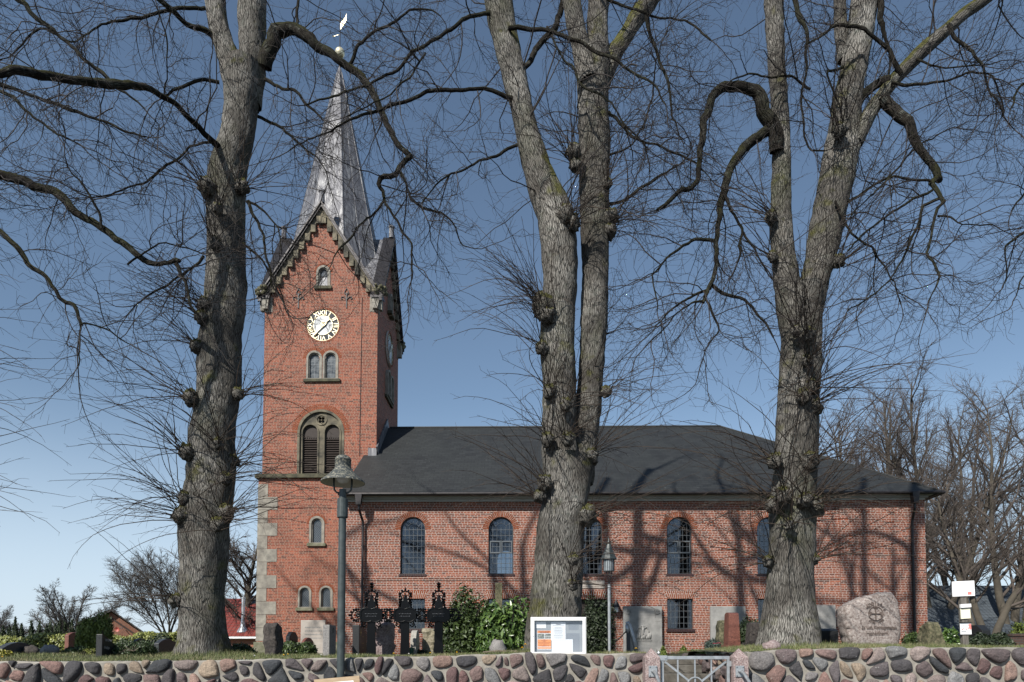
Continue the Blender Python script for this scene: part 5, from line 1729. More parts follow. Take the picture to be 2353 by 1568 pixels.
# ------------------------------------------------------------------ trees farther off
def far_tree(name, label, group, base, H, spread, trunk_r, seed, twig, bark, nstem=1, fork=0.25, lift=0.10, n2=9, n3=9, n4=4, tw=0.02, up=(0.35, 1.1), lean=0.0, fan=0.16):
    rng = np.random.default_rng(seed)
    root = thing(name, label, 'tree', base, 0, group)
    V, F, b = [], [], 0

    def put(P, r0, r1, sides=3):
        nonlocal b
        K = P.shape[1]
        R = np.asarray(r0)[:, None] * np.linspace(1, 0, K)[None] + np.asarray(r1)[:, None] * np.linspace(0, 1, K)[None]
        v_, f_ = tubes(P, R, sides)
        V.append(v_); F.append(f_ + b); b += len(v_)

    S = np.zeros((nstem, 3)); S[:, 0] = np.linspace(-trunk_r, trunk_r, nstem) if nstem > 1 else 0
    D = np.c_[rng.normal(lean, 0.10 + 0.08 * (nstem > 1), nstem), rng.normal(0, 0.1, nstem), np.ones(nstem)]
    if nstem > 1: D[:, 0] = np.linspace(-fan, fan, nstem) + lean
    Ls = H * 0.93 * (1 - 0.45 * (np.abs(D[:, 0] - lean) / 0.8) ** 1.6)
    if nstem > 3:
        th = np.linspace(-1, 1, nstem) * fan
        D = np.c_[np.sin(th), rng.normal(0, 0.35, nstem), np.cos(th)]
        S[:, 0] = 0; S[:, 2] = H * 0.13
        Ls = H * (0.84 - 0.16 * np.abs(np.sin(th)))
        put(np.array([[[0, 0, -0.3], [0.02, 0, H * 0.07], [0, 0, H * 0.16]]]), [trunk_r], [trunk_r * 0.7], 10)
        trunk_r = trunk_r * 0.45
    T = grow(S, D, Ls if nstem > 1 else np.full(nstem, H * 0.93), 14, 0.055, 0.04 if nstem < 4 else 0.0, rng)
    put(T, np.full(nstem, trunk_r), np.full(nstem, trunk_r * 0.08), 10)
    trunk = None
    mesh_np('trunk', np.vstack(V), np.vstack(F), bark, root, True)
    V, F, b = [], [], 0
    m = 22
    S, D, i, t = spawn(T, m, fork, 0.95, *up, rng, even=True)
    D[:, 2] = np.abs(D[:, 2]) * 0.8 + 0.05
    L = spread * (1.1 - 0.62 * (t - fork) / (1 - fork)) * rng.uniform(0.75, 1.15, len(S))
    A = grow(S, D, L, 9, 0.10, lift, rng)
    ra = trunk_r * 0.42 * (1.15 - 0.8 * t)
    put(A, ra, ra * 0.15, 5)
    S, D, i, t = spawn(A, n2, 0.15, 0.98, 0.35, 0.95, rng, even=True)
    L2 = L[i] * rng.uniform(0.22, 0.5, len(S)) * (1.15 - 0.6 * t)
    B = grow(S, D, L2, 6, 0.12, lift * 0.8, rng)
    rb = np.maximum(ra[i] * 0.32, tw)
    put(B, rb, np.full(len(S), tw * 0.7), 4)
    S, D, i, t = spawn(B, n3, 0.15, 0.99, 0.35, 0.9, rng, even=True)
    L3 = L2[i] * rng.uniform(0.25, 0.6, len(S)) + 0.2
    C = grow(S, D, L3, 4, 0.12, lift * 0.6, rng)
    put(C, np.full(len(S), tw * 0.75), np.full(len(S), tw * 0.45))
    if n4:
        S, D, i, t = spawn(C, n4, 0.2, 0.99, 0.35, 0.9, rng, even=True)
        E = grow(S, D, L3[i] * rng.uniform(0.3, 0.6, len(S)), 3, 0.1, lift * 0.5, rng)
        put(E, np.full(len(S), tw * 0.5), np.full(len(S), tw * 0.32))
    mesh_np('crown', np.vstack(V), np.vstack(F), twig, root, False)
    return root


GRP = 'bare trees behind the east end of the church'
RT = [(1905, 70, 960, 0.85, 21, 'slim bare tree whose crown tops the hipped roof end next to the rightmost lime trunk'),
      (1985, 62, 905, 0.95, 22, 'bare fan shaped tree behind the vent pipe on the slate roof'),
      (2070, 60, 872, 1.0, 23, 'bare tree rising over the low tip of the slate eaves'),
      (2142, 54, 858, 1.0, 24, 'stout bare tree hard beside the church corner downpipe'),
      (2262, 44, 905, 0.9, 26, 'twin stemmed bare tree in front of the grey roofed hall'),
      (2330, 52, 862, 1.0, 27, 'leaning bare tree at the picture edge above the dark brick pier'),
      (2210, 66, 850, 1.0, 28, 'tall bare tree between the white sign boards and the church corner')]
for px, d, pyt, k, sd, lb in RT:
    ztop = at(px, pyt, d).z
    base = gpt(px, d, -0.1)
    twin = 'twin' in lb
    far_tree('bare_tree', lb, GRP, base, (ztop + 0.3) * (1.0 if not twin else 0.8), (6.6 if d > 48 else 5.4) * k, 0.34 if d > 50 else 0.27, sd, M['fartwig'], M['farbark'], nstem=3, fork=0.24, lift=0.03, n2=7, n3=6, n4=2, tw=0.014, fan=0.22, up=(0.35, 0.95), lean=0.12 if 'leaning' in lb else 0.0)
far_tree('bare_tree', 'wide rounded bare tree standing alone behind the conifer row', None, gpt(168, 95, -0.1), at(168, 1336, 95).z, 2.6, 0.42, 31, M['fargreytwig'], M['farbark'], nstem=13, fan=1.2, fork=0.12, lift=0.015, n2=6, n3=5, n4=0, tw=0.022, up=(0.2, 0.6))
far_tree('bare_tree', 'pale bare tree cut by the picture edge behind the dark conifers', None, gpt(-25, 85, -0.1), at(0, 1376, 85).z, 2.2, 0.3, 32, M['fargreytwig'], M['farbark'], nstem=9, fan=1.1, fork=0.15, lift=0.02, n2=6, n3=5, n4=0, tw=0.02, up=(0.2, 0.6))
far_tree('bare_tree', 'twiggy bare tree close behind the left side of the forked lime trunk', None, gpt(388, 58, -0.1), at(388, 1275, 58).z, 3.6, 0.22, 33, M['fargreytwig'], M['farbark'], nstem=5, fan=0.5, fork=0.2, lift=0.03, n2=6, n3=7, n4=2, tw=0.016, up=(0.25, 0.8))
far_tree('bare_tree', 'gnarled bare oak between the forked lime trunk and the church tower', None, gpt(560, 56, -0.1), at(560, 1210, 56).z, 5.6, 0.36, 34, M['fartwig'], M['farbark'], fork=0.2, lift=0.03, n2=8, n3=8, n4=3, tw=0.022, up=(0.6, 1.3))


# ------------------------------------------------------------------ leaves
def leaf_cloud(C, N, ln, wd, rng, droop=0.0, up=None):
    """diamond leaves at C facing N"""
    n = len(C)
    r = rng.normal(0, 1, (n, 3))
    if up is not None: r = r * (1 - up) + np.array([0, 0, 1.0]) * up * 2
    N = nrm(N + rng.normal(0, 0.55, (n, 3)))
    T = nrm(r - N * (r * N).sum(1, keepdims=True))
    B = np.cross(N, T)
    ln = ln * rng.uniform(0.7, 1.25, n)[:, None]; wd = wd * rng.uniform(0.75, 1.2, n)[:, None]
    tip = T * ln; tip[:, 2] -= droop * ln[:, 0]
    V = np.stack([C, C + tip * 0.5 + B * wd + N * wd * 0.35, C + tip, C + tip * 0.5 - B * wd + N * wd * 0.35], 1).reshape(-1, 3)
    i = np.arange(n)[:, None] * 4
    F = np.vstack([i + np.array([0, 1, 2]), i + np.array([0, 2, 3])])
    return V, F


def shrub(name, label, cat_, loc, rx, ry, h, n, leaf, ln, wd, seed, group=None, shape='round', stems=6, lumps=9, droop=0.15, up=None, kind=None):
    rng = np.random.default_rng(seed)
    root = thing(name, label, cat_, loc, rng.uniform(-0.3, 0.3), group)
    u = rng.random(n)
    a = rng.uniform(0, 2 * PI, n)
    if shape == 'cone':
        t = 1 - np.sqrt(rng.random(n)) * 0.999
        z = t * h
        rr = (1 - t) ** 0.75 * (1.0 - np.exp(-t * 14 - 0.9)) * rng.uniform(0.62, 1.05, n)
        rr *= 1 + 0.16 * np.sin(a * 5 + z * 9 / max(h, .1)) + 0.10 * np.sin(a * 9 - z * 15)
        C = np.c_[np.cos(a) * rr * rx, np.sin(a) * rr * ry, z]
        N = np.c_[np.cos(a), np.sin(a), np.full(n, 0.35)]
    else:
        gi = (np.arange(lumps) + 0.5) / lumps
        ga_ = gi * lumps * 2.39996 + rng.uniform(0, 6)
        lz_ = 0.78 - gi * 0.72
        lc = np.c_[np.cos(ga_) * np.sqrt(1 - lz_ ** 2), np.sin(ga_) * np.sqrt(1 - lz_ ** 2), lz_] * rng.uniform(0.5, 0.72, (lumps, 1))
        lr = rng.uniform(0.32, 0.46, lumps)
        k = rng.integers(0, lumps, n)
        d = nrm(rng.normal(0, 1, (n, 3)))
        q = lc[k] + d * (lr[k] * rng.uniform(0.55, 1.05, n))[:, None]
        q[:, 2] = np.where(q[:, 2] < 0.03, rng.uniform(0.03, 0.45, n), q[:, 2])
        s_ = 1.0 / 1.02
        C = q * np.array([rx, ry, h * 1.12]) * s_
        N = d
    V, F = leaf_cloud(C, N, ln, wd, rng, droop, up)
    mesh_np('foliage', V, F, leaf, root)
    if stems:
        S = np.zeros((stems, 3)); S[:, :2] = rng.normal(0, 0.06 + rx * 0.05, (stems, 2))
        D = np.c_[rng.normal(0, 0.45, (stems, 2)), np.ones(stems)]
        if shape == 'cone': D = np.c_[rng.normal(0, 0.04, (stems, 2)), np.ones(stems)]
        P = grow(S, D, np.full(stems, h * 0.8), 7, 0.1, 0.03, rng)
        v_, f_ = tubes(P, np.linspace(1, 0.3, 7)[None] * np.full((stems, 1), 0.018 + 0.012 * h), 5)
        mesh_np('stems', v_, f_, M['twig'], root)
    return root


def at_base(px, d): return gpt(px, d, -0.03)
def wpx(px, d): return px * d / FPX
def hgt(py, px, d): return at(px, py, d).z - gpt(px, d).z

# conifer row far left
tips = [(8, 1441), (35, 1419), (50, 1433), (73, 1427), (91, 1430), (108, 1436), (116, 1425), (128, 1432), (137, 1424), (150, 1428), (165, 1424), (180, 1430), (-8, 1430), (196, 1436), (22, 1438)]
CN = ['low dark conifer near the picture edge, second of the row', 'tallest dark conifer of the row on the hedge line', 'short dark conifer close behind the tallest of its row', 'slim pointed conifer, second tallest of the dark row',
      'dark conifer squeezed in left below the round bare tree', 'low bushy dark conifer under the round bare tree', 'narrow dark conifer spire left above the red headstone', 'stubby dark conifer just above the red headstone',
      'middling dark conifer right above the red headstone', 'pointed dark conifer just left of the broad thuja', 'narrow dark conifer touching the broad thuja', 'squat dark conifer half hidden by the broad thuja',
      'outermost dark conifer, cut by the picture edge', 'last dark conifer of the row, hidden behind the broad thuja', 'low dark conifer between the tallest and the low edge one']
for i, (px, py) in enumerate(tips):
    d = 62 + (i * 7 % 5) * 1.3
    shrub('conifer', CN[i], 'conifer', at_base(px, d), 0.45, 0.45, hgt(py, px, d), 1500, M['darkthuja'], 0.26, 0.05, 100 + i, 'dark conifers in a row beyond the hedge', 'cone', 1, up=0.75, droop=0)
shrub('thuja', 'broad bushy green thuja between the red and the black headstone', 'shrub', at_base(218, 16), wpx(44, 16), wpx(40, 16), hgt(1406, 215, 16), 16000, M['thuja'], 0.09, 0.018, 201, None, 'round', 3, lumps=14, up=0.6, droop=0)
shrub('thuja', 'slim dark thuja against the small brick house', 'shrub', at_base(252, 24), wpx(10, 24), wpx(10, 24), hgt(1420, 252, 24), 2500, M['darkthuja'], 0.13, 0.03, 202, None, 'cone', 1, up=0.6, droop=0)
# hedge: low clipped leaves along the back of the graves
def hedge(name, label, px0, px1, d, py, n, m, seed, thick=0.5):
    rng = np.random.default_rng(seed)
    a, b = gpt(px0, d), gpt(px1, d)
    L = (b - a).length
    h = hgt(py, (px0 + px1) / 2, d)
    root = thing(name, label, 'hedge', (a + b) / 2)
    x = rng.uniform(-L / 2, L / 2, n)
    y = rng.normal(0, thick * 0.33, n)
    z = h * (rng.random(n) ** 0.6) * (1 + 0.10 * np.sin(x * 2.2) + 0.07 * np.sin(x * 5.3 + 1))
    C = np.c_[x, y, z]
    V, F = leaf_cloud(C, np.c_[rng.normal(0, .4, n), np.sign(y + 1e-6) * 0.6 - 0.3, rng.uniform(0.1, 1, n)], 0.075, 0.026, rng, 0.1)
    mesh_np('foliage', V, F, m, root)
    k = 40
    S = np.c_[rng.uniform(-L / 2, L / 2, k), rng.normal(0, 0.1, k), np.zeros(k)]
    P = grow(S, np.c_[rng.normal(0, 0.3, (k, 2)), np.ones(k)], np.full(k, h * 0.9), 5, 0.15, 0, rng)
    v_, f_ = tubes(P, np.full((k, 5), 0.012), 4)
    mesh_np('stems', v_, f_, M['twig'], root)
hedge('hedge', 'yellow green leafy hedge behind the red headstone', 15, 168, 21, 1461, 7000, M['ivyhedge'], 41)
hedge('hedge', 'yellow green leafy hedge below the small brick house', 250, 408, 22, 1458, 7000, M['ivyhedge'], 42)
SH = [('shrub', 'rounded dark green shrub between the two black headstones', 305, 13.5, 56, 1464, 14000, 'darkshrub', .05, .011, {'up': .4, 'lumps': 12}),
      ('shrub', 'spiky dark green shrub rising above the hedge beside the forked lime', 368, 20, 36, 1445, 3500, 'darkthuja', .11, .025, {}),
      ('golden_shrub', 'small yellow leaved shrub at the foot of the wide low dark headstone', 8, 13.2, 22, 1487, 2500, 'goldleaf', .05, .016, {}),
      ('shrub', 'low dark shrub in front of the red headstone', 178, 15, 32, 1480, 3500, 'shrub', .06, .018, {}),
      ('shrub', 'grey green low shrub left of the wavy topped headstone', 210, 13.9, 16, 1483, 1800, 'ivyhedge', .045, .014, {}),
      ('shrub', 'straggly low shrub around the grey boulder', 95, 15.5, 45, 1485, 3500, 'shrub', .06, .016, {}),
      ('shrub', 'low evergreen shrub at the foot of the forked lime trunk', 555, 15.2, 38, 1472, 5500, 'shrub', .065, .02, {}),
      ('shrub', 'low evergreen shrub below the wide tower epitaph', 690, 15.2, 50, 1468, 7500, 'shrub', .065, .02, {}),
      ('shrub', 'dark ground shrub behind the third iron cross', 962, 15.6, 26, 1487, 2500, 'yew', .07, .02, {}),
      ('shrub', 'small round light green shrub right of the third iron cross', 1047, 15.5, 22, 1482, 3000, 'shrub', .045, .013, {}),
      ('rhododendron', 'large dark rhododendron with glossy leaves, its small leaved half beside the third iron cross', 1075, 17.6, 74, 1345, 13000, 'shrub', .10, .030, {'lumps': 16}),
      ('rhododendron', 'glossy big leaved rhododendron against the fused lime trunk', 1158, 16.7, 76, 1350, 7500, 'rhodo', .17, .036, {'lumps': 13, 'droop': 0.5}),
      ('yew', 'tall black green yew in front of the church door', 1372, 18, 46, 1370, 11000, 'yew', .10, .022, {'lumps': 14}),
      ('conifer', 'little golden green cone conifer beside the left gate post', 1523, 14.5, 9, 1484, 1800, 'thuja', .05, .012, {'shape': 'cone', 'stems': 1, 'up': .6, 'droop': 0}),
      ('conifer', 'little golden green cone conifer above the middle of the gate', 1570, 16, 9, 1484, 1800, 'thuja', .05, .012, {'shape': 'cone', 'stems': 1, 'up': .6, 'droop': 0}),
      ('shrub', 'low leafy flower bed shrub behind the gate', 1602, 16.4, 18, 1492, 1500, 'rhodo', .07, .022, {}),
      ('blue_spruce', 'round dwarf blue spruce left of the mossy headstone', 1636, 17, 21, 1462, 4500, 'spruce', .06, .014, {}),
      ('yew', 'dark upright yew behind the pink granite obelisk', 1722, 18, 33, 1409, 7000, 'darkthuja', .09, .02, {'lumps': 12}),
      ('shrub', 'small shrub at the foot of the dark headstone behind the rightmost lime', 1912, 15, 20, 1476, 1500, 'shrub', .06, .018, {}),
      ('shrub', 'evergreen shrub between the inscribed boulder and the mossy post stone', 2104, 15.5, 28, 1446, 5000, 'shrub', .07, .022, {}),
      ('shrub', 'loose leafy shrub between the mossy post stone and the sign post', 2180, 15.5, 26, 1440, 3800, 'rhodo', .09, .026, {}),
      ('shrub', 'wide dark shrub right of the sign post', 2272, 16, 52, 1447, 8500, 'yew', .08, .026, {}),
      ('conifer', 'yellow green feathery conifer above the dark brick pier', 2348, 22, 26, 1425, 4000, 'thuja', .12, .03, {'lumps': 8, 'up': .5})]
for i, (nm, lb, px, d, wp, py, n, lf, ln, wd, kw) in enumerate(SH):
    shrub(nm, lb, 'shrub' if nm in ('shrub', 'golden_shrub', 'rhododendron') else 'conifer', at_base(px, d), wpx(wp, d), wpx(wp, d) * 0.8, hgt(py, px, d), n, M[lf], ln, wd, 300 + i, **kw)

# ------------------------------------------------------------------ grass
def grass():
    rng = np.random.default_rng(77)
    n = 95000
    x = rng.uniform(-11.5, 11.5, n)
    y = 11.85 + 5.2 * rng.random(n) ** 1.5
    ok = ~((x > GATE_X0 - 0.05) & (x < GATE_X1 + 0.05) & (y < 15))
    x, y = x[ok], y[ok]
    x *= 1 + (y - 11.8) * 0.04
    n = len(x)
    z = gz(x, y)
    tuft = 0.5 + 0.5 * np.sin(x * 3.1 + np.sin(y * 2.3) * 2) * np.sin(y * 2.7 + x)
    h = rng.uniform(0.02, 0.07, n) * (0.55 + 0.8 * tuft)
    for cx, cy, r in ((-6.0, 13.5, 1.0), (-5.4, 13.4, 0.6), (5.6, 13.0, 1.1), (7.6, 13.2, 0.8), (0.2, 12.5, 0.7)):
        h += 0.07 * np.exp(-((x - cx) ** 2 + (y - cy) ** 2) / (r * r)) * rng.random(n)
    a = rng.uniform(0, 2 * PI, n)
    lean = rng.normal(0, 0.45, (n, 2)) * h[:, None]
    wv = 0.004
    P0 = np.c_[x - np.cos(a) * wv, y - np.sin(a) * wv, z - 0.005]
    P1 = np.c_[x + np.cos(a) * wv, y + np.sin(a) * wv, z - 0.005]
    P2_ = np.c_[x + lean[:, 0], y + lean[:, 1], z + h]
    V = np.stack([P0, P1, P2_], 1)
    dry = (rng.random(n) < 0.10 + 0.35 * (np.sin(x * 1.7 + 1) * np.sin(y * 3) > 0.45))
    for nm, msk, m, lb in (('grass', ~dry, M['grass'], 'short green churchyard grass behind the wall'), ('dry_grass', dry, M['drygrass'], 'pale dry grass among the green turf behind the wall')):
        v_ = V[msk].reshape(-1, 3)
        o = mesh_np(nm, v_, np.arange(len(v_)).reshape(-1, 3), m)
        tag(o, lb, 'grass', kind='stuff')
grass()

# ------------------------------------------------------------------ field stone wall
WALLY = 11.5
PALETTE = [(.145, .082, .078), (.115, .068, .066), (.045, .043, .047), (.040, .044, .050), (.25, .165, .135), (.20, .122, .105), (.20, .20, .20), (.17, .158, .155), (.27, .21, .155), (.17, .115, .105), (.09, .077, .08), (.23, .185, .17), (.13, .10, .10), (.065, .06, .064)]


def wall_top(x): return float(np.interp(x, _XS, _Z0)) + 0.012


def clip_poly(poly, n, c):
    out = []
    for i in range(len(poly)):
        a, b = poly[i], poly[(i + 1) % len(poly)]
        da, db = a[0] * n[0] + a[1] * n[1] - c, b[0] * n[0] + b[1] * n[1] - c
        if da <= 0: out.append(a)
        if da * db < 0:
            t = da / (da - db)
            out.append((a[0] + (b[0] - a[0]) * t, a[1] + (b[1] - a[1]) * t))
    return out


def stones(mb, x0, x1, ztop, zbot, rng, mp, size=0.40):
    """irregular boulders bedded in mortar; mp maps (x along, out, z)"""
    seeds = []
    zz = zbot + 0.1
    row = 0
    nx = int((x1 - x0) / (size * 0.93)) + 1
    rows = max(1, int(round((0.05 - zbot) / (size * 0.66))))
    for r in range(rows):
        for k in range(nx):
            fx = (k + 0.5 + 0.5 * (r % 2) + rng.uniform(-0.42, 0.42)) / nx
            x = x0 + (x1 - x0) * fx
            if x > x1 - 0.04: continue
            zt = ztop(x)
            z = zt - 0.10 - (zt - zbot) * (r / rows) + rng.uniform(-0.11, 0.11) - 0.02
            seeds.append((x, z))
            if rng.random() < 0.34: seeds.append((x + rng.uniform(0.16, 0.24), z + rng.uniform(-0.14, 0.14)))
    for i, (sx, sz) in enumerate(seeds):
        if sx < x0 + 0.03 or sx > x1 - 0.03: continue
        poly = [(sx - .6, sz - .5), (sx + .6, sz - .5), (sx + .6, sz + .5), (sx - .6, sz + .5)]
        for j, (tx, tz_) in enumerate(seeds):
            if i == j or abs(tx - sx) > 1.0 or abs(tz_ - sz) > 0.9: continue
            n = (tx - sx, tz_ - sz)
            c = ((tx * tx + tz_ * tz_) - (sx * sx + sz * sz)) / 2
            poly = clip_poly(poly, n, c)
            if len(poly) < 3: break
        if len(poly) < 3: continue
        poly = clip_poly(poly, (0, 1), ztop(sx) + rng.uniform(-0.03, 0.035))
        poly = clip_poly(poly, (1, 0), x1); poly = clip_poly(poly, (-1, 0), -x0)
        poly = clip_poly(poly, (0, -1), -zbot)
        if len(poly) < 3: continue
        cx = sum(p[0] for p in poly) / len(poly); cz = sum(p[1] for p in poly) / len(poly)
        gap = rng.uniform(0.012, 0.036)
        q = []
        for p in poly:
            d = math.hypot(p[0] - cx, p[1] - cz)
            f = max(0.3, 1 - gap / max(d, 0.02) * 1.25)
            q.append((cx + (p[0] - cx) * f, cz + (p[1] - cz) * f))
        for it in range(3):
            w_ = (0.22, 0.24, 0.25)[it]
            r_ = []
            for k in range(len(q)):
                a, b = q[k], q[(k + 1) % len(q)]
                r_.append((a[0] + (b[0] - a[0]) * w_, a[1] + (b[1] - a[1]) * w_))
                r_.append((a[0] + (b[0] - a[0]) * (1 - w_), a[1] + (b[1] - a[1]) * (1 - w_)))
            q = r_
        sz_ = math.sqrt(max(1e-4, sum(math.hypot(p[0] - cx, p[1] - cz) for p in q) / len(q)))
        dep = rng.uniform(0.075, 0.13) * min(1.3, sz_ * 2.2)
        tilt = (rng.uniform(-0.12, 0.12), rng.uniform(-0.12, 0.12))
        col = PALETTE[rng.integers(0, len(PALETTE))]
        k_ = rng.uniform(0.95, 1.55)
        col = tuple(float(c * k_) for c in col)
        V = []
        rings = [(1.0, -0.05), (0.99, 0.28), (0.93, 0.58), (0.82, 0.78), (0.62, 0.92), (0.32, 1.0)]
        sd = rng.uniform(0, 50)
        for f, h in rings:
            for p in q:
                x, z = cx + (p[0] - cx) * f, cz + (p[1] - cz) * f
                nz = noise.noise(Vector((x * 9, z * 9, sd))) * 0.022 + noise.noise(Vector((x * 23, z * 23, sd))) * 0.008
                if f == 1.0: nz = 0
                wob = 1 + 0.09 * noise.noise(Vector((x * 8, z * 8, sd + 9))) + 0.05 * noise.noise(Vector((x * 20, z * 20, sd + 9)))
                x, z = cx + (x - cx) * wob, cz + (z - cz) * wob
                V.append(mp(x, h * dep + nz * h + (tilt[0] * (x - cx) + tilt[1] * (z - cz)) * max(h, 0), z))
        V.append(mp(cx, dep, cz))
        m = len(q); F = []
        for a in range(len(rings) - 1):
            for k in range(m):
                F.append((a * m + k, a * m + (k + 1) % m, (a + 1) * m + (k + 1) % m, (a + 1) * m + k))
        top = (len(rings) - 1) * m
        for k in range(m): F.append((top + k, top + (k + 1) % m, len(V) - 1))
        mb.add(V, F, 0, col)


def field_wall(x0, x1, label, seed, ret=None):
    rng = np.random.default_rng(seed)
    root = thing('stone_wall', label, 'wall', ((x0 + x1) / 2, WALLY, -1.48), 0, 'field stone churchyard wall')
    ox, oz = (x0 + x1) / 2, -1.48
    mb = MB()
    n = int((x1 - x0) / 0.07)
    V = []
    for k in range(n + 1):
        x = x0 + (x1 - x0) * k / n
        zt = wall_top(x) - 0.02 + 0.022 * noise.noise(Vector((x * 2.3, seed, 0))) + 0.012 * noise.noise(Vector((x * 9, seed, 0)))
        V += [(x - ox, 0.0, -0.1), (x - ox, 0.0, zt - oz - 0.02), (x - ox, 0.06, zt - oz + 0.01), (x - ox, 0.5, zt - oz), (x - ox, 0.5, -0.1)]
    F = []
    for k in range(n):
        for j in range(4): F.append((k * 5 + j, (k + 1) * 5 + j, (k + 1) * 5 + j + 1, k * 5 + j + 1))
    F += [(0, 1, 2, 3, 4), tuple(n * 5 + j for j in (4, 3, 2, 1, 0))]
    mb.add(V, F)
    if ret:
        s, xr = ret
        a, b = (xr - 0.35, xr) if s < 0 else (xr, xr + 0.35)
        mb.box(a - ox, b - ox, 0.501, 3.4, -0.1, wall_top(xr) - oz - 0.05)
    mb.build('mortar', M['mortar'], root, smooth=False)
    mb = MB()
    stones(mb, x0, x1, wall_top, -1.46, rng, lambda x, o, z: (x - ox, -o + 0.004, z - oz))
    if ret:
        s, xr = ret
        stones(mb, 0.15, 3.3, lambda q: wall_top(xr) - 0.04, -1.2, rng, lambda x, o, z: (xr - ox + (o - 0.004) * (1 if s < 0 else -1), x + 0.35, z - oz), 0.34)
    mb.build('field_stones', M['fieldstone'], root, smooth=True)


field_wall(-13.5, 2.36, 'long field stone wall left of the granite gate posts', 5, (-1, 2.36))
field_wall(3.96, 13.5, 'field stone wall right of the granite gate posts', 9, (1, 3.84))

# ------------------------------------------------------------------ gate
PD = 11.2
lp = at(1500, 1530, PD); rp = at(1703, 1530, PD)
for p, lb in ((lp, 'pink granite gate post that carries the gate hinges'), (rp, 'pink granite gate post on the latch side of the gate')):
    hw = 0.122
    zt = at(1500, 1511, PD).z; za = at(1500, 1492, PD).z
    t = thing('gate_post', lb, 'gate post', (p.x, PD + hw, -1.48), 0, 'granite gate posts')
    mb = MB()
    b = 1.48
    V = [(-hw, -hw, 0), (hw, -hw, 0), (hw, hw, 0), (-hw, hw, 0), (-hw, -hw, zt + b), (hw, -hw, zt + b), (hw, hw, zt + b), (-hw, hw, zt + b), (0, 0, za + b + 0.02)]
    mb.add(V, [(0, 1, 5, 4), (1, 2, 6, 5), (2, 3, 7, 6), (3, 0, 4, 7), (4, 5, 8), (5, 6, 8), (6, 7, 8), (7, 4, 8), (3, 2, 1, 0)])
    mb.build('shaft', M['pinkgranite'], t, bevel=0.006)
    # handrail bolted to the post, running down to the street
    bx = at(1502 if p is lp else 1702, 1540, PD - 0.03)
    left = p is lp
    hr = thing('handrail', 'galvanised handrail sloping from the %s' % ('hinge side gate post' if left else 'latch side gate post'), 'handrail', (bx.x, PD - 0.01, bx.z), 0, 'galvanised handrails at the gate')
    mb = MB()
    mb.tube([(-0.02, 0, -0.02), (-0.01, -0.10, -0.02), (0.0, -0.2, -0.06), (0.03, -1.5, -0.82), (0.03, -1.62, -1.0), (0.03, -1.62, -1.42 - bx.z - 0.02 if False else -1.15)], 0.026, 12)
    mb.build('rail', M['galv'], hr, smooth=True)
    mb = MB().box(-0.08, 0.06, -0.012, 0.0, -0.11, 0.07)
    for sx in (-0.06, 0.04):
        for sz in (-0.09, 0.05): mb.lathe([(0.012, 0), (0.012, 0.01), (0, 0.016)], 8, (sx, -0.02, sz))
    mb.build('wall_plate', M['galv'], hr)

gx0 = at(1522, 1512, PD).x; gx1 = at(1681, 1512, PD).x
zt = at(1500, 1508, PD).z
gt = thing('metal_gate', 'galvanised steel garden gate with diagonal bars and a ring in the middle', 'gate', (gx0, PD + 0.12, -1.40))
b = 1.40
mb = MB()
mb.box(0, gx1 - gx0, -0.02, 0.02, zt + b - 0.055, zt + b)
mb.box(0, gx1 - gx0, -0.02, 0.02, 0.08, 0.13)
mb.box(0.0, 0.045, -0.021, 0.021, 0.131, zt + b - 0.056)
mb.box(gx1 - gx0 - 0.045, gx1 - gx0, -0.021, 0.021, 0.131, zt + b - 0.056)
mb.build('gate_frame', M['galv'], gt, bevel=0.004)
W_ = gx1 - gx0
for f in (0.245, 0.495, 0.735):
    mb = MB().box(W_ * f - 0.012, W_ * f + 0.012, -0.012, 0.012, 0.131, zt + b - 0.056)
    mb.build('bar', M['galv'], gt)
zc = at(1600, 1575, PD).z + b
for (xa, za_, xb, zb2) in ((0.06, zt + b - 0.09, W_ * 0.5 - 0.1, zc + 0.06), (W_ - 0.06, zt + b - 0.09, W_ * 0.5 + 0.1, zc + 0.06), (0.06, 0.14, W_ * 0.5 - 0.1, zc - 0.06), (W_ - 0.06, 0.14, W_ * 0.5 + 0.1, zc - 0.06)):
    mb = MB().beam((xa, -0.016, za_), (xb, -0.016, zb2), 0.012, 0.032)
    mb.build('diagonal_bar', M['galv'], gt)
mb = MB()
R_ = 0.125
mb.tube([(W_ * 0.495 + R_ * math.cos(a), -0.02, zc + R_ * math.sin(a)) for a in [2 * PI * k / 28 for k in range(29)]], 0.014, 6, cap=False)
mb.build('ring', M['galv'], gt)
mb = MB()
mb.box(-0.05, 0.10, -0.034, -0.023, zt + b - 0.075, zt + b + 0.01)
mb.lathe([(0.018, 0), (0.016, 0.012), (0, 0.02)], 10, (0.07, -0.035, zt + b - 0.04))
mb.tube([(-0.035, 0, 0.1), (-0.035, 0, zt + b + 0.02)], 0.018, 8)
mb.lathe([(0.0, 0), (0.025, 0.012), (0.032, 0.03), (0.025, 0.05), (0, 0.062)], 12, (-0.035, 0, zt + b + 0.02))
mb.build('hinge', M['galv'], gt)
MB().box(W_ - 0.002, W_ + 0.03, -0.02, 0.02, zt + b - 0.17, zt + b - 0.08).build('latch', M['galv'], gt)

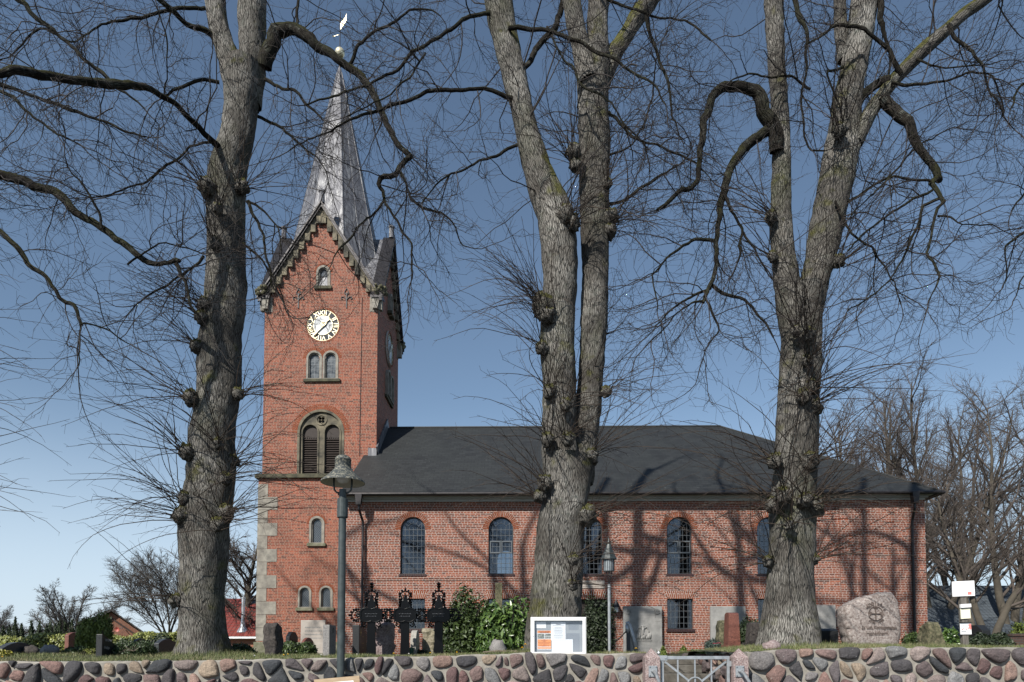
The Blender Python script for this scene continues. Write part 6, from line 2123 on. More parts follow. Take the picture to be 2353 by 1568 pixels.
# bent handrail by the tall epitaph
hb = gpt(1452, 15.6, -0.02)
hr = thing('handrail', 'bent galvanised handrail with a dark side, in front of the tall carved epitaph', 'handrail', hb)
q = lambda px, py: tuple(at(px, py, 15.6) - hb)
mb = MB()
mb.tube([q(1464.5, 1506), q(1456, 1470), q(1446, 1437), q(1443, 1432), q(1440, 1434)], 0.048, 10)
mb.tube([q(1441, 1434), q(1441.5, 1455)], 0.045, 10)
mb.build('rail', M['galv'], hr, smooth=True)
mb = MB()
a_, b_ = q(1440, 1507), q(1448, 1453)
mb.box(a_[0], b_[0], -0.03, 0.03, 0.0, b_[2])
mb.build('post', M['darkbar'], hr)

# ------------------------------------------------------------------ notice case on the wall
ND_ = 11.72
a = at(1219.5, 1507, ND_); b2_ = at(1346.5, 1418.5, ND_)
W_, H_ = b2_.x - a.x, b2_.z - a.z
nb = thing('notice_case', 'white framed glazed notice case with orange poster, standing on the wall', 'notice board', (a.x + W_ / 2, ND_, a.z))
hw = W_ / 2
mb = MB()
mb.plate([(-hw, 0), (hw, 0), (hw, H_), (-hw, H_)], [[(-hw + 0.012, 0.012), (hw - 0.012, 0.012), (hw - 0.012, H_ - 0.012), (-hw + 0.012, H_ - 0.012)]], -0.02, 0.08)
mb.plate([(-hw + 0.014, 0.018), (hw - 0.014, 0.018), (hw - 0.014, H_ - 0.014), (-hw + 0.014, H_ - 0.014)], [[(-hw + 0.062, 0.062), (hw - 0.062, 0.062), (hw - 0.062, H_ - 0.06), (-hw + 0.062, H_ - 0.06)]], -0.034, 0.0)
mb.build('frame', M['alu'], nb, bevel=0.003)
MB().box(-hw + 0.013, hw - 0.013, 0.04, 0.07, 0.013, H_ - 0.013).build('backboard', M['backboard'], nb)
MB().box(-hw + 0.05, hw - 0.05, -0.016, -0.012, 0.05, H_ - 0.05).build('glass', M['boardglass'], nb)
MB().lathe([(0.0, 0), (0.008, 0.0), (0.008, 0.006), (0, 0.008)], 10, (-hw + 0.04, -0.04, H_ * 0.5)).build('lock', M['darkbar'], nb)
def nbx(zx): return -hw + (zx - 115) / (1150 - 115) * W_
def nbz(zy): return H_ * (1 - (zy - 92) / (820 - 92))
def sheet_(name, x0, x1, y0, y1, m, y=0.036):
    return MB().box(nbx(x0), nbx(x1), y, y + 0.003, nbz(y1), nbz(y0)).build(name, m, nb)
s1 = sheet_('paper_sheet', 218, 405, 180, 300, M['paper'])
s2 = sheet_('paper_sheet', 497, 770, 182, 535, M['paper'], 0.030)
s3 = sheet_('paper_sheet', 510, 905, 510, 755, M['paper'], 0.034)
sheet_('grey_sheet', 785, 1030, 395, 750, M['greypaper'])
sheet_('grey_sheet', 825, 1015, 215, 325, M['greypaper'])
po = sheet_('poster', 240, 500, 345, 705, M['paper'], 0.034)
def onp(name, x0, x1, y0, y1, m, par, y=0.032): MB().box(nbx(x0), nbx(x1), y, y + 0.0012, nbz(y1), nbz(y0)).build(name, m, par)
onp('orange_panel', 243, 497, 347, 393, M['orange'], po)
onp('orange_panel', 246, 499, 510, 648, M['orange'], po)
onp('orange_panel', 246, 499, 660, 690, M['orange'], po)
onp('printed_photo', 246, 369, 405, 498, M['photo'], po)
onp('printed_photo', 377, 499, 405, 452, M['photo'], po)
onp('printed_photo', 377, 499, 459, 498, M['photo'], po)
cxp = (nbx(243) + nbx(497)) / 2
join_texts('poster_lettering', [('DU SUCHST ABENTEUER?', 0.017, (cxp, 0.031, nbz(361)), 0), ('WERDE PFADFINDER!', 0.017, (cxp, 0.031, nbz(383)), 0),
                                ('WER?', 0.011, (cxp, 0.031, nbz(519)), 0), ('WANN?', 0.011, (cxp, 0.031, nbz(553)), 0), ('WO?', 0.011, (cxp, 0.031, nbz(613)), 0)], M['orangetxt'], po)
mb = MB()
for y, w_ in ((534, 120), (570, 230), (596, 190), (629, 190), (640, 80)): mb.box(cxp - w_ * W_ / 2070, cxp + w_ * W_ / 2070, 0.0308, 0.0318, nbz(y + 3), nbz(y - 3))
mb.build('fine_print', M['orangetxt'], po)
cxs = (nbx(497) + nbx(770)) / 2
join_texts('sheet_heading', [('Einladung', 0.02, (cxs, 0.027, nbz(223)), 0)], M['ink'], s2)
mb = MB()
for y, w_ in ((245, 215), (280, 140), (297, 130), (316, 200), (345, 150), (356, 190), (380, 150), (405, 140), (430, 180), (445, 180), (470, 180), (490, 120)):
    mb.box(cxs - w_ * W_ / 2070, cxs + w_ * W_ / 2070, 0.0285, 0.0297, nbz(y + 2.2), nbz(y - 2.2))
mb.build('fine_print', M['greypaper'], s2)
mb = MB()
for k in (-0.3, 0.3): mb.box(k - 0.02, k + 0.02, 0.082, 0.12, -0.5, H_ - 0.1)
mb.build('mounting_post', M['galv'], nb)

# ------------------------------------------------------------------ big street lamp in front of the wall
LD = 11.33
lx = at(783, 1540, LD).x
lt = thing('street_lamp', 'tall slate green street lamp with bell shaped lichen covered shade before the tower', 'street lamp', (lx, LD, -1.48))
def lz(py): return at(786, py, LD).z + 1.48
s_ = LD / FPX * 1.03
mb = MB()
r0 = 0.062
mb.lathe([(r0 + 0.02, 0), (r0 + 0.02, 0.9), (r0 + 0.002, 0.93), (r0, lz(1235)), (r0, lz(1160)), (0.066, lz(1159)), (0.066, lz(1150)), (0.088, lz(1148)), (0.088, lz(1148) + 0.002)], 20)
mb.lathe([(0.086, lz(1190)), (0.089, lz(1188)), (0.089, lz(1147)), (0.06, lz(1145)), (0.058, lz(1125)), (0.0, lz(1124))], 20)
mb.build('pole', M['lamp'], lt, smooth=False)
mb = MB()
for s in (-1, 1):
    x = s * 0.150
    mb.tube([(s * 0.03, 0, lz(1134)), (s * 0.10, 0, lz(1132)), (s * 0.14, 0, lz(1126)), (x, 0, lz(1116)), (x, 0, lz(1078))], 0.016, 10)
mb.build('bracket', M['lamp'], lt, smooth=True)
def lamp_shade():
    m = noisy('lichened_shade', (0.04, 0.043, 0.044), (0.085, 0.09, 0.088), 8, 0.7, bump=0.2)
    t = NT(m)
    v_ = t.coord('Object')
    sp = t.noise(v_, 26, 4, 0.75)
    c = t.ramp(sp, [(0.50, (0.035, 0.042, 0.044)), (0.58, (0.20, 0.19, 0.15))])
    t.base(c)
    return m
shm = lamp_shade()
RS = 49 * s_
mb = MB()
mb.lathe([(RS, lz(1110)), (RS * 0.99, lz(1107)), (RS * 0.72, lz(1096)), (RS * 0.50, lz(1085)), (18.5 * s_, lz(1078)), (18 * s_, lz(1075))], 36)
shd = mb.build('shade', shm, lt, smooth=True)
mb = MB()
mb.lathe([(18 * s_, lz(1075)), (18 * s_, lz(1058)), (18.6 * s_, lz(1057.6)), (18 * s_, lz(1057)), (17 * s_, lz(1053)), (12 * s_, lz(1048.5)), (6 * s_, lz(1046.5)), (0, lz(1046))], 28)
mb.build('cap', shm, lt, smooth=True)
mb = MB()
mb.lathe([(RS * 0.985, lz(1110) + 0.002), (RS * 0.71, lz(1097)), (RS * 0.49, lz(1087)), (0.0, lz(1084))], 36)
mb.build('shade_lining', M['enamel'], lt, smooth=True)
mb = MB()
rb = 17 * s_
mb.lathe([(rb * math.cos(-PI / 2 + PI * k / 20), lz(1097) + rb * 0.85 * math.sin(-PI / 2 + PI * k / 20)) for k in range(14)], 24)
mb.build('globe', M['opal'], lt, smooth=True)

# sign board tied in front of the lamp
sd_ = 11.1
a = at(722, 1561.6, sd_); b = at(826, 1552.4, sd_)
ang = math.atan2(b.z - a.z, b.x - a.x)
Ls = (b - a).length
sg = thing('sign_board', 'plywood sign board with a white sheet, leaning at the foot of the tall street lamp', 'sign', (a.x + Ls / 2, sd_, a.z - 0.62))
Rm = Matrix.Rotation(-ang, 3, 'Y')
mb = MB().box(-Ls / 2, Ls / 2, -0.012, 0.012, -0.0, 0.62 + 0.03, rot=Rm, c=(0, 0, 0.62))
mb.build('board', M['plywood'], sg)
mb = MB().box(-Ls / 2 + 0.10, Ls / 2 - 0.10, -0.0145, -0.0125, 0.03, 0.58, rot=Rm, c=(0, 0, 0.62))
mb.build('white_sheet', M['paper'], sg)
mb = MB()
for k in (-0.2, 0.2): mb.box(k - 0.02, k + 0.02, 0.016, 0.05, -0.86 + 0.0, 0.5)
mb.build('stake', M['postwood'], sg)

# ------------------------------------------------------------------ path lamp
PL = 17.0
base = gpt(1400, PL, -0.03)
pl_ = thing('path_lamp', 'slim path lamp with a pointed metal roof beside the black green yew', 'lamp', base)
def pz(py): return at(1400, py, PL).z - base.z
k_ = PL / FPX
mb = MB()
mb.lathe([(3.4 * k_, 0), (3.4 * k_, pz(1343)), (0.0, pz(1342))], 14)
mb.build('pole', M['galv'], pl_, smooth=False)
mb = MB()
for k in range(6):
    a = PI / 3 * k + 0.3
    mb.tube([(0.01 * math.cos(a), 0.01 * math.sin(a), pz(1343)), (3 * k_ * math.cos(a), 3 * k_ * math.sin(a), pz(1332)), (6 * k_ * math.cos(a), 6 * k_ * math.sin(a), pz(1322)), (7 * k_ * math.cos(a), 7 * k_ * math.sin(a), pz(1313))], 0.007, 6)
mb.build('bracket', M['iron'], pl_)
mb = MB()
mb.lathe([(12 * k_, pz(1285)), (12 * k_, pz(1312)), (11 * k_, pz(1313.5)), (0, pz(1313.5))], 18)
mb.build('lamp_glass', M['clear'], pl_)
mb = MB()
for k in range(16):
    a = 2 * PI * k / 16
    mb.box(12.3 * k_ * math.cos(a) - 0.006, 12.3 * k_ * math.cos(a) + 0.006, 12.3 * k_ * math.sin(a) - 0.006, 12.3 * k_ * math.sin(a) + 0.006, pz(1313), pz(1284))
mb.build('cage', M['darkbar'], pl_)
mb = MB()
mb.lathe([(0.0, pz(1233)), (2.4 * k_, pz(1243)), (8 * k_, pz(1262)), (18 * k_, pz(1284)), (18.5 * k_, pz(1286)), (13 * k_, pz(1285)), (0.0, pz(1282))], 8)
mb.build('roof', M['lamp'], pl_)
mb = MB()
mb.tube([(5.4 * k_ * math.cos(a), 5.4 * k_ * math.sin(a), pz(1253) + 0.012 * a) for a in [2 * PI * k / 18 for k in range(19)]], 0.016, 6)
mb.build('roof_band', M['iron'], pl_)

# ------------------------------------------------------------------ boulder with the inscription
BD = 13.6
def q6(zx, zy): return 1778.6 + zx / 4.096, 1186.3 + zy / 4.096
outl = [(668, 860), (690, 832), (740, 805), (800, 780), (850, 760), (920, 735), (1000, 713), (1050, 705), (1085, 706), (1130, 722), (1160, 742), (1185, 775), (1197, 820), (1208, 880), (1216, 950), (1219, 1020), (1218, 1080), (1212, 1150), (1200, 1200), (1190, 1250), (1100, 1262), (1000, 1262), (900, 1258), (800, 1250), (740, 1230), (718, 1180), (715, 1130), (700, 1085), (682, 1035), (672, 980), (668, 920)]
bb = gpt(2010, BD, -0.02)
bo = thing('memorial_boulder', 'large inscribed pink grey boulder with a circled cross, 400 Jahre', 'memorial stone', bb)
pts = [at(*q6(*p), BD) - bb for p in outl]
pts = [(p.x, p.z) for p in pts]
cx = sum(p[0] for p in pts) / len(pts); cz = sum(p[1] for p in pts) / len(pts)
mb = MB()
dense = []
for i in range(len(pts)):
    a, b = pts[i], pts[(i + 1) % len(pts)]
    for t in (0, 0.33, 0.67): dense.append((a[0] + (b[0] - a[0]) * t, a[1] + (b[1] - a[1]) * t))
rings = [(0.0, 0.0), (0.25, 0.0), (0.5, 0.0), (0.7, 0.003), (0.85, 0.012), (0.94, 0.04), (0.985, 0.10), (1.0, 0.2), (0.99, 0.34), (0.9, 0.5), (0.6, 0.58), (0.0, 0.6)]
V, F = [], []
m = len(dense)
for f, y in rings:
    for p in dense:
        x, z = cx + (p[0] - cx) * f, cz + (p[1] - cz) * f
        am = 0.012 if f < 0.9 and y < 0.05 else 0.04
        n_ = noise.noise(Vector((x * 7, y * 7, z * 7))) * am + noise.noise(Vector((x * 17, y * 17, z * 17))) * am * 0.5
        V.append((x + n_ * (f > 0.9), y + n_, z + n_ * (f > 0.9)))
for a in range(len(rings) - 1):
    for k in range(m):
        F.append((a * m + k, a * m + (k + 1) % m, (a + 1) * m + (k + 1) % m, (a + 1) * m + k))
mb.add(V, F)
mb.build('stone', M['boulder'], bo, smooth=True)
def bl(zx, zy, y=-0.014):
    p = at(*q6(zx, zy), BD) - bb
    return (p.x, y, p.z)
its = []
ccx, ccz = bl(955, 918)[0], bl(955, 918)[2]
rr = abs(bl(1022, 918)[0] - ccx)
for i, (ch, sz) in enumerate(zip('400Jahre', (.12, .12, .12, .12, .085, .10, .085, .085))):
    aa = math.radians(140 - i * 16.5)
    its.append((ch, sz, (ccx + rr * 1.42 * math.cos(aa), -0.016, ccz + rr * 1.42 * math.sin(aa)), aa - PI / 2))
for i, ch in enumerate('1598 1998'):
    if ch == ' ': continue
    aa = math.radians(226 + i * 11.5)
    its.append((ch, 0.072, (ccx + rr * 1.33 * math.cos(aa), -0.016, ccz + rr * 1.33 * math.sin(aa)), aa + PI / 2))
x1_, _, z1_ = bl(988, 1048); its.append(('Ev. Luth. Kirchengemeinde', 0.098, (x1_, -0.016, z1_), 0, 0.66))
x1_, _, z1_ = bl(968, 1103); its.append(('Hohenhorn', 0.11, (x1_, -0.016, z1_), 0, 0.84))
join_texts('inscription', its, M['carving'], bo)
mb = MB()
mb.tube([(ccx + rr * math.cos(a), -0.012, ccz + rr * 0.98 * math.sin(a)) for a in [2 * PI * k / 36 for k in range(37)]], 0.008, 6)
mb.beam((ccx - rr * .85, -0.012, ccz), (ccx + rr * .85, -0.012, ccz), 0.02, 0.014)
mb.beam((ccx, -0.012, ccz - rr * .85), (ccx, -0.012, ccz + rr * .9), 0.014, 0.02)
for dx, dz in ((-.75, 0), (.75, 0), (0, .78)):
    mb.beam((ccx + rr * dx - (0.04 if dz else 0), -0.012, ccz + rr * dz - (0 if dz else 0.04)), (ccx + rr * dx + (0.04 if dz else 0), -0.012, ccz + rr * dz + (0 if dz else 0.04)), 0.02, 0.018)
mb.build('circled_cross', M['carving'], bo)

def lump(name, label, cat_, loc, sx, sy, sz, m, seed, group=None):
    V, F = [], []
    n, k_ = 20, 12
    for j in range(k_ + 1):
        ph = PI * j / k_
        for k in range(n):
            a = 2 * PI * k / n
            d = Vector((math.sin(ph) * math.cos(a), math.sin(ph) * math.sin(a), math.cos(ph)))
            r = 1 + 0.22 * noise.noise(d * 1.6 + Vector((seed, 0, 0))) + 0.08 * noise.noise(d * 5 + Vector((seed, 0, 0)))
            V.append((d.x * sx * r, d.y * sy * r, (d.z * 0.62 + 0.5) * sz * r))
    F = [(j * n + k, (j + 1) * n + k, (j + 1) * n + (k + 1) % n, j * n + (k + 1) % n) for j in range(k_) for k in range(n)]
    mb = MB().add(V, F)
    o = mb.build(name, m, None, smooth=True, loc=loc, merge=True)
    return tag(o, label, cat_, group)
p = gpt(1772, 12.1, -0.02)
lump('field_stone', 'pale pinkish field stone lying on the turf right of the gate', 'stone', p, 0.17, 0.13, 0.17, M['rosestone'], 3)
p = gpt(116, 15.0, -0.03)
lump('field_stone', 'rough grey boulder among low shrubs below the yellow green hedge', 'stone', p, 0.20, 0.16, 0.22, M['palegranite'], 8)
p = gpt(1144, 15.6, -0.03)
lump('field_stone', 'grey brown boulder at the foot of the glossy rhododendron', 'stone', p, 0.20, 0.15, 0.33, M['palegranite'], 12)
p = gpt(72, 14.2, -0.03)
lump('field_stone', 'dark rounded rock behind the wide low headstone', 'stone', p, 0.17, 0.13, 0.2, M['darkrough'], 15)

# ------------------------------------------------------------------ sign post
SD = 12.8
sb = gpt(2214, SD, -0.05)
sp = thing('sign_post', 'weathered post with three pale boards, the lowest showing red birds', 'sign', sb)
def sl(px, py, dy=0.0):
    p = at(px, py, SD) - sb
    return p
def zq(zx, zy): return 1778.6 + zx / 4.096, 1186.3 + zy / 4.096
mb = MB()
a, b = sl(*zq(1800, 1245)), sl(*zq(1766, 700))
hw = 27 / 4.096 * SD / FPX
mb.add([(a.x - hw, -0.04, -0.3), (a.x + hw, -0.04, -0.3), (a.x + hw, 0.04, -0.3), (a.x - hw, 0.04, -0.3), (b.x - hw, -0.04, b.z), (b.x + hw, -0.04, b.z), (b.x + hw, 0.04, b.z), (b.x - hw, 0.04, b.z)],
       [(0, 1, 5, 4), (1, 2, 6, 5), (2, 3, 7, 6), (3, 0, 4, 7), (4, 5, 6, 7), (3, 2, 1, 0)])
mb.build('post', M['postwood'], sp)
def board(name, corners, m, y, th=0.02):
    ps = [sl(*zq(*c)) for c in corners]
    mb = MB().plate([(p.x, p.z) for p in ps], (), y - th, y)
    return mb.build(name, m, sp)
b1_ = board('top_board', [(1657, 620), (1862, 610), (1870, 752), (1663, 760)], M['paper'], -0.045)
ps = [sl(*zq(*c)) for c in ((1799, 716), (1836, 714), (1838, 742), (1801, 743))]
MB().plate([(p.x, p.z) for p in ps], (), -0.067, -0.0655).build('printed_picture', M['pink'], b1_)
ps = [sl(*zq(*c)) for c in ((1690, 640), (1795, 634), (1795, 638), (1690, 644))]
MB().plate([(p.x, p.z) for p in ps], (), -0.067, -0.0655).build('faded_line', M['backboard'], b1_)
board('cap_board', [(1729, 832), (1821, 828), (1824, 860), (1731, 866)], M['paper'], -0.05, 0.05)
board('middle_board', [(1735, 873), (1825, 868), (1831, 963), (1742, 970)], M['cream'], -0.043)
b3_ = board('bird_board', [(1733, 1006), (1832, 1003), (1839, 1113), (1738, 1114)], M['paper'], -0.043)
mb = MB()
for poly in ([(1800, 1015), (1812, 1025), (1820, 1010), (1832, 1018), (1836, 1060), (1828, 1078), (1822, 1060), (1808, 1062), (1800, 1056), (1815, 1045)],
             [(1748, 1022), (1762, 1026), (1770, 1036), (1758, 1030)], [(1743, 1075), (1752, 1062), (1766, 1052), (1762, 1066), (1752, 1074)], [(1780, 1066), (1788, 1056), (1800, 1074), (1788, 1070)]):
    ps = [sl(*zq(*c)) for c in poly]
    mb.plate([(p.x, p.z) for p in ps], (), -0.0645, -0.0635)
mb.build('red_birds', M['pink'], b3_)
mb = MB()
for y in (1084, 1092): 
    a, b = sl(*zq(1742, y)), sl(*zq(1790, y - 1))
    mb.box(a.x, b.x, -0.0645, -0.0635, a.z - 0.004, a.z + 0.006)
mb.build('fine_print', M['ink'], b3_)
MB().beam(tuple(sl(*zq(1729, 1006)) + Vector((0, -0.06, 0.004))), tuple(sl(*zq(1838, 1003)) + Vector((0, -0.06, 0.004))), 0.05, 0.012).build('drip_edge', M['gutter'], b3_)

# ------------------------------------------------------------------ headstones (faces look to the right, narrow sides to the street)
def headstone(label, px0, pxe, d, pyt, W, m, top='flat', name='headstone', texts=None, tm='greytxt', rough=False, base=False, taper=0.0, group='headstones in the churchyard', lean=0.0, dz=0.0, bev=0.012, cat_='headstone', wdz=None):
    b0 = gpt(px0, d); th = (pxe - px0) * d / FPX
    H = at(px0, pyt, d).z - b0.z
    root = thing(name, label, cat_, (b0.x + th / 2, d + W / 2, b0.z - 0.02), 0, group)
    n = 14
    if top == 'flat': pr = [(-W / 2, H), (W / 2, H)]
    elif top == 'arch': pr = [(-W / 2 + W * i / n, H - 0.14 * W * (2 * i / n - 1) ** 2) for i in range(n + 1)]
    elif top == 'round': pr = [(-W / 2 * math.cos(PI * i / n), H - W / 2 + W / 2 * math.sin(PI * i / n)) for i in range(n + 1)]
    elif top == 'wave': pr = [(-W / 2 + W * i / n, H - 0.10 * W - 0.12 * W * math.sin(-1.2 + 3.6 * i / n) + (0.10 * W if i < 3 else 0) * 0 + 0.10 * W * (1 - i / n)) for i in range(n + 1)]
    elif top == 'point': pr = [(-W / 2, H - 0.14), (-W * 0.2, H), (W * 0.2, H), (W / 2, H - 0.14)]
    elif top == 'slope': pr = [(-W / 2, H), (0, H * 0.93), (W / 2, H * 0.72)]
    else: pr = [(-W / 2, H * 0.86), (-W * 0.28, H * 0.98), (0.0, H), (W * 0.25, H * 0.93), (W / 2, H * 0.74)]
    if top == 'wave':
        mx = max(z for _, z in pr); pr = [(y, z + H - mx) for y, z in pr]
    outl = [(-W / 2 * (1 + taper * 0.4), 0), (W / 2 * (1 + taper * 0.4), 0)] + [(y, z) for y, z in reversed(pr)]
    mb = MB()
    mb.plate(outl, (), -th / 2, th / 2, fn=lambda a, x, z: (x * (1 - taper * z / H) + lean * z, a, z))
    if rough:
        o = None
        bm_ = mb.build('stone', m, root, bevel=0.03)
        me = bm_.data
        bm = bmesh.new(); bm.from_mesh(me)
        bmesh.ops.triangulate(bm, faces=bm.faces)
        for it in range(4):
            lg = [e for e in bm.edges if e.calc_length() > 0.09]
            if lg: bmesh.ops.subdivide_edges(bm, edges=lg, cuts=1)
            bmesh.ops.triangulate(bm, faces=bm.faces)
        sd = random.uniform(0, 99)
        for v_ in bm.verts:
            c = v_.co
            v_.co += Vector((noise.noise(c * 5 + Vector((sd, 0, 0))), noise.noise(c * 5 + Vector((0, sd, 0))), noise.noise(c * 5 + Vector((0, 0, sd))))) * 0.05 + Vector((noise.noise(c * 14), noise.noise(c * 14 + Vector((3, 0, 0))), 0)) * 0.018
        bm.normal_update(); bm.to_mesh(me); bm.free()
    else:
        mb.build('stone', m, root, bevel=bev)
    if base:
        MB().box(-th / 2 - 0.05, th / 2 + 0.05, -W / 2 - 0.05, W / 2 + 0.05, -0.05, 0.13).build('plinth', m, root, bevel=0.01)
    if texts:
        its = [(s, sz, (th / 2 + 0.002 + (0.05 if rough else 0), y, z), 0) for s, sz, y, z in texts]
        # lettering on the face that looks to the right
        V = []
        for s, sz, (x, y, z), sp_ in its: V.append((s, sz, (x, y, z), sp_))
        o = None
        mats_ = M[tm]
        Vv, Ff = [], []
        for s, sz, (x, y, z), _ in V:
            cu = bpy.data.curves.new('t', 'FONT'); cu.body = s; cu.size = sz; cu.extrude = 0.002; cu.align_x = 'CENTER'; cu.align_y = 'CENTER'; cu.resolution_u = 2
            t = bpy.data.objects.new('t', cu); COL.objects.link(t)
            me = bpy.data.meshes.new_from_object(t.evaluated_get(bpy.context.evaluated_depsgraph_get()))
            Mx = Matrix.Translation((x, y, z)) @ Matrix.Rotation(PI / 2, 4, 'Z') @ Matrix.Rotation(PI / 2, 4, 'X')
            k = len(Vv)
            Vv += [Mx @ q_.co for q_ in me.vertices]; Ff += [tuple(i + k for i in p_.vertices) for p_ in me.polygons]
            bpy.data.objects.remove(t); bpy.data.curves.remove(cu); bpy.data.meshes.remove(me)
        MB().add(Vv, Ff).build('inscription', mats_, root, merge='keep')
    return root


headstone('wide low dark headstone at the picture edge before the conifer row', -8, 8, 13.6, 1473, 0.95, M['greygranite'], 'arch')
headstone('red brown granite headstone with a curved top before the yellow green hedge', 149.5, 159, 17.5, 1451, 0.55, M['redgranite'], 'arch')
headstone('polished black headstone with a wavy top and grey lettering', 221.5, 236, 12.9, 1455, 0.72, M['blackgranite'], 'wave', texts=[('Walter', 0.075, -0.16, 0.34), ('Helga', 0.075, -0.2, 0.2)])
headstone('dark headstone mostly hidden by the rounded shrub, only its curved top showing', 304, 312, 17, 1465, 0.6, M['greygranite'], 'arch')
headstone('slate black headstone touching the forked lime trunk', 354.5, 366.5, 14.6, 1465.5, 0.75, M['greygranite'], 'arch')
headstone('tall rough dark brown headstone in front of the tower quoins', 606, 634, 13.6, 1428, 0.45, M['darkrough'], 'rough', rough=True)
headstone('small black headstone with a pointed top before the tower wall', 657, 666, 19, 1450, 0.75, M['blackgranite'], 'point', texts=[('+', 0.2, -0.1, 0.35)])
headstone('low dark red headstone just under the wide tower epitaph', 693, 700, 19, 1463, 0.9, M['redgranite'], 'arch')
headstone('tall pale granite pillar headstone beside the tall street lamp', 742, 757.5, 13.4, 1433.5, 0.50, M['palegranite'], 'flat', texts=[('o', 0.22, 0.02, 0.55), ('. . . .', 0.07, 0, 0.32), ('. . .', 0.07, 0, 0.25)], tm='darkink')
headstone('black polished headstone with gold lettering behind the first iron cross', 810, 826, 14.3, 1433.5, 0.72, M['blackgranite'], 'slope', texts=[('+', 0.3, -0.22, 0.5), ('- - -', 0.09, 0.0, 0.44), ('- - - -', 0.09, 0.0, 0.30), ('- - -', 0.09, 0.0, 0.20)], tm='goldtxt')
headstone('big rose coloured rough headstone between the first and second iron cross', 862, 890, 14.4, 1420, 0.95, M['rosestone'], 'rough', rough=True)
headstone('narrow whitish headstone with a rounded top just right of the second iron cross', 943, 956, 15.2, 1445.5, 0.62, M['whitestone'], 'round')
headstone('beige rough headstone between the second and third iron cross', 970, 997, 15.8, 1441, 0.5, M['beigestone'], 'rough', rough=True)
headstone('mossy rough headstone left of the pink granite obelisk', 1655, 1671, 17, 1423, 0.45, M['mossstone'], 'rough', rough=True)
headstone('pink granite obelisk tapering upward on a plinth', 1672, 1701, 16.2, 1405, 0.34, M['redgranite'], 'arch', base=True, taper=0.24, cat_='obelisk', name='obelisk')
headstone('dark grey brown headstone leaning toward the rightmost lime trunk', 1720, 1746, 15.6, 1428, 0.3, M['darkrough'], 'arch', base=True, taper=0.06, lean=0.09)
headstone('black headstone with grey side right of the rightmost lime trunk', 1886, 1926, 15.0, 1442, 0.4, M['blackgranite'], 'arch')
headstone('dark pointed headstone in the shrubs right of the sign post', 2256, 2276, 17, 1434, 0.7, M['blackgranite'], 'point')
headstone('rounded mossy post stone beside the inscribed boulder', 2129, 2168, 13.4, 1425, 0.35, M['mossstone'], 'rough', rough=True, taper=0.3, name='post_stone', cat_='stone post', group=None)
headstone('grey stone cross shaft rising above the glossy rhododendron', 1138, 1154, 19, 1338, 0.22, M['mossstone'], 'flat', name='stone_cross', cat_='grave cross', group=None)

# green grave vase
p = gpt(946, 14.9)
t = thing('grave_vase', 'green plastic grave vase in front of the whitish headstone', 'vase', (p.x, 14.9, p.z))
mb = MB().lathe([(0.0, 0), (0.035, 0.0), (0.055, 0.17), (0.06, 0.17), (0.06, 0.19), (0.0, 0.185)], 14)
mb.build('cup', M['greenplastic'], t)
# bench behind the rhododendron
p = gpt(1110, 17.6)
t = thing('bench', 'orange brown wooden bench glimpsed under the glossy rhododendron', 'bench', (p.x, 18.4, p.z))
for z in (0.30, 0.40): MB().box(-0.55, 0.55, -0.03 if z < .35 else -0.2, 0.01 if z < .35 else 0.2, z, z + 0.05).build('seat_board', M['wood_seat'], t)
for s in (-0.45, 0.45): MB().box(s - 0.05, s + 0.05, -0.15, 0.15, -0.05, 0.395).build('leg', M['palegranite'], t)

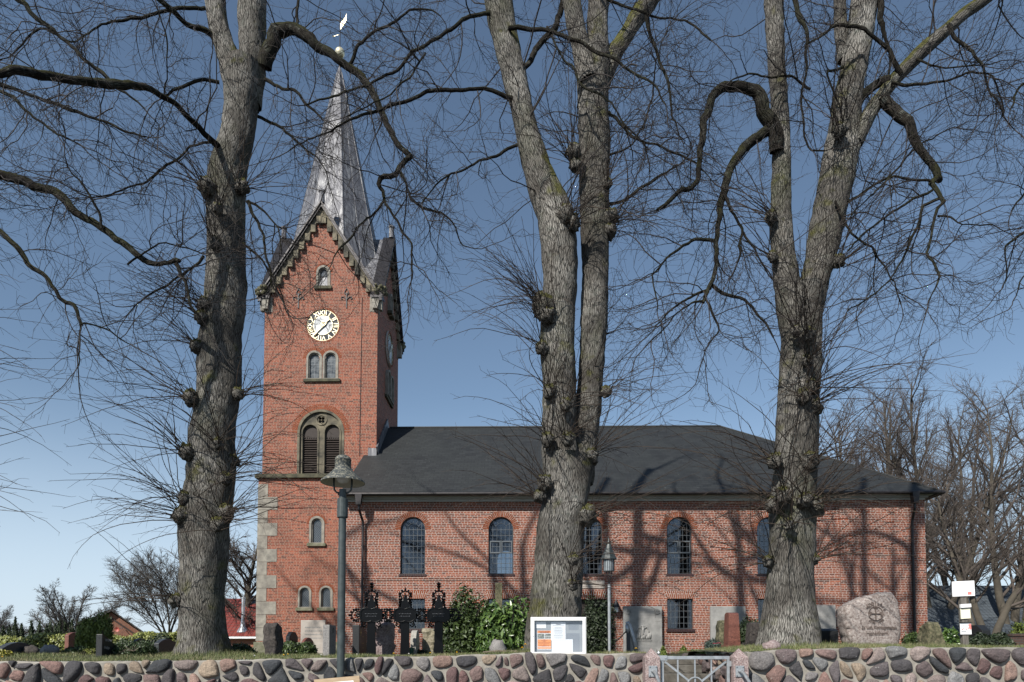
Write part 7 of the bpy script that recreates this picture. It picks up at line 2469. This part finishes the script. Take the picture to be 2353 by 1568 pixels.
# ------------------------------------------------------------------ cast iron crosses
def iron_cross(label, px, d, pyt, finial=True):
    b0 = gpt(px, d, -0.03)
    H = at(px, 1341, d).z - b0.z
    arm_z = at(px, 1414, d).z - b0.z
    W = 47 * d / FPX
    root = thing('iron_cross', label, 'grave cross', b0, 0, 'black cast iron grave crosses')
    pw = 0.085
    mb = MB()
    mb.plate([(-pw * 1.15, 0), (pw * 1.15, 0), (pw * 1.1, 0.3), (pw, 0.33), (pw, arm_z + 0.2), (0, arm_z + 0.42), (-pw, arm_z + 0.2), (-pw, 0.33), (-pw * 1.1, 0.3)], (), -0.02, 0.03)
    mb.build('shaft', M['castiron'], root, bevel=0.006)
    # centre plate: four lobes with points
    def lobes(s):
        pts = []
        R = 0.175 * s
        for k in range(48):
            a = 2 * PI * k / 48
            r = R * (1.18 * abs(math.cos(a)) ** 1.4 + 0.78 * abs(math.sin(a)) ** 1.2 + 0.12)
            pts.append((r * math.cos(a), arm_z + r * 0.82 * math.sin(a)))
        return pts
    mb = MB().plate(lobes(1.0), (), -0.045, -0.021)
    mb.plate(lobes(1.0), [lobes(0.86)], -0.06, -0.0451)
    ctr = mb.build('centre_plate', M['castiron'], root, bevel=0.004)
    join_texts('inscription', [('~ - ~ - - ~ - ~', 0.045, (0, -0.047, arm_z + 0.03), 0), ('- ~ - - ~ - ~', 0.045, (0, -0.047, arm_z - 0.02), 0)], M['ink'], ctr)
    # pierced arms: two rails with scrolls between, roundel and leaf studs at the end
    def arm(A, axis):
        mb = MB()
        solid = True
        L0, L1 = 0.13, A
        h = 0.095
        mp = (lambda t, o, y: (t, y, arm_z + o)) if axis == 'r' else ((lambda t, o, y: (-t, y, arm_z + o)) if axis == 'l' else (lambda t, o, y: (o, y, arm_z + t)))
        for s in (-1, 1):
            mb.tube([mp(L0 - 0.02, s * h * 0.75, 0), mp(L1 - 0.09, s * h * 0.85, 0)], 0.014, 6)
            k = 0
            t = L0 + 0.03
            while t < L1 - 0.05:
                q = mp(t, s * (h + 0.025), 0)
                mb.lathe([(0, -0.028), (0.02, -0.012), (0.024, 0.004), (0.010, 0.02), (0, 0.03)], 6, q)
                t += 0.055
        q0, q1 = mp(L0 - 0.04, 0, 0.006), mp(L1 - 0.10, 0, 0.006)
        mb.beam(q0, q1, 0.075, 0.012, up=(0, 1, 0))
        t = L0 + 0.05
        while t < L1 - 0.12:
            for s in (-1, 1):
                mb.tube([mp(t + 0.034 * math.cos(a), s * 0.036 + 0.034 * math.sin(a), 0) for a in [2 * PI * i / 9 for i in range(10)]], 0.009, 5, cap=False)
            mb.tube([mp(t - 0.03, -h * 0.7, 0), mp(t + 0.04, h * 0.7, 0)], 0.008, 5)
            t += 0.075
        c = L1 - 0.085
        mb.tube([mp(c + 0.085 * math.cos(a), 0.098 * math.sin(a), 0) for a in [PI * (-0.6 + 1.2 * i / 12) for i in range(13)]], 0.015, 6)
        for i in range(7):
            a = PI * (-0.55 + 1.1 * i / 6)
            mb.lathe([(0, -0.026), (0.02, -0.01), (0.022, 0.006), (0, 0.028)], 6, mp(c + 0.115 * math.cos(a), 0.125 * math.sin(a), 0))
        for i in range(5):
            a = 2 * PI * i / 5
            mb.tube([mp(c - 0.01, 0, 0), mp(c - 0.01 + 0.06 * math.cos(a), 0.07 * math.sin(a), 0)], 0.010, 5)
        mb.lathe([(0, -0.03), (0.024, 0), (0, 0.03)], 6, mp(L1 + 0.05, 0, 0))
        return mb
    for axn in 'lr': arm(W * 0.97, axn).build('pierced_arm', M['castiron'], root)
    topz = (at(px, 1359, d).z - b0.z) - arm_z
    arm(topz, 'u').build('pierced_head', M['castiron'], root)
    mb = MB()
    for s in (-1, 1):
        for k in range(7):
            f = k / 6
            x = s * (pw + 0.02 + 0.06 * (1 - f) ** 2)
            mb.lathe([(0, -0.03), (0.022, -0.01), (0.026, 0.006), (0, 0.03)], 6, (s * (0.13 - 0.05 * f), 0, arm_z + 0.13 + 0.2 * f))
        mb.tube([(s * 0.10, 0, arm_z - 0.14), (s * 0.17, 0, arm_z - 0.13), (s * 0.19, 0, arm_z - 0.20), (s * 0.14, 0, arm_z - 0.24), (s * 0.10, 0, arm_z - 0.20)], 0.018, 6)
        for k in range(4): mb.lathe([(0, -0.026), (0.02, 0), (0, 0.026)], 6, (s * (0.12 + 0.03 * k), 0, arm_z - 0.15 - 0.03 * k))
    mb.build('leaf_ornament', M['castiron'], root)
    if finial:
        mb = MB()
        z0 = arm_z + topz
        mb.lathe([(0.018, 0), (0.03, 0.03), (0.015, 0.05), (0.05, 0.10), (0.02, 0.12), (0.055, 0.155), (0.02, 0.18), (0.0, H - z0 + 0.02)], 8, (0, 0, z0 + 0.0))
        mb.build('finial', M['castiron'], root)


iron_cross('black cast iron grave cross with finial nearest the tall street lamp', 853.5, 14.0, 1340)
iron_cross('black cast iron grave cross that has lost its finial', 931, 14.0, 1359, False)
iron_cross('black cast iron grave cross with finial against the rhododendron', 1008, 14.0, 1342)

# ------------------------------------------------------------------ epitaph slabs against the church
def slab(label, px0, px1, pyt, d, m, relief=False, lines=0, tag_='epitaph_slab'):
    a = at(px0, 1500, d); b = at(px1, pyt, d)
    z0 = float(gz(a.x, d)) - 0.05
    W = b.x - a.x; H = b.z - z0
    root = thing(tag_, label, 'epitaph', ((a.x + b.x) / 2, d, z0), -CA, 'grave slabs standing along the church')
    MB().box(-W / 2, W / 2, 0, 0.16, 0, H).build('slab', m, root, bevel=0.02)
    mb = MB()
    if lines:
        rng = np.random.default_rng(int(px0))
        for k in range(lines):
            z = H * (0.93 - 0.06 * k) if relief else H * (0.78 - 0.10 * k)
            if relief and 3 < k: z -= H * 0.42
            x = -W * 0.33
            while x < W * 0.33:
                l = rng.uniform(0.03, 0.09)
                mb.box(x, x + l, -0.006, -0.001, z, z + 0.055)
                x += l + 0.022
        mb.build('inscription', M['slab'], root)
    if relief:
        mb = MB()
        mb.plate([(-W * .22, H * .30), (W * .22, H * .30), (W * .22, H * .33), (-W * .22, H * .33)], (), -0.04, -0.001)
        mb.tube([(0.30 * math.cos(t) * W / 1.9, -0.01, H * 0.47 + 0.30 * math.sin(t) * W / 1.9) for t in [PI * k / 16 for k in range(17)]], 0.03, 6)
        mb.beam((0, -0.02, H * .36), (0, -0.02, H * .60), 0.05, 0.05)
        mb.tube([(-0.2, -0.03, H * .575), (-0.08, -0.035, H * .55), (0, -0.04, H * .555), (0.08, -0.035, H * .55), (0.2, -0.03, H * .575)], [0.02, 0.025, 0.04, 0.025, 0.02], 8)
        mb.tube([(0, -0.04, H * .56), (0, -0.045, H * .50), (0.02, -0.04, H * .44), (0, -0.03, H * .40)], [0.055, 0.05, 0.03, 0.025], 8)
        for k in range(9):
            x = -W * .18 + k * W * .045
            hgt_ = 0.12 + 0.1 * (k % 3)
            mb.tube([(x, -0.02, H * .33), (x + 0.02, -0.03, H * .33 + hgt_ * 0.7), (x + 0.01, -0.02, H * .33 + hgt_)], [0.05, 0.045, 0.025], 7)
        for s in (-1, 1):
            for r_ in (0.12, 0.07): mb.tube([(s * W * .37 + r_ * math.cos(t), -0.012, H * .885 + r_ * math.sin(t)) for t in [2 * PI * k / 14 for k in range(15)]], 0.025, 6)
        mb.build('carved_relief', M['slab'], root, smooth=True)
    return root
slab('tall grey epitaph with a carved crucifixion scene and corner rosettes', 1433, 1521, 1393, 32.9, M['slab'], True, 9)
slab('grey epitaph slab behind the pink granite obelisk', 1634, 1713, 1394, 32.7, M['slab'], False, 5)
slab('shaded grey epitaph slab right of the rightmost lime trunk', 1852, 1920, 1391, 32.4, M['slab'], False, 5)
slab('wide pale epitaph slab leaning on the tower foot under the two small windows', 690, 748, 1425, 35.3, M['plaque'], False, 4)

# ------------------------------------------------------------------ houses behind
def roofed(label, name, px0, px1, pyr, pye, d, depth, wallm, roofm, hip=0.0, cat_='house', yaw=0.0, over=0.3):
    a, b = at(px0, pyr, d), at(px1, pyr, d)
    g = -0.15
    W = (b - a).length
    zr = a.z - g; ze = at(px0, pye, d).z - g
    root = thing(name, label, cat_, ((a.x + b.x) / 2, d, g), yaw)
    hw = W / 2
    MB().plate([(-hw, 0), (hw, 0), (hw, ze), (-hw, ze)], (), 0, 0.3).build('front_wall', wallm, root) if False else None
    mb = MB()
    mb.box(-hw + 0.01, hw - 0.01, 0, depth, 0, ze - 0.1)
    if not hip:
        for x0, x1 in ((-hw + 0.01, -hw + 0.31), (hw - 0.31, hw - 0.01)):
            mb.plate([(0.0, ze - 0.1), (depth, ze - 0.1), (depth / 2, zr - 0.12)], (), x0, x1, fn=lambda y, x, z: (x, y, z))
    mb.build('wall', wallm, root)
    mb = MB()
    o = over
    sl_ = (zr - ze) / (depth / 2)
    P = [(-hw - o, -o, ze - sl_ * o), (hw + o, -o, ze - sl_ * o), (hw + o - hip, depth / 2, zr), (-hw - o + hip, depth / 2, zr), (-hw - o, depth + o, ze - sl_ * o), (hw + o, depth + o, ze - sl_ * o)]
    mb.add([(x, y, z - 0.12) for x, y, z in P] + [(x, y, z + 0.06) for x, y, z in P],
           [(6, 7, 8, 9), (11, 10, 9, 8), (7, 11, 8), (10, 6, 9), (0, 3, 2, 1), (5, 2, 3, 4), (0, 1, 7, 6), (1, 2, 8, 7) if False else (1, 5, 11, 7), (5, 4, 10, 11), (4, 0, 6, 10), (1, 2, 5), (4, 3, 0)])
    r = mb.build('roof', roofm, root)
    return root, r, hw, zr, ze

# red roofed house left of the tower
d = 52
root, r, hw, zr, ze = roofed('house with a red tiled roof between the forked lime trunk and the tower', 'house', 452, 640, 1367, 1457, d, 9.0, M['house_brick'], M['redtile'])
def onroof(px, py, d0):  # place on the front slope
    for k in range(60):
        p = at(px, py, d0 + k * 0.1) - Vector(root.location)
        z = ze + (zr - ze) * (p.y / 4.5)
        if p.z <= z: return p
    return p
p = onroof(558, 1449, d)
mb = MB().lathe([(0.13, -0.6), (0.13, 2.45), (0.16, 2.46), (0.16, 2.55), (0, 2.6)], 14, (p.x, p.y, p.z))
mb.lathe([(0.5, -0.15), (0.20, 0.3), (0.14, 0.9)], 14, (p.x, p.y, p.z))
mb.build('flue', M['flue'], r)
p = onroof(583, 1385, d)
mb = MB().beam((p.x - 0.75, p.y - 0.5, p.z - 0.45), (p.x + 0.5, p.y - 0.5, p.z - 0.45), 0.1, 0.1)
mb.add([(p.x - 0.8, p.y - 0.55, p.z - 0.36), (p.x + 0.6, p.y - 0.55, p.z - 0.36), (p.x + 0.6, p.y + 0.45, p.z + 0.62), (p.x - 0.8, p.y + 0.45, p.z + 0.62)], [(0, 1, 2, 3)])
mb.build('skylight', M['darkglass'], r)
MB().tube([(-hw - 0.3, -0.42, ze - 0.32), (hw + 0.3, -0.42, ze - 0.32)], 0.09, 8).build('gutter', M['galv'], r)

# small brick house with its gable to the street, far left
d = 62
g = -0.15
ap = at(255, 1407, d); el = at(228, 1431, d); er = at(318, 1455, d)
rb_ = at(318, 1423, d + 9)
root2 = thing('brick_house', 'small orange brick house with dark tiles and a red dish on its gable', 'house', (ap.x, d, g))
def L(p): return (p.x - ap.x, p.z - g)
A_, E1, E2 = L(ap), L(el), L(er)
hw2 = max(abs(E1[0]), 1.0)
right = E2[0]
left = -right * 0.95
zE = E2[1]
mb = MB()
mb.plate([(left, 0), (right, 0), (right, zE), (0, A_[1]), (left, zE)], (), 0, 0.3)
dp = 11.0
mb.box(left, left + 0.3, 0.301, dp, 0, zE - 0.1); mb.box(right - 0.3, right, 0.301, dp, 0, zE - 0.1)
hw_ = mb.build('wall', M['house_brick'], root2)
mb = MB()
for k in range(9):
    f = (k + 1) / 10
    for s, X in ((1, right), (-1, left)):
        x = X * f; z = A_[1] + (zE - A_[1]) * f - 0.42
        mb.beam((x - s * 0.22, -0.02, z + 0.05), (x + s * 0.05, -0.02, z - 0.12), 0.05, 0.13)
mb.build('dark_brick_pattern', M['dark_brick'], hw_)
mb = MB()
for X in (left, right):
    s = 1 if X > 0 else -1
    k_ = (zE - A_[1]) / abs(X)
    xe = X + s * 0.45
    ze_ = zE + k_ * 0.45
    sk = 3.2
    P = [(0, -0.35, A_[1] + 0.1), (xe, -0.35, ze_ + 0.1), (xe, dp, ze_ + 0.1), (0, dp, A_[1] + 0.1)]
    mb.add([(x, y, z) for x, y, z in P] + [(x, y, z + 0.14) for x, y, z in P], [(0, 1, 2, 3), (4, 7, 6, 5), (0, 4, 5, 1), (1, 5, 6, 2), (2, 6, 7, 3)])
rf = mb.build('roof', M['oldtile'], root2)
root2.rotation_euler = (0, 0, 0.55)
p = at(270.5, 1446, d - 0.5)
mb = MB()
rr_ = 5.6 * d / FPX
mb.lathe([(0.0, 0.0), (rr_ * 0.5, 0.03), (rr_, 0.12), (rr_ * 0.98, 0.14), (0, 0.04)], 24)
dish = mb.build('satellite_dish', M['dish'], root2)
dish.location = Matrix.Rotation(-0.55, 3, 'Z') @ (p - Vector(root2.location))
dish.rotation_euler = (PI / 2 + 0.2, 0, -0.5 + PI * 0 )
MB().beam((0, 0, 0), (0, 0, -0.9), 0.05, 0.05).build('dish_arm', M['galv'], dish)

# grey roofed hall on the right
root3, r3, hw3, zr3, ze3 = roofed('large hall with a plain grey tiled roof behind the sign post and twin stemmed tree', 'hall', 2120, 2640, 1328, 1470, 50, 13.0, M['house_brick'], M['greytile'], hip=2.6, cat_='hall')
pp = at(2330, 1377, 53) - Vector(root3.location)
zz = ze3 + (zr3 - ze3) * pp.y / 6.5
sl3 = (zr3 - ze3) / 6.5
pp.z = zz + 0.12
mb = MB().add([(pp.x - .55, pp.y - .35, zz - .35 * sl3 + .14), (pp.x + .45, pp.y - .35, zz - .35 * sl3 + .14), (pp.x + .45, pp.y + .35, zz + .35 * sl3 + .14), (pp.x - .55, pp.y + .35, zz + .35 * sl3 + .14),
               (pp.x - .55, pp.y - .35, zz - .35 * sl3), (pp.x + .45, pp.y - .35, zz - .35 * sl3), (pp.x + .45, pp.y + .35, zz + .35 * sl3), (pp.x - .55, pp.y + .35, zz + .35 * sl3)],
              [(0, 1, 2, 3), (0, 4, 5, 1), (1, 5, 6, 2), (2, 6, 7, 3), (3, 7, 4, 0)])
mb.build('skylight', M['darkglass'], r3)
p0 = at(2322, 1489, 20)
bp = thing('brick_pier', 'dark brick pier at the picture edge below the yellow green conifer', 'brick pier', (p0.x + 0.5, 20, float(gz(p0.x, 20)) - 0.05))
hh_ = at(2322, 1456, 20).z - bp.location.z
MB().box(-0.5, 0.5, 0, 0.5, 0, hh_ - 0.08).build('shaft', M['dark_brick'], bp)
MB().box(-0.53, 0.53, -0.03, 0.53, hh_ - 0.08, hh_).build('coping', M['dark_brick'], bp)

# ------------------------------------------------------------------ dandelions, daisies, fallen twigs
rng = np.random.default_rng(5)
def flower(px, d, m, r, label, name='dandelion', h=0.09, group=None):
    p = gpt(px, d)
    root = thing(name, label, 'flower', p, rng.uniform(0, 6), group)
    mb = MB()
    for ring, (rr_, z) in enumerate(((r, 0.0), (r * 0.7, 0.008), (r * 0.35, 0.014))):
        for k in range(12):
            a = 2 * PI * k / 12 + ring
            c, s = math.cos(a), math.sin(a)
            t = 0.30
            mb.add([(0, 0, h), (rr_ * math.cos(a - t) * .7, rr_ * math.sin(a - t) * .7, h + z + .004), (rr_ * c, rr_ * s, h + z), (rr_ * math.cos(a + t) * .7, rr_ * math.sin(a + t) * .7, h + z + .004)], [(0, 1, 2, 3)])
    mb.build('petals', m, root)
    MB().tube([(0, 0, -0.02), (0.004, 0, h * 0.5), (0, 0, h)], 0.003, 5).build('stalk', M['shrub'], root)
flower(1374.6 - 0 if False else 1207, 12.25, M['yellowflower'], 0.036, 'yellow dandelion left of the notice case, the taller of the two there', h=0.16)
flower(1200, 12.2, M['yellowflower'], 0.032, 'yellow dandelion left of the notice case, the lower of the two there', h=0.10)
flower(1461, 12.3, M['yellowflower'], 0.035, 'yellow dandelion before the tall carved epitaph, left of the gate', h=0.10)
for k, (px, d) in enumerate(((663, 12.6), (653, 12.2), (1050, 12.4), (989, 12.3), (8, 12.2), (905, 12.3))):
    flower(px, d, M['yellowflower'], 0.022, 'small yellow flower in the turf behind the long wall', 'dandelion', 0.06, 'small yellow flowers in the turf')
for k, (px, d) in enumerate(((821, 12.6), (739, 12.2), (940, 12.5), (586, 12.3))):
    flower(px, d, M['whiteflower'], 0.022, 'small white daisy in the turf behind the long wall', 'daisy', 0.05, 'small white daisies in the turf')
for k, (px, d) in enumerate(((1640, 15.6), (1647, 15.7), (1652, 15.6))):
    flower(px, d, M['pinkflower'], 0.05, 'pink grave flower right of the dwarf blue spruce', 'grave_flower', 0.14, 'pink grave flowers')
p = gpt(310, 12.8, 0.02)
mb = MB()
for k in range(7):
    a = rng.uniform(-0.2, PI + 0.2)
    Lr = rng.uniform(0.2, 0.42)
    mb.tube([(0, 0, 0.1), (Lr * 0.5 * math.cos(a), rng.uniform(-0.1, 0.1), 0.10 + 0.2 * abs(math.sin(a)) * Lr), (Lr * math.cos(a), rng.uniform(-0.15, 0.15), 0.06 + 0.45 * max(0, math.sin(a)) * Lr)], [0.006, 0.004, 0.003], 5)
tag(mb.build('fallen_branch', M['deadtwig'], None, loc=p), 'dry fallen branch lying before the rounded dark green shrub', 'branch')
p = gpt(1155, 12.2, 0.03)
tag(MB().tube([(-0.35, 0, 0), (-0.1, 0.03, 0.02), (0.25, -0.02, 0.015), (0.5, 0.02, 0.0)], [0.016, 0.02, 0.018, 0.008], 7).build('fallen_branch', M['deadtwig'], None, loc=p), 'pale dry stick lying on the wall top left of the notice case', 'branch')
